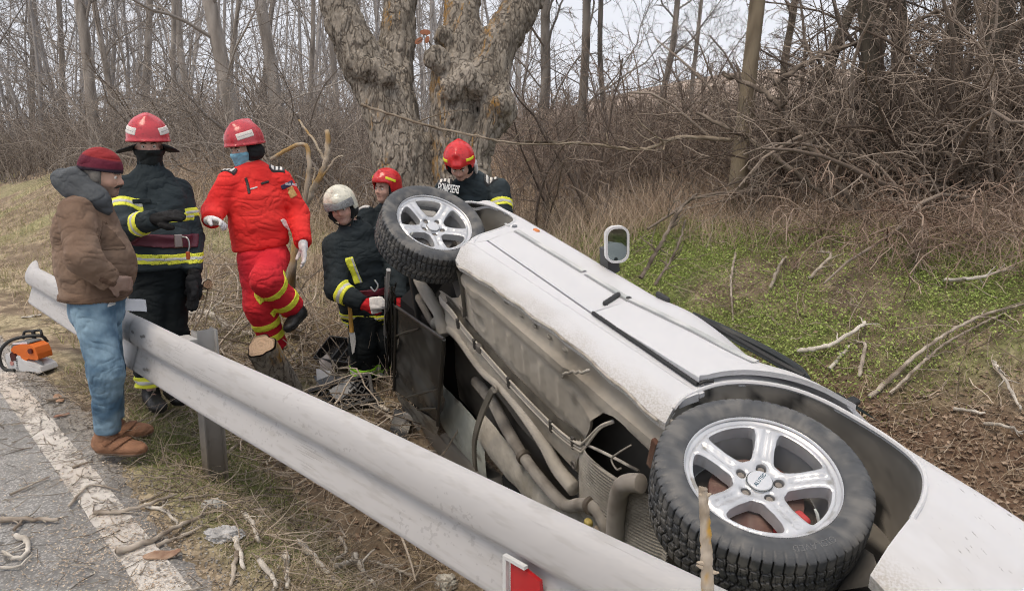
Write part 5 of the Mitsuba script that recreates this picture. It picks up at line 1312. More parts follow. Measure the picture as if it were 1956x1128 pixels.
ct = garment(C_, 'trousers', dCt, 'l', 'cloth', lambda v: jitter(v, (.52, .018, .032), (.64, .030, .042), 4, 8, 3))
for t, w in ((.14, .055), (.56, .055)): band(ct, dCt, lerp(J['Lk'], J['La'], t + .12), J['La'] - J['Lk'], w, .15, outer=YEL, inner=None)
for t, w in ((.36, .055), (.64, .055)): band(ct, dCt, lerp(J['Rk'], J['Ra'], t), J['Ra'] - J['Rk'], w, .15, outer=YEL, inner=None)
boots(C_, (.016, .016, .017), 'satin', 1.10)
for s in 'LR': glove(C_, s, (.66, .65, .67), .003, 'glove', 'matte')
hk, hf, HW = helmet(C_, 'round', (.48, .050, .066), (.66, .63, .60), 6)
shell_patch(C_, 'face_mask', lambda q: np.maximum.reduce([q[:, 2] + .018, -(q[:, 2] + .118), -(q[:, 0] - .028 - .25 * np.abs(q[:, 2] + .06))]), .008, 'cloth', noisycol((.22, .46, .60), .12, 20, 2), 'pale blue surgical mask', .004, .0055, lambda p: smin(C_.head(p), cap_d(p, C_.H((.09, 0, -.035)), C_.H((.075, 0, -.085)), .022, .022), .03))
for s in (1, -1):
    part(C_.key, 'mask_loop', tube(smooth_path([C_.H((.05, .066 * s, -.035)), C_.H((.02, .078 * s, -.025)), C_.H((-.005, .084 * s, -.02))], 8), .003, 6), 'matte', (.62, .66, .70))
def liner(q): return np.maximum.reduce([ell_d(q, (-.025, 0, -.03), (.118, .118, .085)), q[:, 0] - .035, q[:, 2] - .03, -(q[:, 2] + .09)])
part(C_.key, 'helmet_liner', sdf_mesh(lambda p: liner(((p - C_.hc) @ C_.HR) / C_.hs), C_.hc - .2, C_.hc + .2, .007), 'cloth', noisycol((.018, .019, .021), .4, 20, 2), smooth=True)
for a, b in ((V(-2.093, 5.666, 1.490), V(.9, -.35, .25)), (V(-1.788, 5.831, 1.503), V(.9, .3, -.25))):
    e = patch(cj, dC, a + V(0, .03, .0), frame(V(0, -.3, 1), b), (.055, .028, .06), 'epaulette', (.05, .05, .055), 'satin', .012, .0045)
    for k in (-1, 0, 1): patch(e, dC, a + V(0, .03, 0) + unit(b) * .032 * k, frame(V(0, -.3, 1), b), (.009, .026, .06), 'rank_bar', (.68, .67, .66), 'satin', .015, .004)
patch(cj, dC, V(-1.952, 5.610, 1.416), frame(V(0, -1, 0), V(.95, 0, .3)), (.010, .06, .14), 'zip', (.025, .012, .012), 'satin', .006, .0045)
patch(cj, dC, V(-1.844, 5.614, 1.435), frame(V(0, -1, 0), V(.95, 0, .35)), (.024, .009, .14), 'collar_tab', (.02, .012, .014), 'satin', .008, .0045)
patch(cj, dC, V(-1.718, 5.653, 1.112), frame(V(0, -1, 0), V(.35, 0, -.94)), (.052, .008, .14), 'pocket_zip', (.66, .60, .58), 'satin', .006, .0045)
patch(cj, dC, V(-1.910, 5.607, 1.397), frame(V(0, -1, 0), V(.95, 0, .3)), (.024, .006, .12), 'shirt_edge', (.60, .57, .57), 'cloth', .007, .0045)
ar = unit(J['Le'] - J['Ls'])
pcn = V(-1.671, 5.794, 1.418)
R3 = frame(unit(V(.65, -.75, .1)), unit(np.cross(ar, V(.65, -.75, .1))))
bd = patch(cj, dC, pcn, R3, (.055, .018, .07), 'arm_badge', (.035, .035, .085), 'satin', .006, .0045, 'blue shoulder badge with white lettering')
patch(cj, dC, pcn - UPV * .055 + V(.03, 0, 0), R3, (.030, .040, .07), 'arm_shield', (.55, .34, .12), 'satin', .006, .0045)
tmm = tm(meshkit.text_mesh('SMURD', .018, .003, True)); tv = tmm[0] - [tmm[0][:, 0].max() / 2, .009, 0]
part(bd, 'lettering', (tv @ frame(unit(V(.55, -.83, .1)), V(.83, .55, -.1)).T + V(-1.655, 5.739, 1.421), tmm[1]), 'satin', (.62, .62, .66), smooth=False)

# ---------------------------------------------------------------- F: off-white helmet, stooping beside the car
J = dict(head=V(-1.353, 6.041, 1.221), hf=V(.06, -.97, -.10), hu=V(-.24, .0, 1), hs=1.06, stubble=.25, neck=V(-1.266, 6.106, 1.035), pelvis=V(-1.181, 6.198, 0.359),
         Rs=V(-1.403, 5.984, 0.932), Re=V(-1.372, 5.819, 0.608), Rw=V(-1.132, 5.717, 0.505), Rhd=V(.9, -.1, .15), Rhn=V(.1, .9, -.3), Rcurl=.8,
         Ls=V(-1.083, 6.256, 0.967), Le=V(-0.952, 6.140, 0.688), Lw=V(-0.906, 5.957, 0.484), Lhd=V(.2, -.2, -1), Lhn=V(-.9, 0, 0),
         Rh=V(-1.239, 6.133, 0.338), Rk=V(-1.207, 5.963, 0.097), Ra=V(-1.226, 6.010, -0.183), Rt=V(-1.270, 5.839, -0.222),
         Lh=V(-1.130, 6.250, 0.312), Lk=V(-1.112, 6.098, 0.061), La=V(-1.139, 6.144, -0.225), Lt=V(-1.137, 5.935, -0.253))
F_ = person('stooping firefighter in an off-white helmet beside the raised front wheel', J, (.52, .32, .26), 5)
spF = [V(-1.266, 6.101, 1.010), V(-1.266, 6.105, 0.823), V(-1.239, 6.143, 0.600), V(-1.189, 6.191, 0.325)]
dF = jacket_sdf(F_, spF, (.112, .165, .170, .172), 1.36, (.100, .086, .066), (V(-1.202, 6.171, 0.222), V(.05, 0, -1)), amp=.010, seed=81, collar=(V(-1.275, 6.098, 0.994), V(-1.300, 6.084, 1.130), .10, .095))
fj = garment(F_, 'jacket', dF, 'u', 'cloth', NAVY(13, .85))
band(fj, dF, lerp(J['Re'], J['Rw'], .30), J['Rw'] - J['Re'], .082, .125)
band(fj, dF, V(-1.243, 6.152, 0.334), V(.08, 0, 1), .050, .30, h=.008)
band(fj, dF, V(-1.243, 6.138, 0.261), V(.08, 0, 1), .050, .30, h=.008)
k = patch(fj, dF, V(-1.252, 5.877, 0.748), frame(V(0, -1, .2), V(.96, 0, .28)), (.030, .105, .16), 'reflective_band', YEL, 'satin', .005, .0055)
patch(fj, dF, V(-1.231, 5.877, 0.748), frame(V(0, -1, .2), V(.96, 0, .28)), (.008, .10, .16), 'silver_stripe', SIL, 'satin', .007, .0045)
bl_ = band(fj, dF, V(-1.204, 6.173, 0.542), V(.02, 0, 1), .060, .29, 'belt', (.13, .016, .028), None, .008, .012)
part(bl_, 'carabiner', tube(smooth_path([V(-1.081, 5.891, 0.666), V(-1.056, 5.883, 0.626), V(-1.081, 5.874, 0.581), V(-1.114, 5.881, 0.613)], 14), .007, 8), 'metal', (.45, .45, .45), smooth=True)
dFt = legs_sdf(F_, (.122, .108, .098), V(-1.195, 6.145, 0.300), .93, .010, 91, .150, 1.2)
ft = garment(F_, 'trousers', dFt, 'l', 'cloth', NAVY(19, .38))
for s in 'RL': band(ft, dFt, lerp(J[s + 'k'], J[s + 'a'], .66), J[s + 'a'] - J[s + 'k'], .075, .145, outer=LIME, inner=(.50, .52, .46))
boots(F_, (.016, .016, .017), 'satin', 1.10)
fg = glove(F_, 'R', (.48, .018, .024), .007)
patch(F_.key, lambda p: hand_d(p, J['Rw'], J['Rhd'], J['Rhn'], 1, .8) - .007, J['Rw'] + unit(J['Rhd']) * .10, frame(J['Rhd']), (.08, .08, .055), 'glove_back', (.62, .60, .58), 'cloth', .004, .005)
glove(F_, 'L', (.42, .018, .024), .007)
hk, hf, HW = helmet(F_, 'jet', (.66, .65, .56), None, 8)
def visor(q): return np.maximum.reduce([np.abs(ell_d(q, (-.008, 0, .03), (.150, .124, .125))) - .0025, -(q[:, 0] - .055), q[:, 2] - .058 - .15 * (np.abs(q[:, 1])), -(q[:, 2] - .008)])
part(hk, 'visor', sdf_mesh(lambda p: visor(((p - F_.hc) @ F_.HR) / F_.hs), F_.hc - .22, F_.hc + .22, .005), 'gloss', (.23, .24, .25), smooth=True, label='grey half-lowered visor')
part(hk, 'chin_strap', tube(smooth_path([F_.H((.02, .09, -.04)), F_.H((.05, .07, -.09)), F_.H((.062, .02, -.125)), F_.H((.05, -.06, -.10)), F_.H((.02, -.09, -.04))], 16), .007, 6), 'cloth', (.02, .02, .02))
part(hk, 'neck_guard', sdf_mesh(lambda p: liner(((p - F_.hc) @ F_.HR) / F_.hs), F_.hc - .2, F_.hc + .2, .007), 'cloth', noisycol((.018, .019, .021), .4, 20, 2), smooth=True)

# ---------------------------------------------------------------- D: behind him, half hidden by the wheel
J = dict(head=V(-1.134, 6.878, 1.333), hf=V(-.55, -.82, -.02), hu=V(.04, 0, 1), hs=1.04, neck=V(-1.094, 6.923, 1.147), pelvis=V(-1.069, 6.890, 0.564),
         Rs=V(-1.298, 6.828, 1.079), Re=V(-1.324, 6.718, 0.829), Rw=V(-1.251, 6.535, 0.623), Rhd=V(.2, -.4, -1), Rhn=V(.8, 0, 0),
         Ls=V(-0.898, 7.012, 1.082), Le=V(-0.824, 6.907, 0.804), Lw=V(-0.835, 6.713, 0.593), Lhd=V(0, -.3, -1), Lhn=V(-.8, 0, 0),
         Rh=V(-1.131, 6.851, 0.522), Rk=V(-1.123, 6.729, 0.157), Ra=V(-1.136, 6.749, -0.154), Rt=V(-1.178, 6.511, -0.175),
         Lh=V(-0.997, 6.920, 0.510), Lk=V(-0.992, 6.807, 0.139), La=V(-1.000, 6.809, -0.160), Lt=V(-1.022, 6.559, -0.189), browcol=(.10, .07, .05))
D_ = person('firefighter in a red helmet peering out between the off-white helmet and the wheel', J, (.54, .345, .275), 7)
spD = [V(-1.094, 6.918, 1.119), V(-1.085, 6.885, 0.951), V(-1.072, 6.888, 0.758), V(-1.069, 6.881, 0.517)]
dD = jacket_sdf(D_, spD, (.105, .150, .148, .15), 1.42, (.092, .080, .066), (V(-1.069, 6.872, 0.470), V(0, 0, -1)), amp=.009, seed=101, collar=(V(-1.104, 6.917, 1.114), V(-1.118, 6.904, 1.205), .088, .082))
dj2 = garment(D_, 'jacket', dD, 'u', 'cloth', NAVY(23, 1.1))
patch(dj2, dD, V(-1.318, 6.821, 1.146), frame(V(-.2, -.3, 1), V(.8, -.2, .45)), (.05, .03, .07), 'epaulette', (.55, .55, .54), 'satin', .010, .005)
garment(D_, 'trousers', legs_sdf(D_, (.115, .10, .09), V(-1.066, 6.875, 0.591), .93, .008, 111, .145, 1.25), 'l', 'cloth', NAVY(29, .5), .012)
boots(D_, (.016, .016, .017), 'satin', 1.08)
hk, hf, HW = helmet(D_, 'jet', (.56, .030, .034), (.66, .68, .03), 12)
vis2 = lambda q: np.maximum.reduce([np.abs(ell_d(q, (-.008, 0, .03), (.146, .121, .122))) - .002, -(q[:, 0] - .05), q[:, 2] - .050, -(q[:, 2] - .038)])
part(hk, 'neck_guard', sdf_mesh(lambda p: liner(((p - D_.hc) @ D_.HR) / D_.hs), D_.hc - .2, D_.hc + .2, .007), 'cloth', noisycol((.018, .019, .021), .4, 20, 2), smooth=True)

# ---------------------------------------------------------------- E: bending over the car's nose
J = dict(head=V(-0.429, 6.312, 1.563), hf=V(-.04, -.72, -.62), hu=V(-.10, -.62, .78), hs=1.05, neck=V(-0.336, 6.486, 1.411), pelvis=V(-0.282, 6.759, 0.729),
         Rs=V(-0.544, 6.307, 1.334), Re=V(-0.591, 6.108, 1.044), Rw=V(-0.449, 5.883, 0.937), Rhd=V(.5, -.5, -.5), Rhn=V(0, .3, -1),
         Ls=V(-0.115, 6.472, 1.342), Le=V(-0.070, 6.294, 1.058), Lw=V(-0.200, 6.002, 0.921), Lhd=V(-.3, -.6, -.5), Lhn=V(0, .3, -1),
         Rh=V(-0.356, 6.726, 0.662), Rk=V(-0.379, 6.552, 0.292), Ra=V(-0.376, 6.598, -0.093), Rt=V(-0.407, 6.318, -0.120),
         Lh=V(-0.199, 6.805, 0.650), Lk=V(-0.206, 6.630, 0.275), La=V(-0.209, 6.656, -0.109), Lt=V(-0.237, 6.366, -0.133))
E_ = person('firefighter in a red helmet bending his head over the nose of the car', J, (.54, .34, .28), 9)
spE = [V(-0.332, 6.481, 1.385), V(-0.328, 6.543, 1.186), V(-0.308, 6.645, 0.977), V(-0.282, 6.750, 0.682)]
dE = jacket_sdf(E_, spE, (.115, .165, .155, .15), 1.45, (.100, .086, .070), (V(-0.282, 6.737, 0.613), V(0, 0, -1)), amp=.010, seed=121, collar=(V(-0.345, 6.481, 1.385), V(-0.372, 6.415, 1.466), .09, .085))
ej = garment(E_, 'jacket', dE, 'u', 'cloth', NAVY(33, 1.35))
band(ej, dE, lerp(J['Ls'], J['Le'], .46), J['Le'] - J['Ls'], .070, .14)
band(ej, dE, lerp(J['Rs'], J['Re'], .50), J['Re'] - J['Rs'], .070, .14)
for a, b in ((V(-0.547, 6.264, 1.425), V(.85, -.1, .45)), (V(-0.175, 6.434, 1.457), V(.9, .1, -.35))):
    e = patch(ej, dE, a, frame(V(0, -.2, 1), b), (.060, .034, .09), 'epaulette', (.040, .042, .045), 'satin', .010, .005)
    for k in (-1, 0, 1): patch(e, dE, a + unit(b) * .036 * k, frame(V(0, -.2, 1), b), (.011, .030, .09), 'rank_bar', (.62, .61, .58), 'satin', .013, .0045)
tmm = tm(meshkit.text_mesh('POMPIERI', .062, .004, True)); tv = tmm[0] - [tmm[0][:, 0].max() / 2, .03, 0]; tv[:, 0] *= .42
nrm = unit(V(-.10, -.93, .30))
cpos = V(-0.509, 6.151, 1.368)
dd = EYE - cpos; dd = dd / np.linalg.norm(dd)
hit = cpos - dd * .4
for _ in range(40):
    hit = hit + dd * max(-0.02, min(.02, -dE(hit[None])[0] if dE(hit[None])[0] < 0 else 0.0)) if False else hit
ts = np.linspace(-.7, .3, 400); pts_ = cpos[None] + dd[None] * ts[:, None]; val = dE(pts_)
inside = np.where(val < .004)[0]
hit = pts_[inside.max()] if len(inside) else cpos
part(ej, 'lettering', (tv @ frame(nrm, V(.97, -.06, -.16)).T + hit + nrm * .004, tmm[1]), 'satin', (.68, .70, .71), smooth=False, label='white lettering on the chest')
garment(E_, 'trousers', legs_sdf(E_, (.115, .10, .09), V(-0.281, 6.740, 0.731), .93, .008, 131, .145, 1.25), 'l', 'cloth', NAVY(39, .5), .012)
boots(E_, (.016, .016, .017), 'satin', 1.08)
for s in 'LR': glove(E_, s, (.30, .02, .02), .006)
hk, hf, HW = helmet(E_, 'jet', (.58, .030, .034), (.68, .70, .03), 14)
part(hk, 'neck_guard', sdf_mesh(lambda p: liner(((p - E_.hc) @ E_.HR) / E_.hs), E_.hc - .2, E_.hc + .2, .007), 'cloth', noisycol((.018, .019, .021), .4, 20, 2), smooth=True)
part(hk, 'ear_guard', xf(rbox((.075, .025, .105), .012), E_.HR, E_.H((-.02, .118, -.06))), 'matte', (.50, .50, .50), smooth=40, label='pale grey ear guard')

# ================================================================== the old pollard willow
def bark_col(p, n, uv):
    w = fbm(p.x * 5.0, p.y * 5.0, p.z * 2.5, 3)
    a = fbm(p.x * 24.0 + 3 * w, p.y * 24.0, p.z * 5.5 + 2 * w, 3)
    c = dr.abs(a - 0.5)
    fissure = smoothstep(0.055, 0.010, c)
    fine = fbm(p.x * 80.0, p.y * 80.0, p.z * 35.0, 2)
    base = mix((0.165, 0.146, 0.122), (0.36, 0.325, 0.28), smoothstep(0.25, 0.75, 0.55 * w + 0.45 * fine))
    col = mix(base, (0.075, 0.061, 0.050), fissure * 0.7)
    lich = smoothstep(0.52, 0.64, fbm(p.x * 3.0 + 7.0, p.y * 3.0, p.z * 2.0, 4)) * smoothstep(-0.25, -0.7, n.x)
    return mix(col, (0.36, 0.20, 0.055), lich * smoothstep(0.35, 0.6, fine) * 0.9)
def bark_h(p, n, uv):
    w = fbm(p.x * 5.0, p.y * 5.0, p.z * 2.5, 3)
    a = fbm(p.x * 24.0 + 3 * w, p.y * 24.0, p.z * 5.5 + 2 * w, 3)
    return smoothstep(0.0, 0.10, dr.abs(a - 0.5)) * 0.016 + 0.006 * fbm(p.x * 60.0, p.y * 60.0, p.z * 25.0, 2)
scene['bark'] = {'type': 'bumpmap', 'bump': proc(bark_h, 0.004), 'bsdf': {'type': 'twosided', 'bsdf': {'type': 'principled', 'base_color': proc(bark_col), 'roughness': 0.95, 'specular': 0.15}}}
W_ = [V(-.95, 7.62, -.25), V(-0.960, 7.602, 0.714), V(-0.985, 7.623, 1.080), V(-1.080, 7.724, 1.595), V(-1.237, 7.820, 2.083)]
W1 = [V(-1.237, 7.820, 2.083), V(-1.463, 7.849, 2.490), V(-1.634, 7.872, 2.865), V(-1.798, 7.913, 3.336)]
W2 = [V(-1.188, 7.846, 2.110), V(-1.168, 8.035, 2.662), V(-1.151, 8.259, 3.281), V(-1.144, 8.512, 4.050)]
W3 = [V(-.50, 7.6, -.25), V(-0.556, 7.553, 0.720), V(-0.573, 7.643, 1.442), V(-0.569, 7.687, 1.926), V(-0.548, 7.772, 2.357), V(-0.503, 7.956, 2.778), V(-0.499, 8.163, 3.313), V(-0.527, 8.414, 4.073)]
W4 = [V(-.36, 7.6, -.2), V(-0.367, 7.573, 0.823), V(-0.372, 7.583, 1.393), V(-0.308, 7.596, 1.723), V(-0.133, 7.607, 2.038), V(-0.238, 7.782, 2.408), V(-0.147, 7.941, 2.700), V(0.064, 8.107, 3.026), V(0.307, 8.300, 3.492), V(0.583, 8.533, 4.157)]
def willow_d(p):
    d = chain_d(p, W_, (.42, .34, .30, .285, .27), .10)
    d = smin(d, chain_d(p, W1, (.24, .205, .18, .17), .06), .07)
    d = smin(d, chain_d(p, W2, (.20, .165, .155, .14), .06), .06)
    e = chain_d(p, W3, (.36, .27, .215, .235, .24, .19, .18, .16), .06)
    e = smin(e, chain_d(p, W4, (.2, .17, .135, .135, .165, .19, .185, .18, .17, .15), .05), .05)
    for c, r in ((V(-0.713, 7.581, 2.525), .125), (V(-0.431, 7.523, 2.336), .135), (V(-0.580, 7.494, 2.237), .12), (V(-0.331, 7.529, 2.264), .10), (V(-0.090, 7.465, 2.090), .11), (V(-0.663, 7.747, 2.749), .10)):
        e = smin(e, np.linalg.norm(p - c, axis=1) - r, .05)
    e = smax(e, -(np.linalg.norm((p - V(-0.678, 7.418, 2.526)) * [1, .6, 1], axis=1) - .062), .03)
    e = smax(e, -(np.linalg.norm((p - V(-0.755, 7.418, 2.112)) * [1, .5, .42], axis=1) - .075), .03)
    d = smin(d, e, .045)
    for c, r in ((V(-1.452, 7.642, 2.420), .085), (V(-1.328, 7.603, 2.431), .10), (V(-1.201, 7.585, 2.342), .08), (V(-1.541, 7.700, 2.509), .07)):
        d = smin(d, np.linalg.norm(p - c, axis=1) - r, .05)
    w = meshkit.fbm(p * np.array([3.2, 3.2, 2.2]), 3, 3)
    a = meshkit.fbm(p * np.array([15, 15, 3.6]) + (w * 2.5)[:, None], 2, 8)
    return d + .055 * (w - .5) - .030 * (np.minimum(np.abs(a - .5) * 5, 1) - .5)
willow = thing('pollard_willow', 'thick gnarled old tree with deeply fissured bark directly behind the front wheel', 'tree')
lo, hi = bounds([q for L in (W_, W1, W2, W3, W4) for q in L], .4)
part(willow, 'trunk', sdf_mesh(willow_d, lo, hi, .019), 'bark', None, smooth=True)
part(willow, 'twig', tube(smooth_path([V(-0.725, 7.613, 2.587), V(-0.777, 7.545, 2.655), V(-0.824, 7.541, 2.740), V(-0.854, 7.534, 2.701), V(-0.894, 7.528, 2.672)], 16), np.linspace(.006, .003, 16), 6), 'matte', (.13, .11, .09), smooth=True)
for k, (c, r) in enumerate(((V(-0.824, 7.545, 2.760), .05), (V(-0.884, 7.530, 2.682), .045), (V(-0.802, 7.511, 2.689), .035))):
    lf = sheet(shapely.affinity.rotate(shapely.affinity.scale(sg.Point(0, 0).buffer(1, quad_segs=4), r, r * .55), 35 * k), lambda u, w: c + np.stack([u, .15 * u + 2 * w * w, w], -1), .012, .002, (0, 1, 0))
    part(willow, 'dead_leaf', lf, 'leaf', (.34, .15, .09), smooth=40)

# ================================================================== growing bare wood
def sprout(rng, P, R, n, span, ang, lenf, radf, K, wig, up=0.25, minr=.0015, droop=0.0, taper=.35):
    """n side branches on each of the parents P (N,K,3), R (N,K)"""
    N, K0 = P.shape[:2]
    t = rng.uniform(span[0], span[1], (N, n)); x = t * (K0 - 1); i = np.minimum(x.astype(int), K0 - 2); f = (x - i)[..., None]
    r = np.arange(N)[:, None]
    base = P[r, i] * (1 - f) + P[r, i + 1] * f
    dirp = unit(P[r, i + 1] - P[r, i])
    rad = (R[r, i] * (1 - f[..., 0]) + R[r, i + 1] * f[..., 0]) * rng.uniform(*radf, (N, n))
    plen = np.linalg.norm(np.diff(P, axis=1), axis=2).sum(1)[:, None]
    L = plen * rng.uniform(*lenf, (N, n)) * (1.15 - .6 * t)
    a, b = perp(dirp)
    th = rng.uniform(0, 2 * np.pi, (N, n))[..., None]; an = np.radians(rng.uniform(*ang, (N, n)))[..., None]
    d = dirp * np.cos(an) + (a * np.cos(th) + b * np.sin(th)) * np.sin(an)
    d[..., 2] += up; d = unit(d)
    base, d, L, rad = base.reshape(-1, 3), d.reshape(-1, 3), L.ravel(), rad.ravel()
    return walk_out(rng, base, d, L, rad, K, wig, minr, droop, taper)
def walk_out(rng, base, d, L, rad, K, wig, minr=.0015, droop=0.0, taper=.35):
    M = len(base); Q = np.empty((M, K, 3)); Q[:, 0] = base; cur = d.copy()
    st = (L / (K - 1))[:, None]
    for k in range(1, K):
        cur = cur + rng.normal(0, wig, (M, 3)); cur[:, 2] -= droop * k / K
        cur = unit(cur); Q[:, k] = Q[:, k - 1] + cur * st
    return Q, np.maximum(rad[:, None] * np.linspace(1, taper, K)[None], minr)
def tubecol(Q, R, sides, c1, c2, rng, cap=False):
    m = tubes(Q, R, sides)
    c = lerp(np.asarray(c1, float), np.asarray(c2, float), rng.uniform(0, 1, (len(Q), 1)))
    return m, np.repeat(c, Q.shape[1] * sides, 0)
def keep_near(Q, R, zmax=7.5):
    ok = (Q[:, 0, 2] < zmax)
    return Q[ok], R[ok]
GREY, GREY2 = (.20, .178, .160), (.40, .368, .338)
BROWN, BROWN2 = (.105, .078, .062), (.235, .185, .150)
def bare_tree(x, y, r, H, lean, seed, name='bare_tree', cat='tree', label='', group=None, cols=(GREY, GREY2), nb=(15, 7, 5, 3), first=.12, curve=.05, lens=(.16, .34), twig=.0032, sides=9, trunkcol=None, droop=0.0):
    rng = np.random.default_rng(seed)
    z = float(ground_z(np.array([x]), np.array([y]))[0]) - .1
    K = 14
    d0 = unit(V(lean[0], lean[1], 1.0))
    Q, R = walk_out(rng, V(x, y, z)[None], d0[None], np.array([H]), np.array([r]), K, curve, .01, 0, .45)
    R[:, 0] *= 1.35; R[:, 1] *= 1.08
    key = thing(name, label, cat, group)
    fine = smooth_path(Q[0], 40); fr = np.interp(np.linspace(0, K - 1, 40), np.arange(K), R[0]) * (1 + .10 * (meshkit.noise(fine * 7, seed) - .5))
    tcol = trunkcol or cols
    part(key, 'trunk', tubes(fine[None], fr[None], sides), 'matte', lambda v: jitter(v * np.array([1, 1, .35]), tcol[0], tcol[1], 13, seed, 4) * (.8 + .4 * meshkit.fbm(v * np.array([45, 45, 8.0]), 2, seed))[:, None], smooth=True)
    ms, cs = [], []
    P1, R1 = sprout(rng, Q, R, nb[0], (first, .98), (35, 80), lens, (.16, .36), 8, .16, .30, .006, droop)
    P2, R2 = sprout(rng, P1, R1, nb[1], (.15, 1), (25, 70), (.30, .60), (.4, .65), 6, .20, .15, .004, droop)
    P2, R2 = keep_near(P2, R2)
    P3, R3 = sprout(rng, P2, R2, nb[2], (.1, 1), (20, 65), (.35, .70), (.45, .7), 4, .22, .10, twig, droop)
    P3, R3 = keep_near(P3, R3)
    P4, R4 = sprout(rng, P3, R3, nb[3], (.2, 1), (20, 60), (.4, .8), (.6, .9), 3, .2, .1, twig * .8, droop)
    for Pq, Rq, sd in ((P1, R1, 5), (P2, R2, 4), (P3, R3, 3), (P4, R4, 3)):
        m, c = tubecol(Pq, Rq, sd, cols[0], cols[1], rng); ms.append(m); cs.append(c)
    part(key, 'crown', join(*ms), 'matte', np.vstack(cs), smooth=True, kind='stuff')
    return key
def at_px(px, depth):
    """ground position seen at that column and distance"""
    return np.array([(px - 978) / 1450 * depth, depth * .981])
LW = [(35, 23, .10, (-.05, 0), 0), (92, 25, .085, (.06, 0), 0), (150, 23, .09, (.05, .02), 0), (216, 18, .135, (-.02, 0), 'straight thick bare trunk just above and between the knitted hat and the nearest red helmet'), (258, 18.5, .075, (-.12, 0), 'leaning bare trunk directly above the helmet of the firefighter with the face cover'), (305, 19, .10, (.03, 0), 0), (347, 17, .058, (.10, 0), 0), (398, 18, .08, (-.04, 0), 0), (488, 13.2, .135, (-.13, 0), 'thick dark trunk leaning left above the helmet of the red-suited rescuer'), (560, 13.6, .115, (-.05, 0), 'upright dark trunk halfway between the red-suited rescuer and the gnarled old tree'), (606, 16, .055, (.06, 0), 0), (122, 28, .10, (.02, 0), 0), (520, 18, .065, (.08, 0), 0), (668, 15, .06, (-.08, 0), 0), (440, 16, .05, (.12, 0), 0), (10, 24, .09, (0, 0), 0)]
for i, (px, dep, r, ln, lb) in enumerate(LW):
    x, y = at_px(px, dep)
    bare_tree(x, y, r, 8.5 + (i * 37 % 5) * .5 + (dep - 15) * .25, ln, 200 + i, curve=.032, label=lb or ('first second third fourth fifth sixth seventh eighth ninth tenth eleventh twelfth'.split()[sorted(t[0] for t in LW if not t[4]).index(px)] + ' from the left of the thin bare trees in the wood beyond the guardrail'), group='trees of the left wood', nb=(17, 6, 4, 2), first=.06)
RW = [(1040, 12, .085, (-.04, 0), 'bare tree just right of the gnarled old trunk'), (1112, 11, .070, (.02, 0), 'dark slender tree second from the gnarled old tree towards the right'), (1168, 13, .05, (-.1, 0), 'thin bare tree third from the gnarled old tree towards the right'), (1232, 14, .065, (.22, 0), 'slender bare tree leaning right between the gnarled old tree and the pole-like trunk'), (1318, 18, .06, (-.1, 0), 'thin far tree just left of the pole-like trunk with lichen')]
for i, (px, dep, r, ln, lb) in enumerate(RW):
    x, y = at_px(px, dep)
    bare_tree(x, y, r, 7, ln, 240 + i, label=lb or 'slender bare tree between the gnarled old tree and the pole-straight trunk', group='slender trees in the middle', nb=(16, 6, 4, 3), first=.10, cols=((.12, .108, .098), (.30, .275, .25)))
x, y = at_px(1398, 8.0)
bare_tree(x, y, .088, 7, (.012, 0), 260, label='straight pole-like bare trunk with yellow lichen above the car mirror', nb=(13, 6, 5, 3), first=.16, curve=.018, cols=((.15, .12, .098), (.32, .275, .23)), trunkcol=((.14, .112, .08), (.28, .235, .17)), lens=(.16, .30))
ORD = 'first second third fourth fifth sixth seventh eighth ninth tenth eleventh twelfth'.split()
TW = [(1462, 12, .06, (.06, 0)), (1528, 10, .07, (-.02, 0)), (1578, 11, .06, (.03, 0)), (1612, 9.2, .115, (-.03, 0)), (1672, 9.6, .095, (.02, 0)), (1742, 8.8, .075, (.04, 0)), (1772, 9.6, .085, (-.04, 0)), (1812, 7.8, .115, (.14, 0)), (1905, 9, .065, (-.1, 0)), (1950, 8, .055, (.05, 0)), (1700, 8.2, .06, (-.35, 0)), (1845, 10, .07, (.1, 0))]
for i, (px, dep, r, ln) in enumerate(TW):
    x, y = at_px(px, dep)
    bare_tree(x, y, r * 1.15, 6.5, ln, 280 + i, label=ORD[sorted(t[0] for t in TW).index(px)] + ' from the left of the dark trunks in the thicket on the right bank', group='trees of the right thicket', nb=(15, 6, 5, 3), first=.08, cols=((.10, .08, .066), (.33, .28, .235)), trunkcol=((.060, .052, .042), (.165, .146, .118)), curve=.06, lens=(.18, .36), droop=.12)

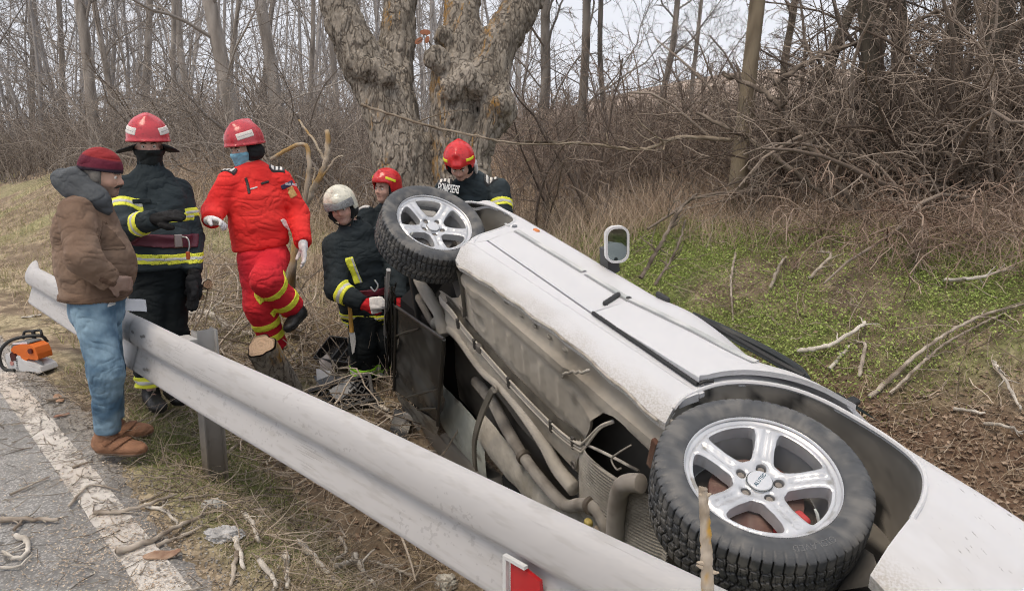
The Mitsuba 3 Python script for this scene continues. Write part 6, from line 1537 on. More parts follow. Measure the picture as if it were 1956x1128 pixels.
def shrub(px, dep, n, L, seed, label, group, cols, spread=(25, 70), twig=.003, name='bare_shrub', droop=.25, bias=(0, 0), r0=.022):
    rng = np.random.default_rng(seed)
    x, y = at_px(px, dep); z = float(ground_z(np.array([x]), np.array([y]))[0]) - .05
    th = rng.uniform(0, 2 * np.pi, n); an = np.radians(rng.uniform(*spread, n))
    d = np.stack([np.cos(th) * np.sin(an) + bias[0], np.sin(th) * np.sin(an) + bias[1], np.cos(an)], 1)
    base = V(x, y, z)[None] + np.stack([np.cos(th), np.sin(th), 0 * th], 1) * rng.uniform(0, .18, (n, 1))
    P0, R0 = walk_out(rng, base, unit(d), L * rng.uniform(.7, 1.25, n), r0 * rng.uniform(.6, 1.3, n), 9, .15, .005, droop, .35)
    key = thing(name, label, 'shrub', group)
    m, c = tubecol(P0, R0, 6, cols[0], cols[1], rng)
    part(key, 'stems', m, 'matte', c * .85, smooth=True)
    P1, R1 = sprout(rng, P0, R0, 7, (.15, 1), (25, 80), (.20, .50), (.35, .6), 6, .22, .05, .004, droop)
    P2, R2 = sprout(rng, P1, R1, 4, (.1, 1), (25, 75), (.30, .65), (.5, .8), 4, .25, .02, twig, droop)
    P3, R3 = sprout(rng, P2, R2, 2, (.2, 1), (20, 70), (.35, .75), (.6, .9), 3, .2, .0, twig * .8, droop * .5)
    ms, cs = zip(*[tubecol(*q, rng_s, cols[0], cols[1], rng) for q, rng_s in (((P1, R1), 4), ((P2, R2), 3), ((P3, R3), 3))])
    part(key, 'twigs', join(*ms), 'matte', np.vstack(cs), smooth=True, kind='stuff')
for i, (px, dep, n, L) in enumerate([(1430, 9.0, 9, 2.0), (1500, 8.8, 10, 2.1), (1585, 8.4, 11, 2.2), (1660, 8.0, 11, 2.3), (1735, 7.7, 12, 2.3), (1800, 7.4, 11, 2.4), (1880, 7.1, 11, 2.3), (1950, 6.8, 9, 2.1), (1540, 9.5, 10, 2.6), (1700, 8.6, 11, 2.6), (1850, 8.2, 11, 2.6), (2010, 7.2, 9, 2.4), (1620, 10.5, 10, 2.6), (1780, 10.0, 10, 2.6)]):
    shrub(px, dep, n, L, 400 + i, 'tangled thorny shrub arching over the right bank', 'shrubs on the right bank', ((.10, .075, .060), (.42, .355, .30)), (8, 58), bias=(-.12, -.10), r0=.026, droop=.16)
for i, (px, dep, n, L) in enumerate([(1560, 7.0, 8, 1.1), (1625, 6.7, 8, 1.05), (1690, 6.5, 8, 1.05), (1755, 6.3, 8, 1.05), (1820, 6.1, 8, 1.0), (1885, 5.9, 9, 1.0), (1950, 5.7, 9, 1.0)]):
    shrub(px, dep, n, L, 520 + i, 'low dry bramble with arching stems at the top of the green bank', 'brambles on the bank', ((.16, .105, .080), (.44, .345, .28)), (25, 80), droop=.42, r0=.008, twig=.002, name='bramble')
for i, (px, dep, n, L) in enumerate([(1030, 9.5, 9, 1.7), (1085, 10.0, 9, 2.0), (1140, 9.0, 8, 1.7), (1190, 10.5, 9, 2.0), (1250, 9.2, 9, 1.8), (1310, 10.2, 9, 1.9), (1355, 9.0, 8, 1.7), (1110, 12, 9, 2.2), (1220, 12.5, 9, 2.2), (1330, 12, 9, 2.2)]):
    shrub(px, dep, n, L, 430 + i, 'bare brown shrub in the scrub behind the car', 'shrubs behind the car', ((.15, .118, .10), (.38, .315, .268)), (10, 55), droop=.10, r0=.016)
for i, (px, dep, n, L) in enumerate([(20, 22, 11, 3.0), (85, 20.5, 11, 2.9), (140, 20, 11, 2.8), (200, 18, 10, 2.6), (260, 16.5, 10, 2.5), (330, 15, 10, 2.4), (390, 14, 9, 2.2), (450, 13, 9, 2.2), (510, 12, 10, 2.2), (575, 11.4, 10, 2.1), (625, 11.2, 9, 2.1), (680, 10.4, 9, 1.9), (170, 23, 10, 3.4), (360, 17.5, 9, 2.8), (540, 15, 9, 2.6)]):
    shrub(px, dep, n, L, 460 + i, 'dense grey shrub at the foot of the left wood', 'shrubs of the left wood', ((.19, .163, .143), (.41, .365, .325)), (10, 65), droop=.18, r0=.018)

# ---- masses nobody could count: brushwood and the wood farther off
def brush(name, label, n, xr, dr_, hmean, cols, seed, zoff=0.0, rad=.004, sub=3, lean=.35, near=None):
    rng = np.random.default_rng(seed)
    px = rng.uniform(*xr, n); dep = rng.uniform(*dr_, n)
    if near is not None: dep = np.interp(px, *near) + (dep - dr_[0])
    x, y = (px - 978) / 1450 * dep, dep * .981
    z = ground_z(x, y, False) - .05
    d = unit(np.stack([rng.normal(0, lean, n), rng.normal(0, lean, n), np.ones(n)], 1))
    sc = dep / 10
    P0, R0 = walk_out(rng, np.stack([x, y, z], 1), d, hmean * rng.uniform(.45, 1.35, n), rad * sc * rng.uniform(.8, 1.8, n), 4, .20, .002, .10, .4)
    P1, R1 = sprout(rng, P0, R0, sub, (.2, 1), (20, 70), (.25, .55), (.6, .9), 3, .22, .05, .0022)
    ms, cs = zip(*[tubecol(P0, R0, 3, cols[0], cols[1], rng), tubecol(P1, R1, 3, cols[0], cols[1], rng)])
    single(name, join(*ms), 'matte', label, 'brushwood', np.vstack(cs), True, kind='stuff')
brush('brushwood', 'dense dry brushwood along the foot of the left wood', 2300, (-60, 760), (10.5, 16), 1.45, ((.19, .16, .14), (.42, .37, .33)), 501, near=([-60, 250, 500, 760], [21, 16.5, 12.3, 10.6]))
brush('brushwood', 'reddish brown brushwood covering the slope behind the car', 2400, (960, 1460), (10, 19), 1.25, ((.19, .145, .122), (.44, .365, .315)), 502)
brush('brushwood', 'dark brushwood filling the thicket on the right', 1700, (1400, 2050), (7.6, 13), 1.4, ((.12, .09, .075), (.36, .295, .25)), 503)
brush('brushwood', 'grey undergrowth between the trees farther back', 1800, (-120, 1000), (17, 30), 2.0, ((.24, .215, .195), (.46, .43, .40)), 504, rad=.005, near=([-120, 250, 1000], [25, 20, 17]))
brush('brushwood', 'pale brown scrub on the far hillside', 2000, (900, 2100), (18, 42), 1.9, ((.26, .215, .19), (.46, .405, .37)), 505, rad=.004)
rng = np.random.default_rng(77)
n = 210
px, dep = rng.uniform(-200, 1000, n), rng.uniform(20, 46, n)
x, y = (px - 978) / 1450 * dep, dep * .981
P0, R0 = walk_out(rng, np.stack([x, y, ground_z(x, y, False) - .1], 1), unit(np.stack([rng.normal(0, .1, n), rng.normal(0, .1, n), np.ones(n)], 1)), rng.uniform(6, 12, n), rng.uniform(.03, .075, n), 8, .05, .01, 0, .35)
P1, R1 = sprout(rng, P0, R0, 11, (.12, 1), (30, 75), (.14, .34), (.22, .5), 5, .18, .25, .010)
P2, R2 = sprout(rng, P1, R1, 5, (.15, 1), (25, 70), (.3, .6), (.5, .8), 3, .22, .1, .0075)
P2, R2 = keep_near(P2, R2, 11)
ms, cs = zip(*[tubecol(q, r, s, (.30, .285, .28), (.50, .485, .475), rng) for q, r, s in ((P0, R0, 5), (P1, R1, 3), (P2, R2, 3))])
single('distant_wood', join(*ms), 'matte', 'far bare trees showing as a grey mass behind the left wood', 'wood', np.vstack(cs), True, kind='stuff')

# ================================================================== grass, weeds, litter
def scatter(rng, n, qr, sr_, dens):
    """n positions by rejection against dens(q, s, noise)"""
    q = rng.uniform(*qr, n * 4); s = rng.uniform(*sr_, n * 4)
    x, y = xy(q, s)
    w = dens(q, s, meshkit.fbm(np.stack([x * 1.1, y * 1.1, 0 * x], -1), 4, 40), x, y)
    fr = (y > .9) & (np.abs(x) < .78 * y + .6)
    k = np.where((rng.uniform(0, 1, n * 4) < w) & fr)[0][:n]
    return x[k], y[k], q[k], s[k]
def surf_z(x, y):
    q, s = qs(x, y); z = ground_z(x, y)
    return np.where(q < 1.03 + .2 * sstep(3.4, 5.2, s), np.maximum(z, .006), z)
def blades(name, label, n, qr, sr_, dens, h, w, cols, seed, K=3, lean=.5, group=None, cat='grass', bend=.5):
    rng = np.random.default_rng(seed)
    x, y, q, s = scatter(rng, n, qr, sr_, dens)
    m = len(x); z = surf_z(x, y) - .008
    th = rng.uniform(0, 2 * np.pi, m); ln = np.abs(rng.normal(0, lean, m))
    d = unit(np.stack([np.cos(th) * ln, np.sin(th) * ln, np.ones(m)], 1))
    L = h * rng.uniform(.5, 1.4, m); P = np.empty((m, K, 3)); P[:, 0] = np.stack([x, y, z], 1); cur = d
    for k in range(1, K):
        cur = unit(cur + np.stack([np.cos(th), np.sin(th), -np.ones(m)], 1) * (bend * k / K * rng.uniform(.2, 1.2, (m, 1))) + rng.normal(0, .12, (m, 3)))
        P[:, k] = P[:, k - 1] + cur * (L / (K - 1))[:, None]
    wd = w * rng.uniform(.6, 1.4, m)[:, None] * np.linspace(1, .25, K)[None]
    fa = rng.uniform(0, np.pi, m)
    side = np.stack([np.cos(fa), np.sin(fa), 0 * fa], 1)
    c = lerp(np.asarray(cols[0], float), np.asarray(cols[1], float), rng.uniform(0, 1, (m, 1)))
    if len(cols) > 2:
        k = rng.uniform(0, 1, m) < cols[3]; c[k] = np.asarray(cols[2]) * rng.uniform(.6, 1.2, (k.sum(), 1))
    single(name, ribbons(P, wd, side), 'leaf', label, cat, np.repeat(c, 2 * K, 0), False, kind='stuff')
def flakes(name, label, n, qr, sr_, dens, size, cols, seed, lift=.0, up=.0, cat='leaves', aspect=.55):
    """small bent leaves: four triangles each"""
    rng = np.random.default_rng(seed)
    x, y, q, s = scatter(rng, n, qr, sr_, dens); m = len(x)
    z = surf_z(x, y) + rng.uniform(0, 1, m) * lift + .004
    c0 = np.stack([x, y, z], 1)
    a = unit(rng.normal(0, 1, (m, 3)) * [1, 1, .45 + up]); nn = unit(np.cross(a, rng.normal(0, 1, (m, 3)))); nn[nn[:, 2] < 0] *= -1; nn = unit(nn + [0, 0, .5 - up * .3]); a = unit(np.cross(nn, np.cross(a, nn))); b = np.cross(nn, a)
    L = (size * rng.uniform(.5, 1.5, m))[:, None]; W = L * aspect
    v = np.stack([c0 - a * L, c0 + b * W + nn * L * .25, c0 + a * L, c0 - b * W + nn * L * .25, c0 + nn * L * .02], 1)
    f = (np.array([[0, 1, 4], [1, 2, 4], [2, 3, 4], [3, 0, 4]])[None] + (np.arange(m) * 5)[:, None, None]).reshape(-1, 3)
    c = lerp(np.asarray(cols[0], float), np.asarray(cols[1], float), rng.uniform(0, 1, (m, 1)))
    single(name, (v.reshape(-1, 3), f), 'leaf', label, cat, np.repeat(c, 5, 0), False, kind='stuff')
G1 = ((.095, .125, .035), (.25, .29, .10), (.42, .36, .23), .30)
blades('verge_grass', 'short green grass on the road verge under the guardrail', 13000, (1.08, 2.1), (1.6, 6.6), lambda q, s, n, x, y: sstep(.40, .52, n) * sstep(1.04, 1.3, q - .2 * sstep(3.4, 5.2, s)) * (1 - .8 * sstep(5.0, 6.2, s)) * (1 - sstep(1.7, 2.1, q)), .075, .0042, G1, 601, 3, .5)
blades('dry_verge_grass', 'short straw-coloured dead grass on the verge', 14000, (1.05, 2.6), (1.4, 7), lambda q, s, n, x, y: sstep(.58, .42, n) * sstep(1.05, 1.3, q - .2 * sstep(3.4, 5.2, s)) * .9, .085, .0032, ((.24, .19, .125), (.50, .42, .30)), 602, 4, .9, bend=.9)
blades('bank_grass', 'green grass on the bank beyond the car', 30000, (4.3, 7.3), (-.5, 6.5), lambda q, s, n, x, y: sstep(.28, .42, n) * sstep(4.3, 5.0, q) * (1 - sstep(6.5, 7.3, q)) * sstep(.9, 2.0, s + 1.1 * (q - 5.4)), .095, .0048, ((.18, .225, .060), (.38, .43, .15), (.42, .36, .22), .16), 603, 3, .6, bend=.8)
flakes('bank_weeds', 'bright green low weeds in patches on the bank', 52000, (4.5, 7.0), (-.5, 6.0), lambda q, s, n, x, y: (.35 + .65 * sstep(.36, .48, n)) * sstep(4.5, 5.1, q) * (1 - sstep(6.3, 7.0, q)) * sstep(1.2, 2.2, s + 1.1 * (q - 5.4)), .0095, ((.19, .265, .065), (.42, .51, .165)), 604, .07, .5, 'weeds')
blades('dry_bank_grass', 'matted straw lying over the bank', 19000, (3.6, 8.5), (-1.0, 7.0), lambda q, s, n, x, y: .10 + .9 * np.maximum(sstep(.36, .26, n), np.maximum(sstep(6.4, 7.2, q), sstep(1.9, 1.0, s + 1.1 * (q - 5.4)))), .22, .0042, ((.25, .19, .13), (.54, .45, .335)), 605, 4, 1.4, bend=1.3)
blades('tall_dry_grass', 'tall pinkish dry grass at the foot of the wood and scrub', 38000, (3.2, 10.5), (4.6, 15), lambda q, s, n, x, y: (.25 + .75 * sstep(.34, .50, n)) * (.3 + .7 * sstep(3.4, 4.6, q)), .46, .0065, ((.33, .25, .19), (.64, .53, .42)), 606, 3, .38, bend=.55)
blades('tall_dry_grass', 'tall dry grass below the thorny shrubs on the right bank', 12000, (6.2, 9.5), (-1, 5.5), lambda q, s, n, x, y: .25 + .75 * sstep(.36, .54, n), .36, .0048, ((.30, .22, .165), (.60, .48, .375)), 607, 3, .45, bend=.6)
blades('yellow_grass', 'yellow-green grass on the open ground at the far left', 13000, (1.6, 5.5), (6.5, 20), lambda q, s, n, x, y: .35 + .6 * sstep(.40, .55, n), .17, .0065, ((.19, .19, .075), (.40, .37, .19), (.54, .45, .32), .50), 608, 4, .6, bend=.7)
blades('trampled_grass', 'trampled yellowish grass around the rescuers', 12000, (2.0, 4.6), (4.4, 8.5), lambda q, s, n, x, y: .35 + .6 * sstep(.38, .55, n), .13, .0042, ((.18, .17, .065), (.38, .35, .175), (.52, .43, .30), .5), 609, 4, 1.0, bend=1.0)
flakes('leaf_litter', 'brown leaf litter in the ditch and at the foot of the bank', 17000, (1.7, 5.6), (-1, 6.5), lambda q, s, n, x, y: .15 * (q < 2.6) + .06 + .8 * sstep(2.8, 3.6, q) * (1 - sstep(4.7, 5.3, q)) * (1 - sstep(3.0, 5.0, s)) + .8 * sstep(2.8, 3.6, q) * sstep(1.6, .8, s + 1.1 * (q - 5.4)) * (q < 7), .017, ((.14, .09, .062), (.42, .325, .245)), 610, .02)
flakes('wood_chips', 'pale sawdust and wood chips strewn over the road edge', 14000, (.3, 1.5), (1.2, 5.0), lambda q, s, n, x, y: (.12 + .88 * sstep(.38, .6, n)) * sstep(5.0, 2.6, s) * sstep(.2, .9, q), .0048, ((.30, .23, .17), (.62, .53, .43)), 611, .002, -.3, 'chips', .6)
flakes('gravel', 'small stones and grit along the crumbling asphalt edge', 5000, (.85, 1.35), (1.4, 9), lambda q, s, n, x, y: np.exp(-((q - 1.1) / .12) ** 2), .006, ((.14, .13, .12), (.36, .34, .31)), 612, .002, .3, 'gravel', .8)
def litter(name, label, n, qr, sr_, dens, L, r, cols, seed, cat='twigs', lift=.03, K=5, tilt=.25):
    rng = np.random.default_rng(seed)
    x, y, q, s = scatter(rng, n, qr, sr_, dens); m = len(x)
    th = rng.uniform(0, 2 * np.pi, m)
    d = unit(np.stack([np.cos(th), np.sin(th), rng.normal(0, tilt, m)], 1))
    Q, R = walk_out(rng, np.stack([x, y, surf_z(x, y) + rng.uniform(.004, lift, m)], 1), d, L * rng.uniform(.35, 1.6, m), r * rng.uniform(.5, 1.6, m), K, .18, .001, 0, .5)
    Q[:, :, 2] = np.maximum(Q[:, :, 2], surf_z(Q[:, :, 0], Q[:, :, 1]) + .003)
    mm, c = tubecol(Q, R, 3, cols[0], cols[1], rng)
    single(name, mm, 'matte', label, cat, c, True, kind='stuff')
litter('twig_litter', 'fine twigs scattered over the asphalt and its edge', 900, (-.9, 1.4), (1.2, 6.5), lambda q, s, n, x, y: .4 + .6 * sstep(.1, .9, q), .11, .0022, ((.11, .09, .07), (.40, .35, .29)), 621, lift=.008, tilt=.05)
litter('twig_litter', 'tangle of dead twigs on the verge below the guardrail', 2600, (1.2, 2.6), (1.4, 6.2), lambda q, s, n, x, y: .6 + 0 * q, .20, .0026, ((.15, .12, .095), (.46, .39, .31)), 622, lift=.07, tilt=.35)
litter('twig_litter', 'dead twigs and brash around the cut log and the rescuers', 1500, (1.8, 4.4), (4.2, 8.5), lambda q, s, n, x, y: .7 + 0 * q, .32, .0038, ((.19, .16, .13), (.52, .46, .39)), 623, lift=.12, tilt=.35)
litter('twig_litter', 'dry roots and twigs on the bank beside the car', 1700, (3.6, 7.4), (-.6, 6), lambda q, s, n, x, y: .7 + 0 * q, .26, .0032, ((.20, .155, .12), (.56, .48, .39)), 624, lift=.07, tilt=.3)
litter('brash', 'heap of cut branches lying between the guardrail, the log and the car', 290, (1.9, 3.5), (3.6, 7.6), lambda q, s, n, x, y: .8 + 0 * q, .55, .0075, ((.20, .165, .13), (.52, .46, .39)), 631, 'branches', .16, 8, .3)
litter('brash', 'grey branches heaped left of the red suit beyond the rail', 110, (2.3, 4.2), (6.6, 9.5), lambda q, s, n, x, y: .8 + 0 * q, .7, .009, ((.22, .18, .145), (.54, .48, .41)), 632, 'branches', .2, 8, .3)

# ================================================================== sticks, logs, debris, chainsaw
STK = ((.18, .145, .115), (.46, .41, .35))
def stick(pts, r, label, seed, name='fallen_branch', group=None, cols=STK, twigs=2, lift=.008, cat='branch', raw=False):
    rng = np.random.default_rng(seed)
    p = np.array(pts, float)
    if not raw: p[:, 2] = np.maximum(p[:, 2], 0 if False else p[:, 2]) + lift + r * .7
    L = np.linalg.norm(np.diff(p, axis=0), axis=1).sum(); n = int(np.clip(L / .025, 8, 44))
    q = smooth_path(p, n); q += rng.normal(0, r * .22, q.shape)
    rr = r * np.linspace(1.1, .62, n) * rng.uniform(.86, 1.16, n)
    ms = [tube(q, rr, 8)]
    if twigs:
        P1, R1 = sprout(rng, q[None], rr[None], twigs, (.2, .9), (30, 70), (.12, .32), (.4, .6), 5, .2, .12, .0015)
        P1[:, :, 2] = np.maximum(P1[:, :, 2], q[:, 2].min())
        ms.append(tubes(P1, R1, 5))
    single(name, join(*ms), 'matte', label, cat, lambda v: jitter(v, cols[0], cols[1], 16, seed, 4) * (.85 + .3 * meshkit.fbm(v * 110, 2, seed))[:, None], True, group)
LICH = ((.34, .31, .27), (.62, .585, .53))
S1 = [
 ([V(-2.348, 3.214, 0.003), V(-2.221, 3.234, 0.003), V(-2.085, 3.224, 0.003)], .013, 'knobbly brown stick on the asphalt at the left edge of the picture'),
 ([V(-2.232, 3.139, 0.002), V(-2.259, 3.264, 0.003)], .007, 'short dark stick leaning against the knobbly brown stick'),
 ([V(-2.184, 3.079, 0.004), V(-2.107, 3.029, 0.002), V(-2.048, 2.934, 0.002), V(-2.075, 2.894, 0.001), V(-2.159, 2.949, 0.003)], .011, 'curled pale stick like a hook on the asphalt'),
 ([V(-2.093, 2.829, 0.002), V(-2.019, 2.835, 0.004), V(-2.025, 2.934, 0.002)], .006, 'thin stick just below the curled pale stick'),
 ([V(-2.478, 3.489, 0.003), V(-2.439, 3.594, 0.004), V(-2.409, 3.703, 0.002)], .006, 'thin straight stick on the asphalt beside the worn white line'),
 ([V(-2.119, 3.369, 0.003), V(-2.136, 3.594, 0.004), V(-1.950, 3.529, 0.004)], .006, 'bent thin stick lying across the white line like an arrowhead'),
 ([V(-1.959, 3.294, 0.003), V(-1.802, 3.324, 0.004), V(-1.661, 3.512, -0.008)], .010, 'long brown stick across the white line nearest the verge'),
 ([V(-1.665, 2.940, 0.004), V(-1.572, 3.044, 0.003), V(-1.492, 3.231, -0.011), V(-1.409, 3.444, -0.046)], .013, 'longest brown stick running from the white line to the verge'),
 ([V(-1.529, 2.999, 0.004), V(-1.454, 3.140, -0.019), V(-1.368, 3.362, -0.032)], .009, 'brown stick crossing close below the longest one'),
 ([V(-1.780, 3.419, -0.023), V(-1.649, 3.346, -0.013), V(-1.533, 3.225, -0.018)], .010, 'pale forked stick on the road edge'),
 ([V(-1.702, 3.441, -0.012), V(-1.733, 3.788, -0.052)], .006, 'dark upright twig at the edge of the green verge'),
 ([V(-1.611, 3.467, -0.008), V(-1.544, 3.602, -0.057), V(-1.516, 3.920, -0.194)], .007, 'grey stick lying level between the two scraps of plastic'),
 ([V(-1.314, 3.429, -0.072), V(-1.227, 3.311, -0.064), V(-1.131, 3.110, -0.043)], .013, 'pale peeled stick on the verge, right of the plastic bag'),
 ([V(-1.216, 3.081, -0.012), V(-1.099, 2.837, -0.012)], .012, 'pale peeled stick pointing at the bottom edge, left one'),
 ([V(-1.172, 2.957, -0.011), V(-1.111, 2.725, -0.022)], .011, 'lichen-spotted stick at the bottom edge below the plastic bag'),
 ([V(-0.996, 3.060, -0.070), V(-0.881, 2.707, -0.010)], .013, 'pale stout stick at the bottom edge left of centre'),
 ([V(-1.048, 2.878, -0.003), V(-0.979, 2.798, -0.007), V(-0.921, 2.702, -0.010)], .012, 'pale crooked stick at the bottom edge'),
 ([V(-1.032, 3.367, -0.187), V(-0.900, 3.187, -0.186), V(-0.731, 2.947, -0.164)], .017, 'pale slanting branch with a sawn tip at the bottom edge'),
 ([V(-0.861, 3.779, -0.505), V(-0.794, 3.638, -0.508), V(-0.679, 3.409, -0.456)], .020, 'thick pale branch with a stub at the bottom edge'),
 ([V(-0.852, 3.334, -0.301), V(-0.802, 3.819, -0.554), V(-0.533, 3.860, -0.674)], .014, 'long pale branch lying towards the guardrail'),
 ([V(-0.978, 3.975, -0.496), V(-0.905, 3.802, -0.487), V(-0.890, 3.407, -0.311)], .010, 'small bent branch above the thick pale branch'),
 ([V(-1.209, 4.182, -0.458), V(-1.065, 4.219, -0.528), V(-0.961, 4.029, -0.526)], .010, 'grey branch in the dead twigs under the guardrail'),
 ([V(-1.561, 4.432, -0.304), V(-1.479, 4.821, -0.386), V(-1.248, 4.730, -0.439)], .007, 'thin branch in the verge grass under the rail'),
 ([V(-1.806, 4.496, -0.210), V(-1.819, 4.900, -0.287), V(-1.693, 4.838, -0.325)], .010, 'orange-tipped branch behind the rail post'),
 ([V(-2.346, 4.994, -0.114), V(-2.214, 5.099, -0.191), V(-2.139, 5.286, -0.228)], .010, 'grey branch lying behind the brown shoes'),
 ([V(-1.826, 3.474, -0.023), V(-1.765, 3.511, -0.013), V(-1.742, 3.635, -0.016)], .005, 'thin twig at the crumbling road edge'),
 ([V(-2.354, 3.818, 0.003), V(-2.285, 3.888, 0.003)], .008, 'dark stub of wood on the white line near the brown shoe'),
 ([V(-3.131, 4.877, 0.003), V(-3.039, 4.962, 0.003)], .012, 'flat reddish piece of bark on the asphalt near the chainsaw'),
]
for i, (p, r, lb) in enumerate(S1):
    stick(p, r, lb, 700 + i, cols=LICH if 'pale' in lb else STK, twigs=3 if len(p) > 2 else 1, group='sticks on the road edge and verge')
S2 = [
 ([V(-3.335, 7.531, -0.038), V(-3.198, 7.697, -0.032), V(-2.770, 7.258, -0.081), V(-2.459, 6.921, -0.069)], .034, 'thick pale branch lying left of the cut log'),
 ([V(-3.118, 6.926, -0.091), V(-2.919, 7.112, -0.086), V(-2.536, 7.031, -0.066)], .018, 'grey branch on the grass behind the rail'),
 ([V(-3.540, 8.304, 0.035), V(-3.193, 8.279, 0.010), V(-2.949, 8.604, 0.037)], .020, 'branch in the brash left of the red suit'),
 ([V(-3.232, 7.782, -0.028), V(-2.869, 8.009, -0.021), V(-2.458, 7.590, -0.041)], .014, 'thinner branch in the brash left of the red suit'),
 ([V(-2.567, 6.204, -0.133), V(-2.536, 7.031, -0.066), V(-2.288, 7.749, -0.021)], .012, 'long thin branch slanting past the cut log'),
 ([V(-1.931, 6.140, -0.205), V(-1.777, 6.585, -0.148), V(-1.553, 7.360, -0.042)], .012, 'thin branch slanting from the log to the yellow handle'),
 ([V(-1.721, 5.703, -0.241), V(-1.531, 5.940, -0.232), V(-1.533, 6.336, -0.172)], .014, 'brown branch among the broken plastic'),
 ([V(-1.351, 5.599, -0.312), V(-1.183, 5.675, -0.309), V(-0.938, 5.552, -0.325)], .024, 'stout lichen-covered branch beside the broken grille'),
 ([V(-1.075, 5.305, -0.389), V(-0.950, 5.499, -0.339), V(-0.837, 5.260, -0.412)], .012, 'branch tangled below the pale hose'),
 ([V(-4.017, 8.436, 0.069), V(-3.877, 8.737, 0.104), V(-3.706, 8.719, 0.089)], .016, 'branch on the ground behind the firefighter with the face cover'),
 ([V(-1.920, 6.425, -0.150), V(-1.937, 6.931, -0.092), V(-2.037, 7.619, -0.047)], .016, 'short branch right of the red trousers'),
 ([V(-2.328, 8.542, 0.049), V(-2.066, 8.718, 0.108), V(-1.817, 9.382, 0.286)], .010, 'dead branch in the dry grass right of the red suit'),
]
for i, (p, r, lb) in enumerate(S2):
    stick(p, r, lb, 740 + i, cols=LICH if i in (0, 7) else STK, twigs=4, group='branches cut from the tree', lift=.02)
S3 = [
 ([V(2.119, 6.131, 0.515), V(2.253, 6.291, 0.618), V(2.373, 6.525, 0.716)], .014, 'grey dead branch standing up on the upper green bank'),
 ([V(2.430, 6.119, 0.604), V(2.631, 6.207, 0.699), V(2.611, 6.447, 0.774)], .014, 'forked grey branch on the green bank below the shrubs'),
 ([V(2.108, 5.397, 0.186), V(2.267, 5.267, 0.183), V(2.502, 5.311, 0.307), V(2.590, 5.438, 0.394)], .016, 'forked pale branch on the green bank above the rear bumper'),
 ([V(2.243, 5.150, 0.121), V(2.411, 5.267, 0.261)], .014, 'stub branch below the forked pale one'),
 ([V(2.368, 4.975, 0.119), V(2.463, 5.125, 0.224), V(2.468, 5.271, 0.279)], .013, 'crooked branch beside the black rubber end of the rear door'),
 ([V(2.361, 4.788, 0.034), V(2.763, 4.934, 0.242), V(3.137, 5.008, 0.442), V(3.475, 5.038, 0.618)], .014, 'long arching branch sweeping down the bank at the right'),
 ([V(2.485, 4.767, 0.077), V(2.890, 4.917, 0.284), V(3.392, 5.045, 0.579)], .010, 'second arching branch close under the long one'),
 ([V(3.198, 5.550, 0.686), V(3.341, 5.332, 0.669), V(3.611, 5.429, 0.805)], .013, 'pale branch at the top of the green bank on the right'),
 ([V(3.103, 4.726, 0.304), V(3.044, 4.500, 0.168), V(3.056, 4.334, 0.110)], .012, 'pale branch in the brown litter at the right edge'),
 ([V(2.761, 4.523, 0.057), V(2.885, 4.405, 0.067)], .011, 'short pale stick in the brown litter above the bumper'),
 ([V(2.857, 4.351, 0.020), V(2.898, 4.208, -0.022), V(2.990, 4.214, 0.008)], .011, 'pale stick at the foot of the bank beside the bumper'),
 ([V(2.031, 6.835, 0.718), V(1.831, 6.251, 0.491), V(1.763, 5.900, 0.304)], .010, 'thin dark stem on the bank above the rear door'),
]
for i, (p, r, lb) in enumerate(S3):
    q = np.array(p); q[1:-1, 2] += .08
    stick(q, r, lb, 760 + i, cols=LICH if 'pale' in lb else STK, twigs=5, group='dead branches on the bank', lift=.03)
# arching sprays from the thicket and low boughs across the middle
S4 = [
 ([V(2.270, 7.961, 1.761), V(1.754, 8.069, 1.794), V(1.390, 8.147, 1.670), V(0.860, 8.360, 1.720), V(0.127, 8.571, 1.754)], .020, 'long level bough with a yellow lichen patch reaching left from the pole-like trunk'),
 ([V(3.286, 6.559, 0.849), V(3.003, 7.068, 1.366), V(2.642, 7.385, 1.941), V(2.452, 7.536, 2.192), V(2.079, 7.782, 2.408)], .034, 'dark crooked bough rising left out of the thicket'),
 ([V(3.339, 6.785, 0.961), V(2.810, 7.059, 1.319), V(2.458, 7.216, 1.602), V(2.225, 7.458, 1.796), V(1.845, 7.810, 2.032)], .026, 'lower dark bough reaching left out of the thicket'),
 ([V(2.631, 7.865, 2.315), V(3.091, 8.020, 2.583), V(3.884, 8.176, 2.859), V(4.642, 8.339, 3.168)], .028, 'bough rising to the upper right across the thicket'),
 ([V(3.996, 6.884, 1.468), V(4.292, 7.059, 1.838), V(4.741, 7.226, 2.171)], .030, 'stout bough leaning out at the right edge'),
 ([V(4.180, 6.303, 1.101), V(4.133, 6.554, 1.346), V(3.891, 6.810, 1.607), V(3.626, 7.022, 1.651)], .024, 'crooked dark bough at the right edge of the thicket'),
 ([V(-1.370, 7.104, 2.071), V(-0.835, 6.970, 1.905), V(-0.366, 6.949, 1.799), V(0.105, 7.036, 1.721), V(0.646, 7.242, 1.736)], .011, 'thin twig bough crossing in front of the gnarled trunk'),
 ([V(1.056, 6.112, 0.649), V(1.225, 6.261, 0.888), V(1.421, 6.420, 1.178), V(1.578, 6.546, 1.302)], .016, 'dark thin stem standing beside the rear door handle'),
 ([V(1.163, 6.100, 0.586), V(1.356, 6.252, 0.845), V(1.488, 6.503, 1.082)], .012, 'second dark stem standing beside the rear door handle'),
]
for i, (p, r, lb) in enumerate(S4):
    stick(p, r, lb, 790 + i, name='bough', cols=((.07, .056, .045), (.24, .20, .165)) if i not in (0, 6) else ((.14, .11, .08), (.34, .29, .23)), twigs=12, raw=True)

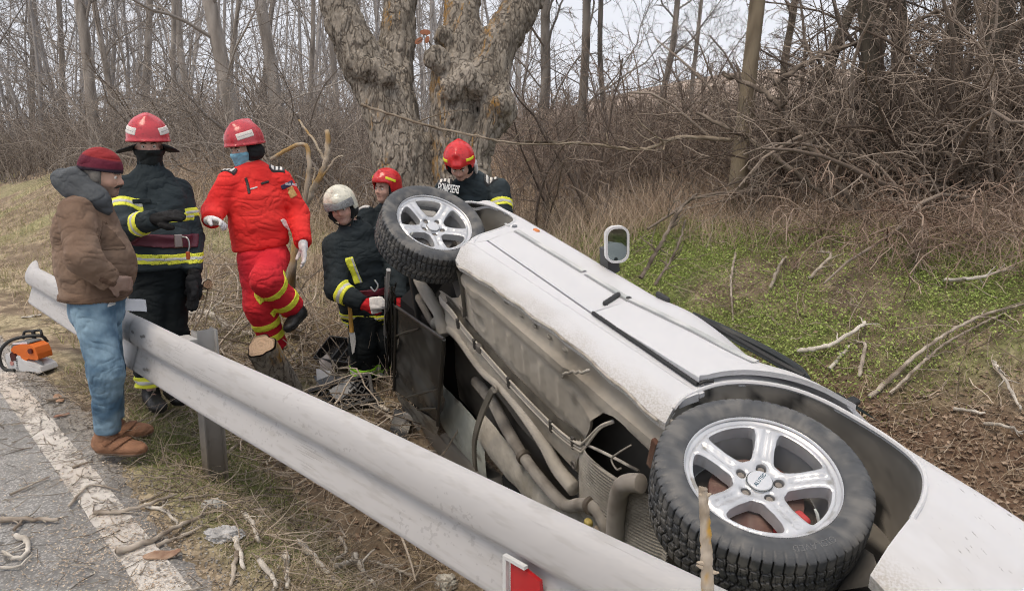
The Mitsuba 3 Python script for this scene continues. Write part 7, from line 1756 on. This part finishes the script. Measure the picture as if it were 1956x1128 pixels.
# broken lichen-grown sapling behind the red suit
sp = thing('broken_sapling', 'broken sapling with orange lichen standing right of the red suit', 'sapling')
rng = np.random.default_rng(9)
def lichcol(v):
    t = sstep(.50, .62, meshkit.fbm(v * 9, 3, 5))[:, None] * .8
    return jitter(v, (.24, .20, .15), (.42, .37, .30), 14, 4) * (1 - t) + np.array([.33, .20, .06]) * t
stem = smooth_path([V(-2.120, 7.074, -0.077) - V(0, 0, .05), V(-1.892, 6.399, 0.554), V(-1.847, 6.464, 0.884), V(-1.748, 6.535, 1.249), V(-1.677, 6.561, 1.381), V(-1.596, 6.599, 1.575), V(-1.578, 6.649, 1.830)], 40)
part(sp, 'stem', tube(stem + rng.normal(0, .004, stem.shape), np.linspace(.042, .020, 40) * rng.uniform(.88, 1.12, 40), 10), 'matte', lichcol, smooth=True)
for k, (pts, r) in enumerate(((([V(-1.847, 6.464, 0.884), V(-1.730, 6.454, 1.351), V(-1.713, 6.500, 1.590), V(-1.752, 6.525, 1.715), V(-1.892, 6.465, 1.668), V(-2.003, 6.399, 1.591)]), .024), (([V(-1.596, 6.599, 1.575), V(-1.721, 6.734, 1.743), V(-1.881, 6.873, 1.929)]), .014), (([V(-1.677, 6.561, 1.381), V(-1.515, 6.602, 1.588), V(-1.448, 6.608, 1.619)]), .013), (([V(-1.748, 6.535, 1.249), V(-1.711, 6.682, 1.475), V(-1.739, 6.690, 1.519)]), .010))):
    q = smooth_path(pts, 24)
    part(sp, 'limb', tube(q + rng.normal(0, .003, q.shape), np.linspace(r, r * .6, 24), 8), 'matte', lichcol, smooth=True)
# stick standing in front of the near wheel
ss = thing('upright_stick', 'lichen-spotted stick standing in front of the near rear wheel', 'stick')
q = smooth_path([V(0.387, 1.339, 0.735), V(0.391, 1.383, 0.856), V(0.391, 1.407, 0.923), V(0.389, 1.430, 0.991), V(0.388, 1.441, 1.022)], 40)
part(ss, 'shoot', tube(q + np.random.default_rng(3).normal(0, .0006, q.shape), np.linspace(.0135, .0085, 40) * (1 + .16 * (np.random.default_rng(4).uniform(size=40) - .5)), 12), 'matte', lambda v: jitter(v, (.24, .20, .155), (.42, .37, .31), 40, 4, 4) * (1 - sstep(.58, .66, meshkit.fbm(v * 22, 3, 8)))[:, None] + np.array([.40, .24, .05]) * sstep(.58, .66, meshkit.fbm(v * 22, 3, 8))[:, None], smooth=True)
for a, d, L in ((V(0.389, 1.386, 0.871), V(-.7, 0, .3), .022), (V(0.390, 1.385, 0.864), V(.8, -.2, .1), .024), (V(0.389, 1.388, 0.882), V(-.9, -.1, .15), .02), (V(0.390, 1.433, 1.003), V(.8, -.1, .5), .016), (V(0.389, 1.433, 1.005), V(-.7, -.1, .3), .012)):
    part(ss, 'bud', tube([a, a + unit(d) * L * .6, a + unit(d) * L], [.005, .0045, .0015], 7), 'matte', (.40, .34, .27))
# the cut log and a smaller one
def log(name, label, c, d, r, L, seed):
    k = thing(name, label, 'log'); d = unit(d); R3 = frame(d)
    th = np.linspace(0, 2 * np.pi, 40, endpoint=False); ts = np.linspace(0, 1, 16)
    rad = r * (1 + .10 * np.sin(3 * th + seed) + .05 * np.sin(7 * th))
    P = np.stack([c + d * (L * t) + (rad * (1 + .12 * t + .06 * meshkit.noise(np.stack([th * 3, 0 * th + t * 6, 0 * th], -1), seed)))[:, None] * (np.cos(th)[:, None] * R3[:, 0] + np.sin(th)[:, None] * R3[:, 1]) for t in ts], 0)
    part(k, 'bark', gridmesh(P, closed_v=True), 'bark', None, smooth=True)
    rr = np.linspace(0, .93, 12)
    F = np.stack([c - d * (.004 + .004 * np.cos(q * 20)) + (rad * q)[:, None] * (np.cos(th)[:, None] * R3[:, 0] + np.sin(th)[:, None] * R3[:, 1]) for q in rr], 0)
    def fc(v):
        x = np.linalg.norm(v - c, axis=1) / r
        ring = .5 + .5 * np.sin(x * 42 + 5 * meshkit.noise(v * 25, 2))
        return (np.array([.50, .36, .25])[None] * (1 - .22 * ring[:, None]) * (.85 + .3 * meshkit.fbm(v * 40, 3, 5))[:, None]) * np.where(x > .86, .62, 1)[:, None]
    part(k, 'cut_face', gridmesh(F, closed_v=True), 'matte', fc, smooth=True, label='pale sawn face')
log('cut_log', 'stout log with a pale sawn face standing behind the guardrail', V(-1.734, 5.085, 0.348), V(.10, .55, -.75), .098, .55, 2)
log('cut_log', 'small sawn branch end in the brash behind the rail', V(-2.625, 6.446, 0.532), V(-.6, .7, -.15), .042, .55, 5)
log('cut_log', 'sawn branch end lying near the small firefighter gloves', V(-2.754, 6.573, 0.401), V(-.5, .6, -.05), .035, .5, 7)

# ---- broken plastic round the car's nose
gr = thing('broken_grille', 'black broken plastic grille lying at the feet of the stooping firefighter', 'grille')
gc = V(-1.371, 5.659, -0.290) + V(0, .0, .06); gR = frame(V(-.15, -.60, .80), V(.95, .15, .20))
def plate(poly, c, R3, t=.006, f=None):
    m = extr(poly, t); v = m[0].copy()
    if f is not None: v[:, 2] += f(v[:, 0], v[:, 1])
    return v @ R3.T + c, m[1]
part(gr, 'frame', plate(sg.box(-.30, -.14, .30, .14).difference(sg.box(-.275, -.115, .275, .115)), gc, gR, .03), 'wet', (.018, .019, .020))
for j in range(9):
    for i in range(3):
        x0, y0 = -.275 + j * .061 + (i % 2) * .03, -.115 + i * .077
        cell = sg.Polygon([(x0 + .03, y0), (x0 + .058, y0 + .036), (x0 + .03, y0 + .072), (x0 + .002, y0 + .036)]).buffer(.004)
        part(gr, 'slat', plate(cell.difference(cell.buffer(-.009)).intersection(sg.box(-.28, -.12, .28, .12)), gc, gR, .024), 'wet', (.022, .024, .026))
part(gr, 'backing', plate(sg.box(-.28, -.12, .28, .12), gc - gR[:, 2] * .02, gR, .004), 'matte', (.008, .008, .009))
tr_ = thing('plastic_tray', 'black ribbed plastic tray, broken off the car, lying left of the dark trousers', 'car part')
tc = V(-1.428, 6.308, -0.187) + V(0, 0, .12); tR = frame(V(-.35, -.45, .8), V(.75, -.55, .1))
part(tr_, 'floor', plate(sg.box(-.24, -.13, .24, .13), tc, tR, .006), 'wet', (.020, .020, .021))
for a, b, c, d in ((-.24, -.13, .24, -.122), (-.24, .122, .24, .13), (-.24, -.13, -.232, .13), (.232, -.13, .24, .13)): part(tr_, 'wall', plate(sg.box(a, b, c, d), tc, tR, .09), 'wet', (.020, .020, .021))
for k in range(3): part(tr_, 'rib', plate(sg.box(-.08 + k * .09, -.12, -.072 + k * .09, .12), tc, tR, .05), 'wet', (.055, .055, .058))
def shard(pts, name, label, cat, col, lift=.04, seed=0, mat='satin', nrm=None):
    p = np.array(pts, float); c = p.mean(0); c[2] += lift
    nn = unit(np.array([.1, -.5, .8]) if nrm is None else nrm); R3 = frame(nn, p[1] - p[0])
    q = (p + V(0, 0, lift) - c) @ R3
    poly = sg.Polygon(q[:, :2]).convex_hull
    m = sheet(poly, lambda u, w: c + np.stack([u, w, .03 * np.sin(u * 7 + seed) + .015 * np.sin(w * 19)], -1) @ R3.T, .03, .006, tuple(-nn))
    single(name, m, mat, label, cat, col, smooth=35)
shard([V(-1.629, 5.991, -0.226), V(-1.237, 5.972, -0.220), V(-0.983, 5.710, -0.308), V(-1.339, 5.457, -0.323)], 'bumper_fragment', 'torn black bumper skin lying under the broken grille', 'car part', lambda v: jitter(v, (.016, .017, .018), (.07, .072, .075), 9, 3), .03, 1, 'wet')
shard([V(-1.420, 5.640, -0.284), V(-1.284, 5.812, -0.270), V(-1.168, 5.819, -0.289), V(-1.342, 5.558, -0.318)], 'plastic_shard', 'grey plastic shard in front of the broken grille', 'car part', (.30, .31, .32), .12, 2)
shard([V(-1.606, 6.000, -0.229), V(-1.494, 6.002, -0.221), V(-1.451, 5.889, -0.238), V(-1.564, 5.835, -0.233)], 'plastic_shard', 'white plastic shard at the left end of the broken grille', 'car part', (.60, .60, .60), .09, 3)
shard([V(-1.651, 6.772, -0.140), V(-1.559, 6.706, -0.142), V(-1.530, 6.528, -0.161), V(-1.589, 6.544, -0.156)], 'lamp_shard', 'red lamp shard on the pale litter left of the dark trousers', 'lamp shard', (.42, .05, .035), .05, 4, 'gloss')
shard([V(-1.710, 6.430, -0.152), V(-1.658, 6.479, -0.156), V(-1.617, 6.345, -0.175), V(-1.663, 6.310, -0.178)], 'lamp_shard', 'smaller red lamp shard farther left', 'lamp shard', (.40, .05, .035), .04, 5, 'gloss')
shard([V(-1.654, 6.272, -0.190), V(-1.589, 6.341, -0.173), V(-1.486, 6.124, -0.210), V(-1.533, 5.987, -0.221)], 'plastic_shard', 'pale curved plastic shard between the log and the black tray', 'car part', (.42, .38, .36), .06, 6)
shard([V(-0.891, 5.504, -0.341), V(-0.741, 5.420, -0.360), V(-0.773, 5.211, -0.433), V(-0.903, 5.314, -0.393)], 'bumper_fragment', 'dark plastic fragment below the pale hose', 'car part', (.02, .021, .022), .05, 7, 'wet')
# short-handled tool leaning by the dark trousers
tl = thing('hand_tool', 'tool with an orange-yellow handle and a grey blade leaning beside the dark trousers', 'tool')
part(tl, 'handle', tube(smooth_path([V(-1.287, 5.891, 0.455), V(-1.279, 5.871, 0.354), V(-1.270, 5.851, 0.252)], 10), [.016, .0165, .017, .017, .017, .017, .017, .017, .018, .018], 12), 'satin', (.50, .27, .05), smooth=40)
bp_ = [V(-1.291, 5.851, 0.256), V(-1.246, 5.851, 0.256), V(-1.237, 5.837, 0.183), V(-1.250, 5.821, 0.101), V(-1.266, 5.818, 0.085), V(-1.262, 5.835, 0.170)]
part(tl, 'blade', hullpts([p + V(0, o, 0) for p in bp_ for o in (-.006, .006)]), 'dull_metal', (.48, .48, .47), smooth=30)

# ---- scraps on the verge
def crumple(c, size, name, label, cat, col, seed):
    m = tm(trimesh.creation.icosphere(4)); v = m[0]
    n = meshkit.fbm(v * 2.2, 3, seed); n2 = np.abs(meshkit.noise(v * 5, seed + 3) - .5)
    v = v * (0.55 + .9 * n + .5 * n2)[:, None] * np.asarray(size); v[:, 2] = np.maximum(v[:, 2], -.3 * size[2])
    single(name, (v + c + V(0, 0, size[2] * .3), m[1]), 'satin', label, cat, col, smooth=50)
crumple(V(-1.278, 3.112, -0.009), (.075, .05, .035), 'plastic_bag', 'crumpled greyish plastic bag lying on the verge among sticks', 'bag', lambda v: jitter(v, (.30, .30, .30), (.47, .47, .47), 20, 3), 4)
crumple(V(-1.461, 3.447, -0.031), (.055, .035, .028), 'plastic_scrap', 'scrap of white plastic by the verge grass above the bag', 'plastic scrap', lambda v: jitter(v, (.28, .28, .265), (.46, .46, .44), 25, 4), 7)
crumple(V(-0.369, 3.855, -0.703), (.060, .05, .04), 'white_stone', 'rough whitish stone under the near end of the guardrail', 'stone', lambda v: jitter(v, (.28, .28, .255), (.50, .49, .45), 22, 5), 9)
crumple(V(-1.336, 3.691, -0.189), (.03, .02, .02), 'wood_piece', 'pale chunk of wood on the verge', 'wood', lambda v: jitter(v, (.30, .25, .21), (.44, .38, .33), 22, 5), 11)
def bark_piece(p, L, w, label, seed, col):
    d = unit(np.append(np.random.default_rng(seed).normal(0, 1, 2), 0)); R3 = frame(V(0, 0, 1), d)
    m = sheet(shapely.affinity.scale(sg.Point(0, 0).buffer(1, quad_segs=5), L, w), lambda u, w_: p + np.stack([u, w_, .010 + 6 * (w * w - w_ ** 2) + .004 * np.sin(u * 60)], -1) @ R3.T, .012, .005, (0, 0, -1))
    single('bark_piece', m, 'matte', label, 'bark', lambda v: jitter(v, *col, 30, seed), smooth=35, group='pieces of bark on the road')
bark_piece(V(-3.097, 4.952, 0.003), .09, .03, 'flat orange-brown bark piece on the asphalt left of the jeans', 3, ((.26, .15, .09), (.42, .28, .20)))
bark_piece(V(-1.477, 2.934, 0.002), .075, .035, 'curved brown bark piece among the sticks at the end of the white line', 4, ((.22, .13, .09), (.36, .25, .18)))
bark_piece(V(-2.884, 4.623, 0.004), .05, .02, 'small red-brown bark curl on the asphalt', 5, ((.17, .08, .06), (.30, .17, .12)))
bark_piece(V(-4.881, 7.524, 0.002), .10, .03, 'pale slip of bark beyond the chainsaw', 6, ((.36, .33, .29), (.50, .47, .43)))

# ---- chainsaw on the asphalt edge
cs = thing('chainsaw', 'orange and white chainsaw standing on the asphalt edge at the far left', 'chainsaw')
c0_ = V(-3.739, 5.686, 0.003); ux = unit(V(1, -.28, 0)); uz = V(0, 0, 1); uy = np.cross(uz, ux)
CR = np.stack([ux, uy, uz], 1)
C2 = lambda m: xf(m, CR, c0_)
def side_plate(pts, y0, t, r=.006):
    m = extr(sg.Polygon(pts).buffer(-r).buffer(r), t); v = m[0]
    return np.stack([v[:, 0], y0 + v[:, 2], v[:, 1]], -1), m[1][:, ::-1]
body = [(-.145, .02), (-.125, .005), (-.05, .0), (.05, .004), (.10, .006), (.155, -.004), (.185, .012), (.17, .05), (.12, .075), (.05, .085), (.0, .10), (-.015, .125), (-.045, .12), (-.06, .10), (-.10, .115), (-.14, .135), (-.16, .12)]
part(cs, 'crankcase', C2(side_plate(body, -.075, .15)), 'satin', lambda v: jitter(v, (.48, .49, .50), (.62, .63, .64), 30, 3), smooth=30)
top = [(-.085, .125), (-.10, .165), (-.07, .195), (.0, .215), (.09, .218), (.135, .20), (.155, .15), (.160, .105), (.12, .10), (.06, .105), (.03, .085), (-.01, .088), (-.02, .12), (-.06, .14)]
part(cs, 'engine_cover', C2(side_plate(top, -.07, .13, .012)), 'satin', lambda v: jitter(v, (.60, .13, .018), (.70, .17, .028), 12, 4), smooth=35, label='orange engine cover')
part(cs, 'cover_knob', C2(xf(tm(trimesh.creation.cylinder(.020, .02, sections=20)), frame(V(0, 1, 0)), (.10, -.075, .17))), 'satin', (.10, .015, .01), smooth=40)
part(cs, 'air_filter', C2(side_plate([(-.105, .16), (-.10, .20), (-.03, .232), (.07, .235), (.09, .222), (.0, .215), (-.07, .195)], -.06, .11)), 'satin', (.16, .165, .17), smooth=30)
part(cs, 'sticker', C2(side_plate([(-.085, .205), (-.08, .218), (.06, .236), (.062, .222)], -.063, .003, .001)), 'satin', (.66, .62, .66), smooth=30)
part(cs, 'handle', C2(tube(smooth_path([(-.055, -.10, .012), (-.125, -.105, .012), (-.165, -.11, .05), (-.18, -.10, .12), (-.165, -.08, .18), (-.11, -.04, .235), (-.02, .02, .255), (.06, .07, .25), (.085, .095, .20)], 40), .013, 12)), 'satin', (.02, .021, .021), smooth=True)
part(cs, 'hand_guard', C2(tube(smooth_path([(-.10, .05, .22), (-.09, .06, .275), (-.02, .07, .285), (.055, .07, .295), (.075, .06, .26)], 24), .010, 8)), 'satin', (.018, .018, .019), smooth=True)
part(cs, 'guard_stem', C2(xf(rbox((.03, .02, .07), .005), None, (-.01, .065, .255))), 'satin', (.018, .018, .019), smooth=40)
part(cs, 'intake', C2(side_plate([(-.10, .075), (-.105, .13), (-.085, .15), (-.05, .12), (-.055, .085)], -.079, .02)), 'satin', (.06, .012, .012), smooth=30)
for k in range(6): part(cs, 'cooling_slot', C2(xf(rbox((.016, .006, .006), .002), None, (-.048, -.077, .022 + k * .015))), 'satin', (.04, .04, .04), smooth=30)
part(cs, 'fuel_cap', C2(xf(tm(trimesh.creation.cylinder(.017, .008, sections=18)), frame(V(0, 1, 0)), (-.095, -.078, .06))), 'satin', (.45, .22, .20), smooth=40)
part(cs, 'rear_grip', C2(tube(smooth_path([(.10, -.03, .10), (.13, -.035, .075), (.155, -.035, .04)], 12), .017, 10)), 'satin', (.22, .23, .24), smooth=True)
part(cs, 'base_rubber', C2(side_plate([(-.13, .004), (-.05, -.008), (.06, -.004), (.16, -.012), (.18, .0), (.10, .004)], -.07, .14, .002)), 'satin', (.03, .03, .03), smooth=30)
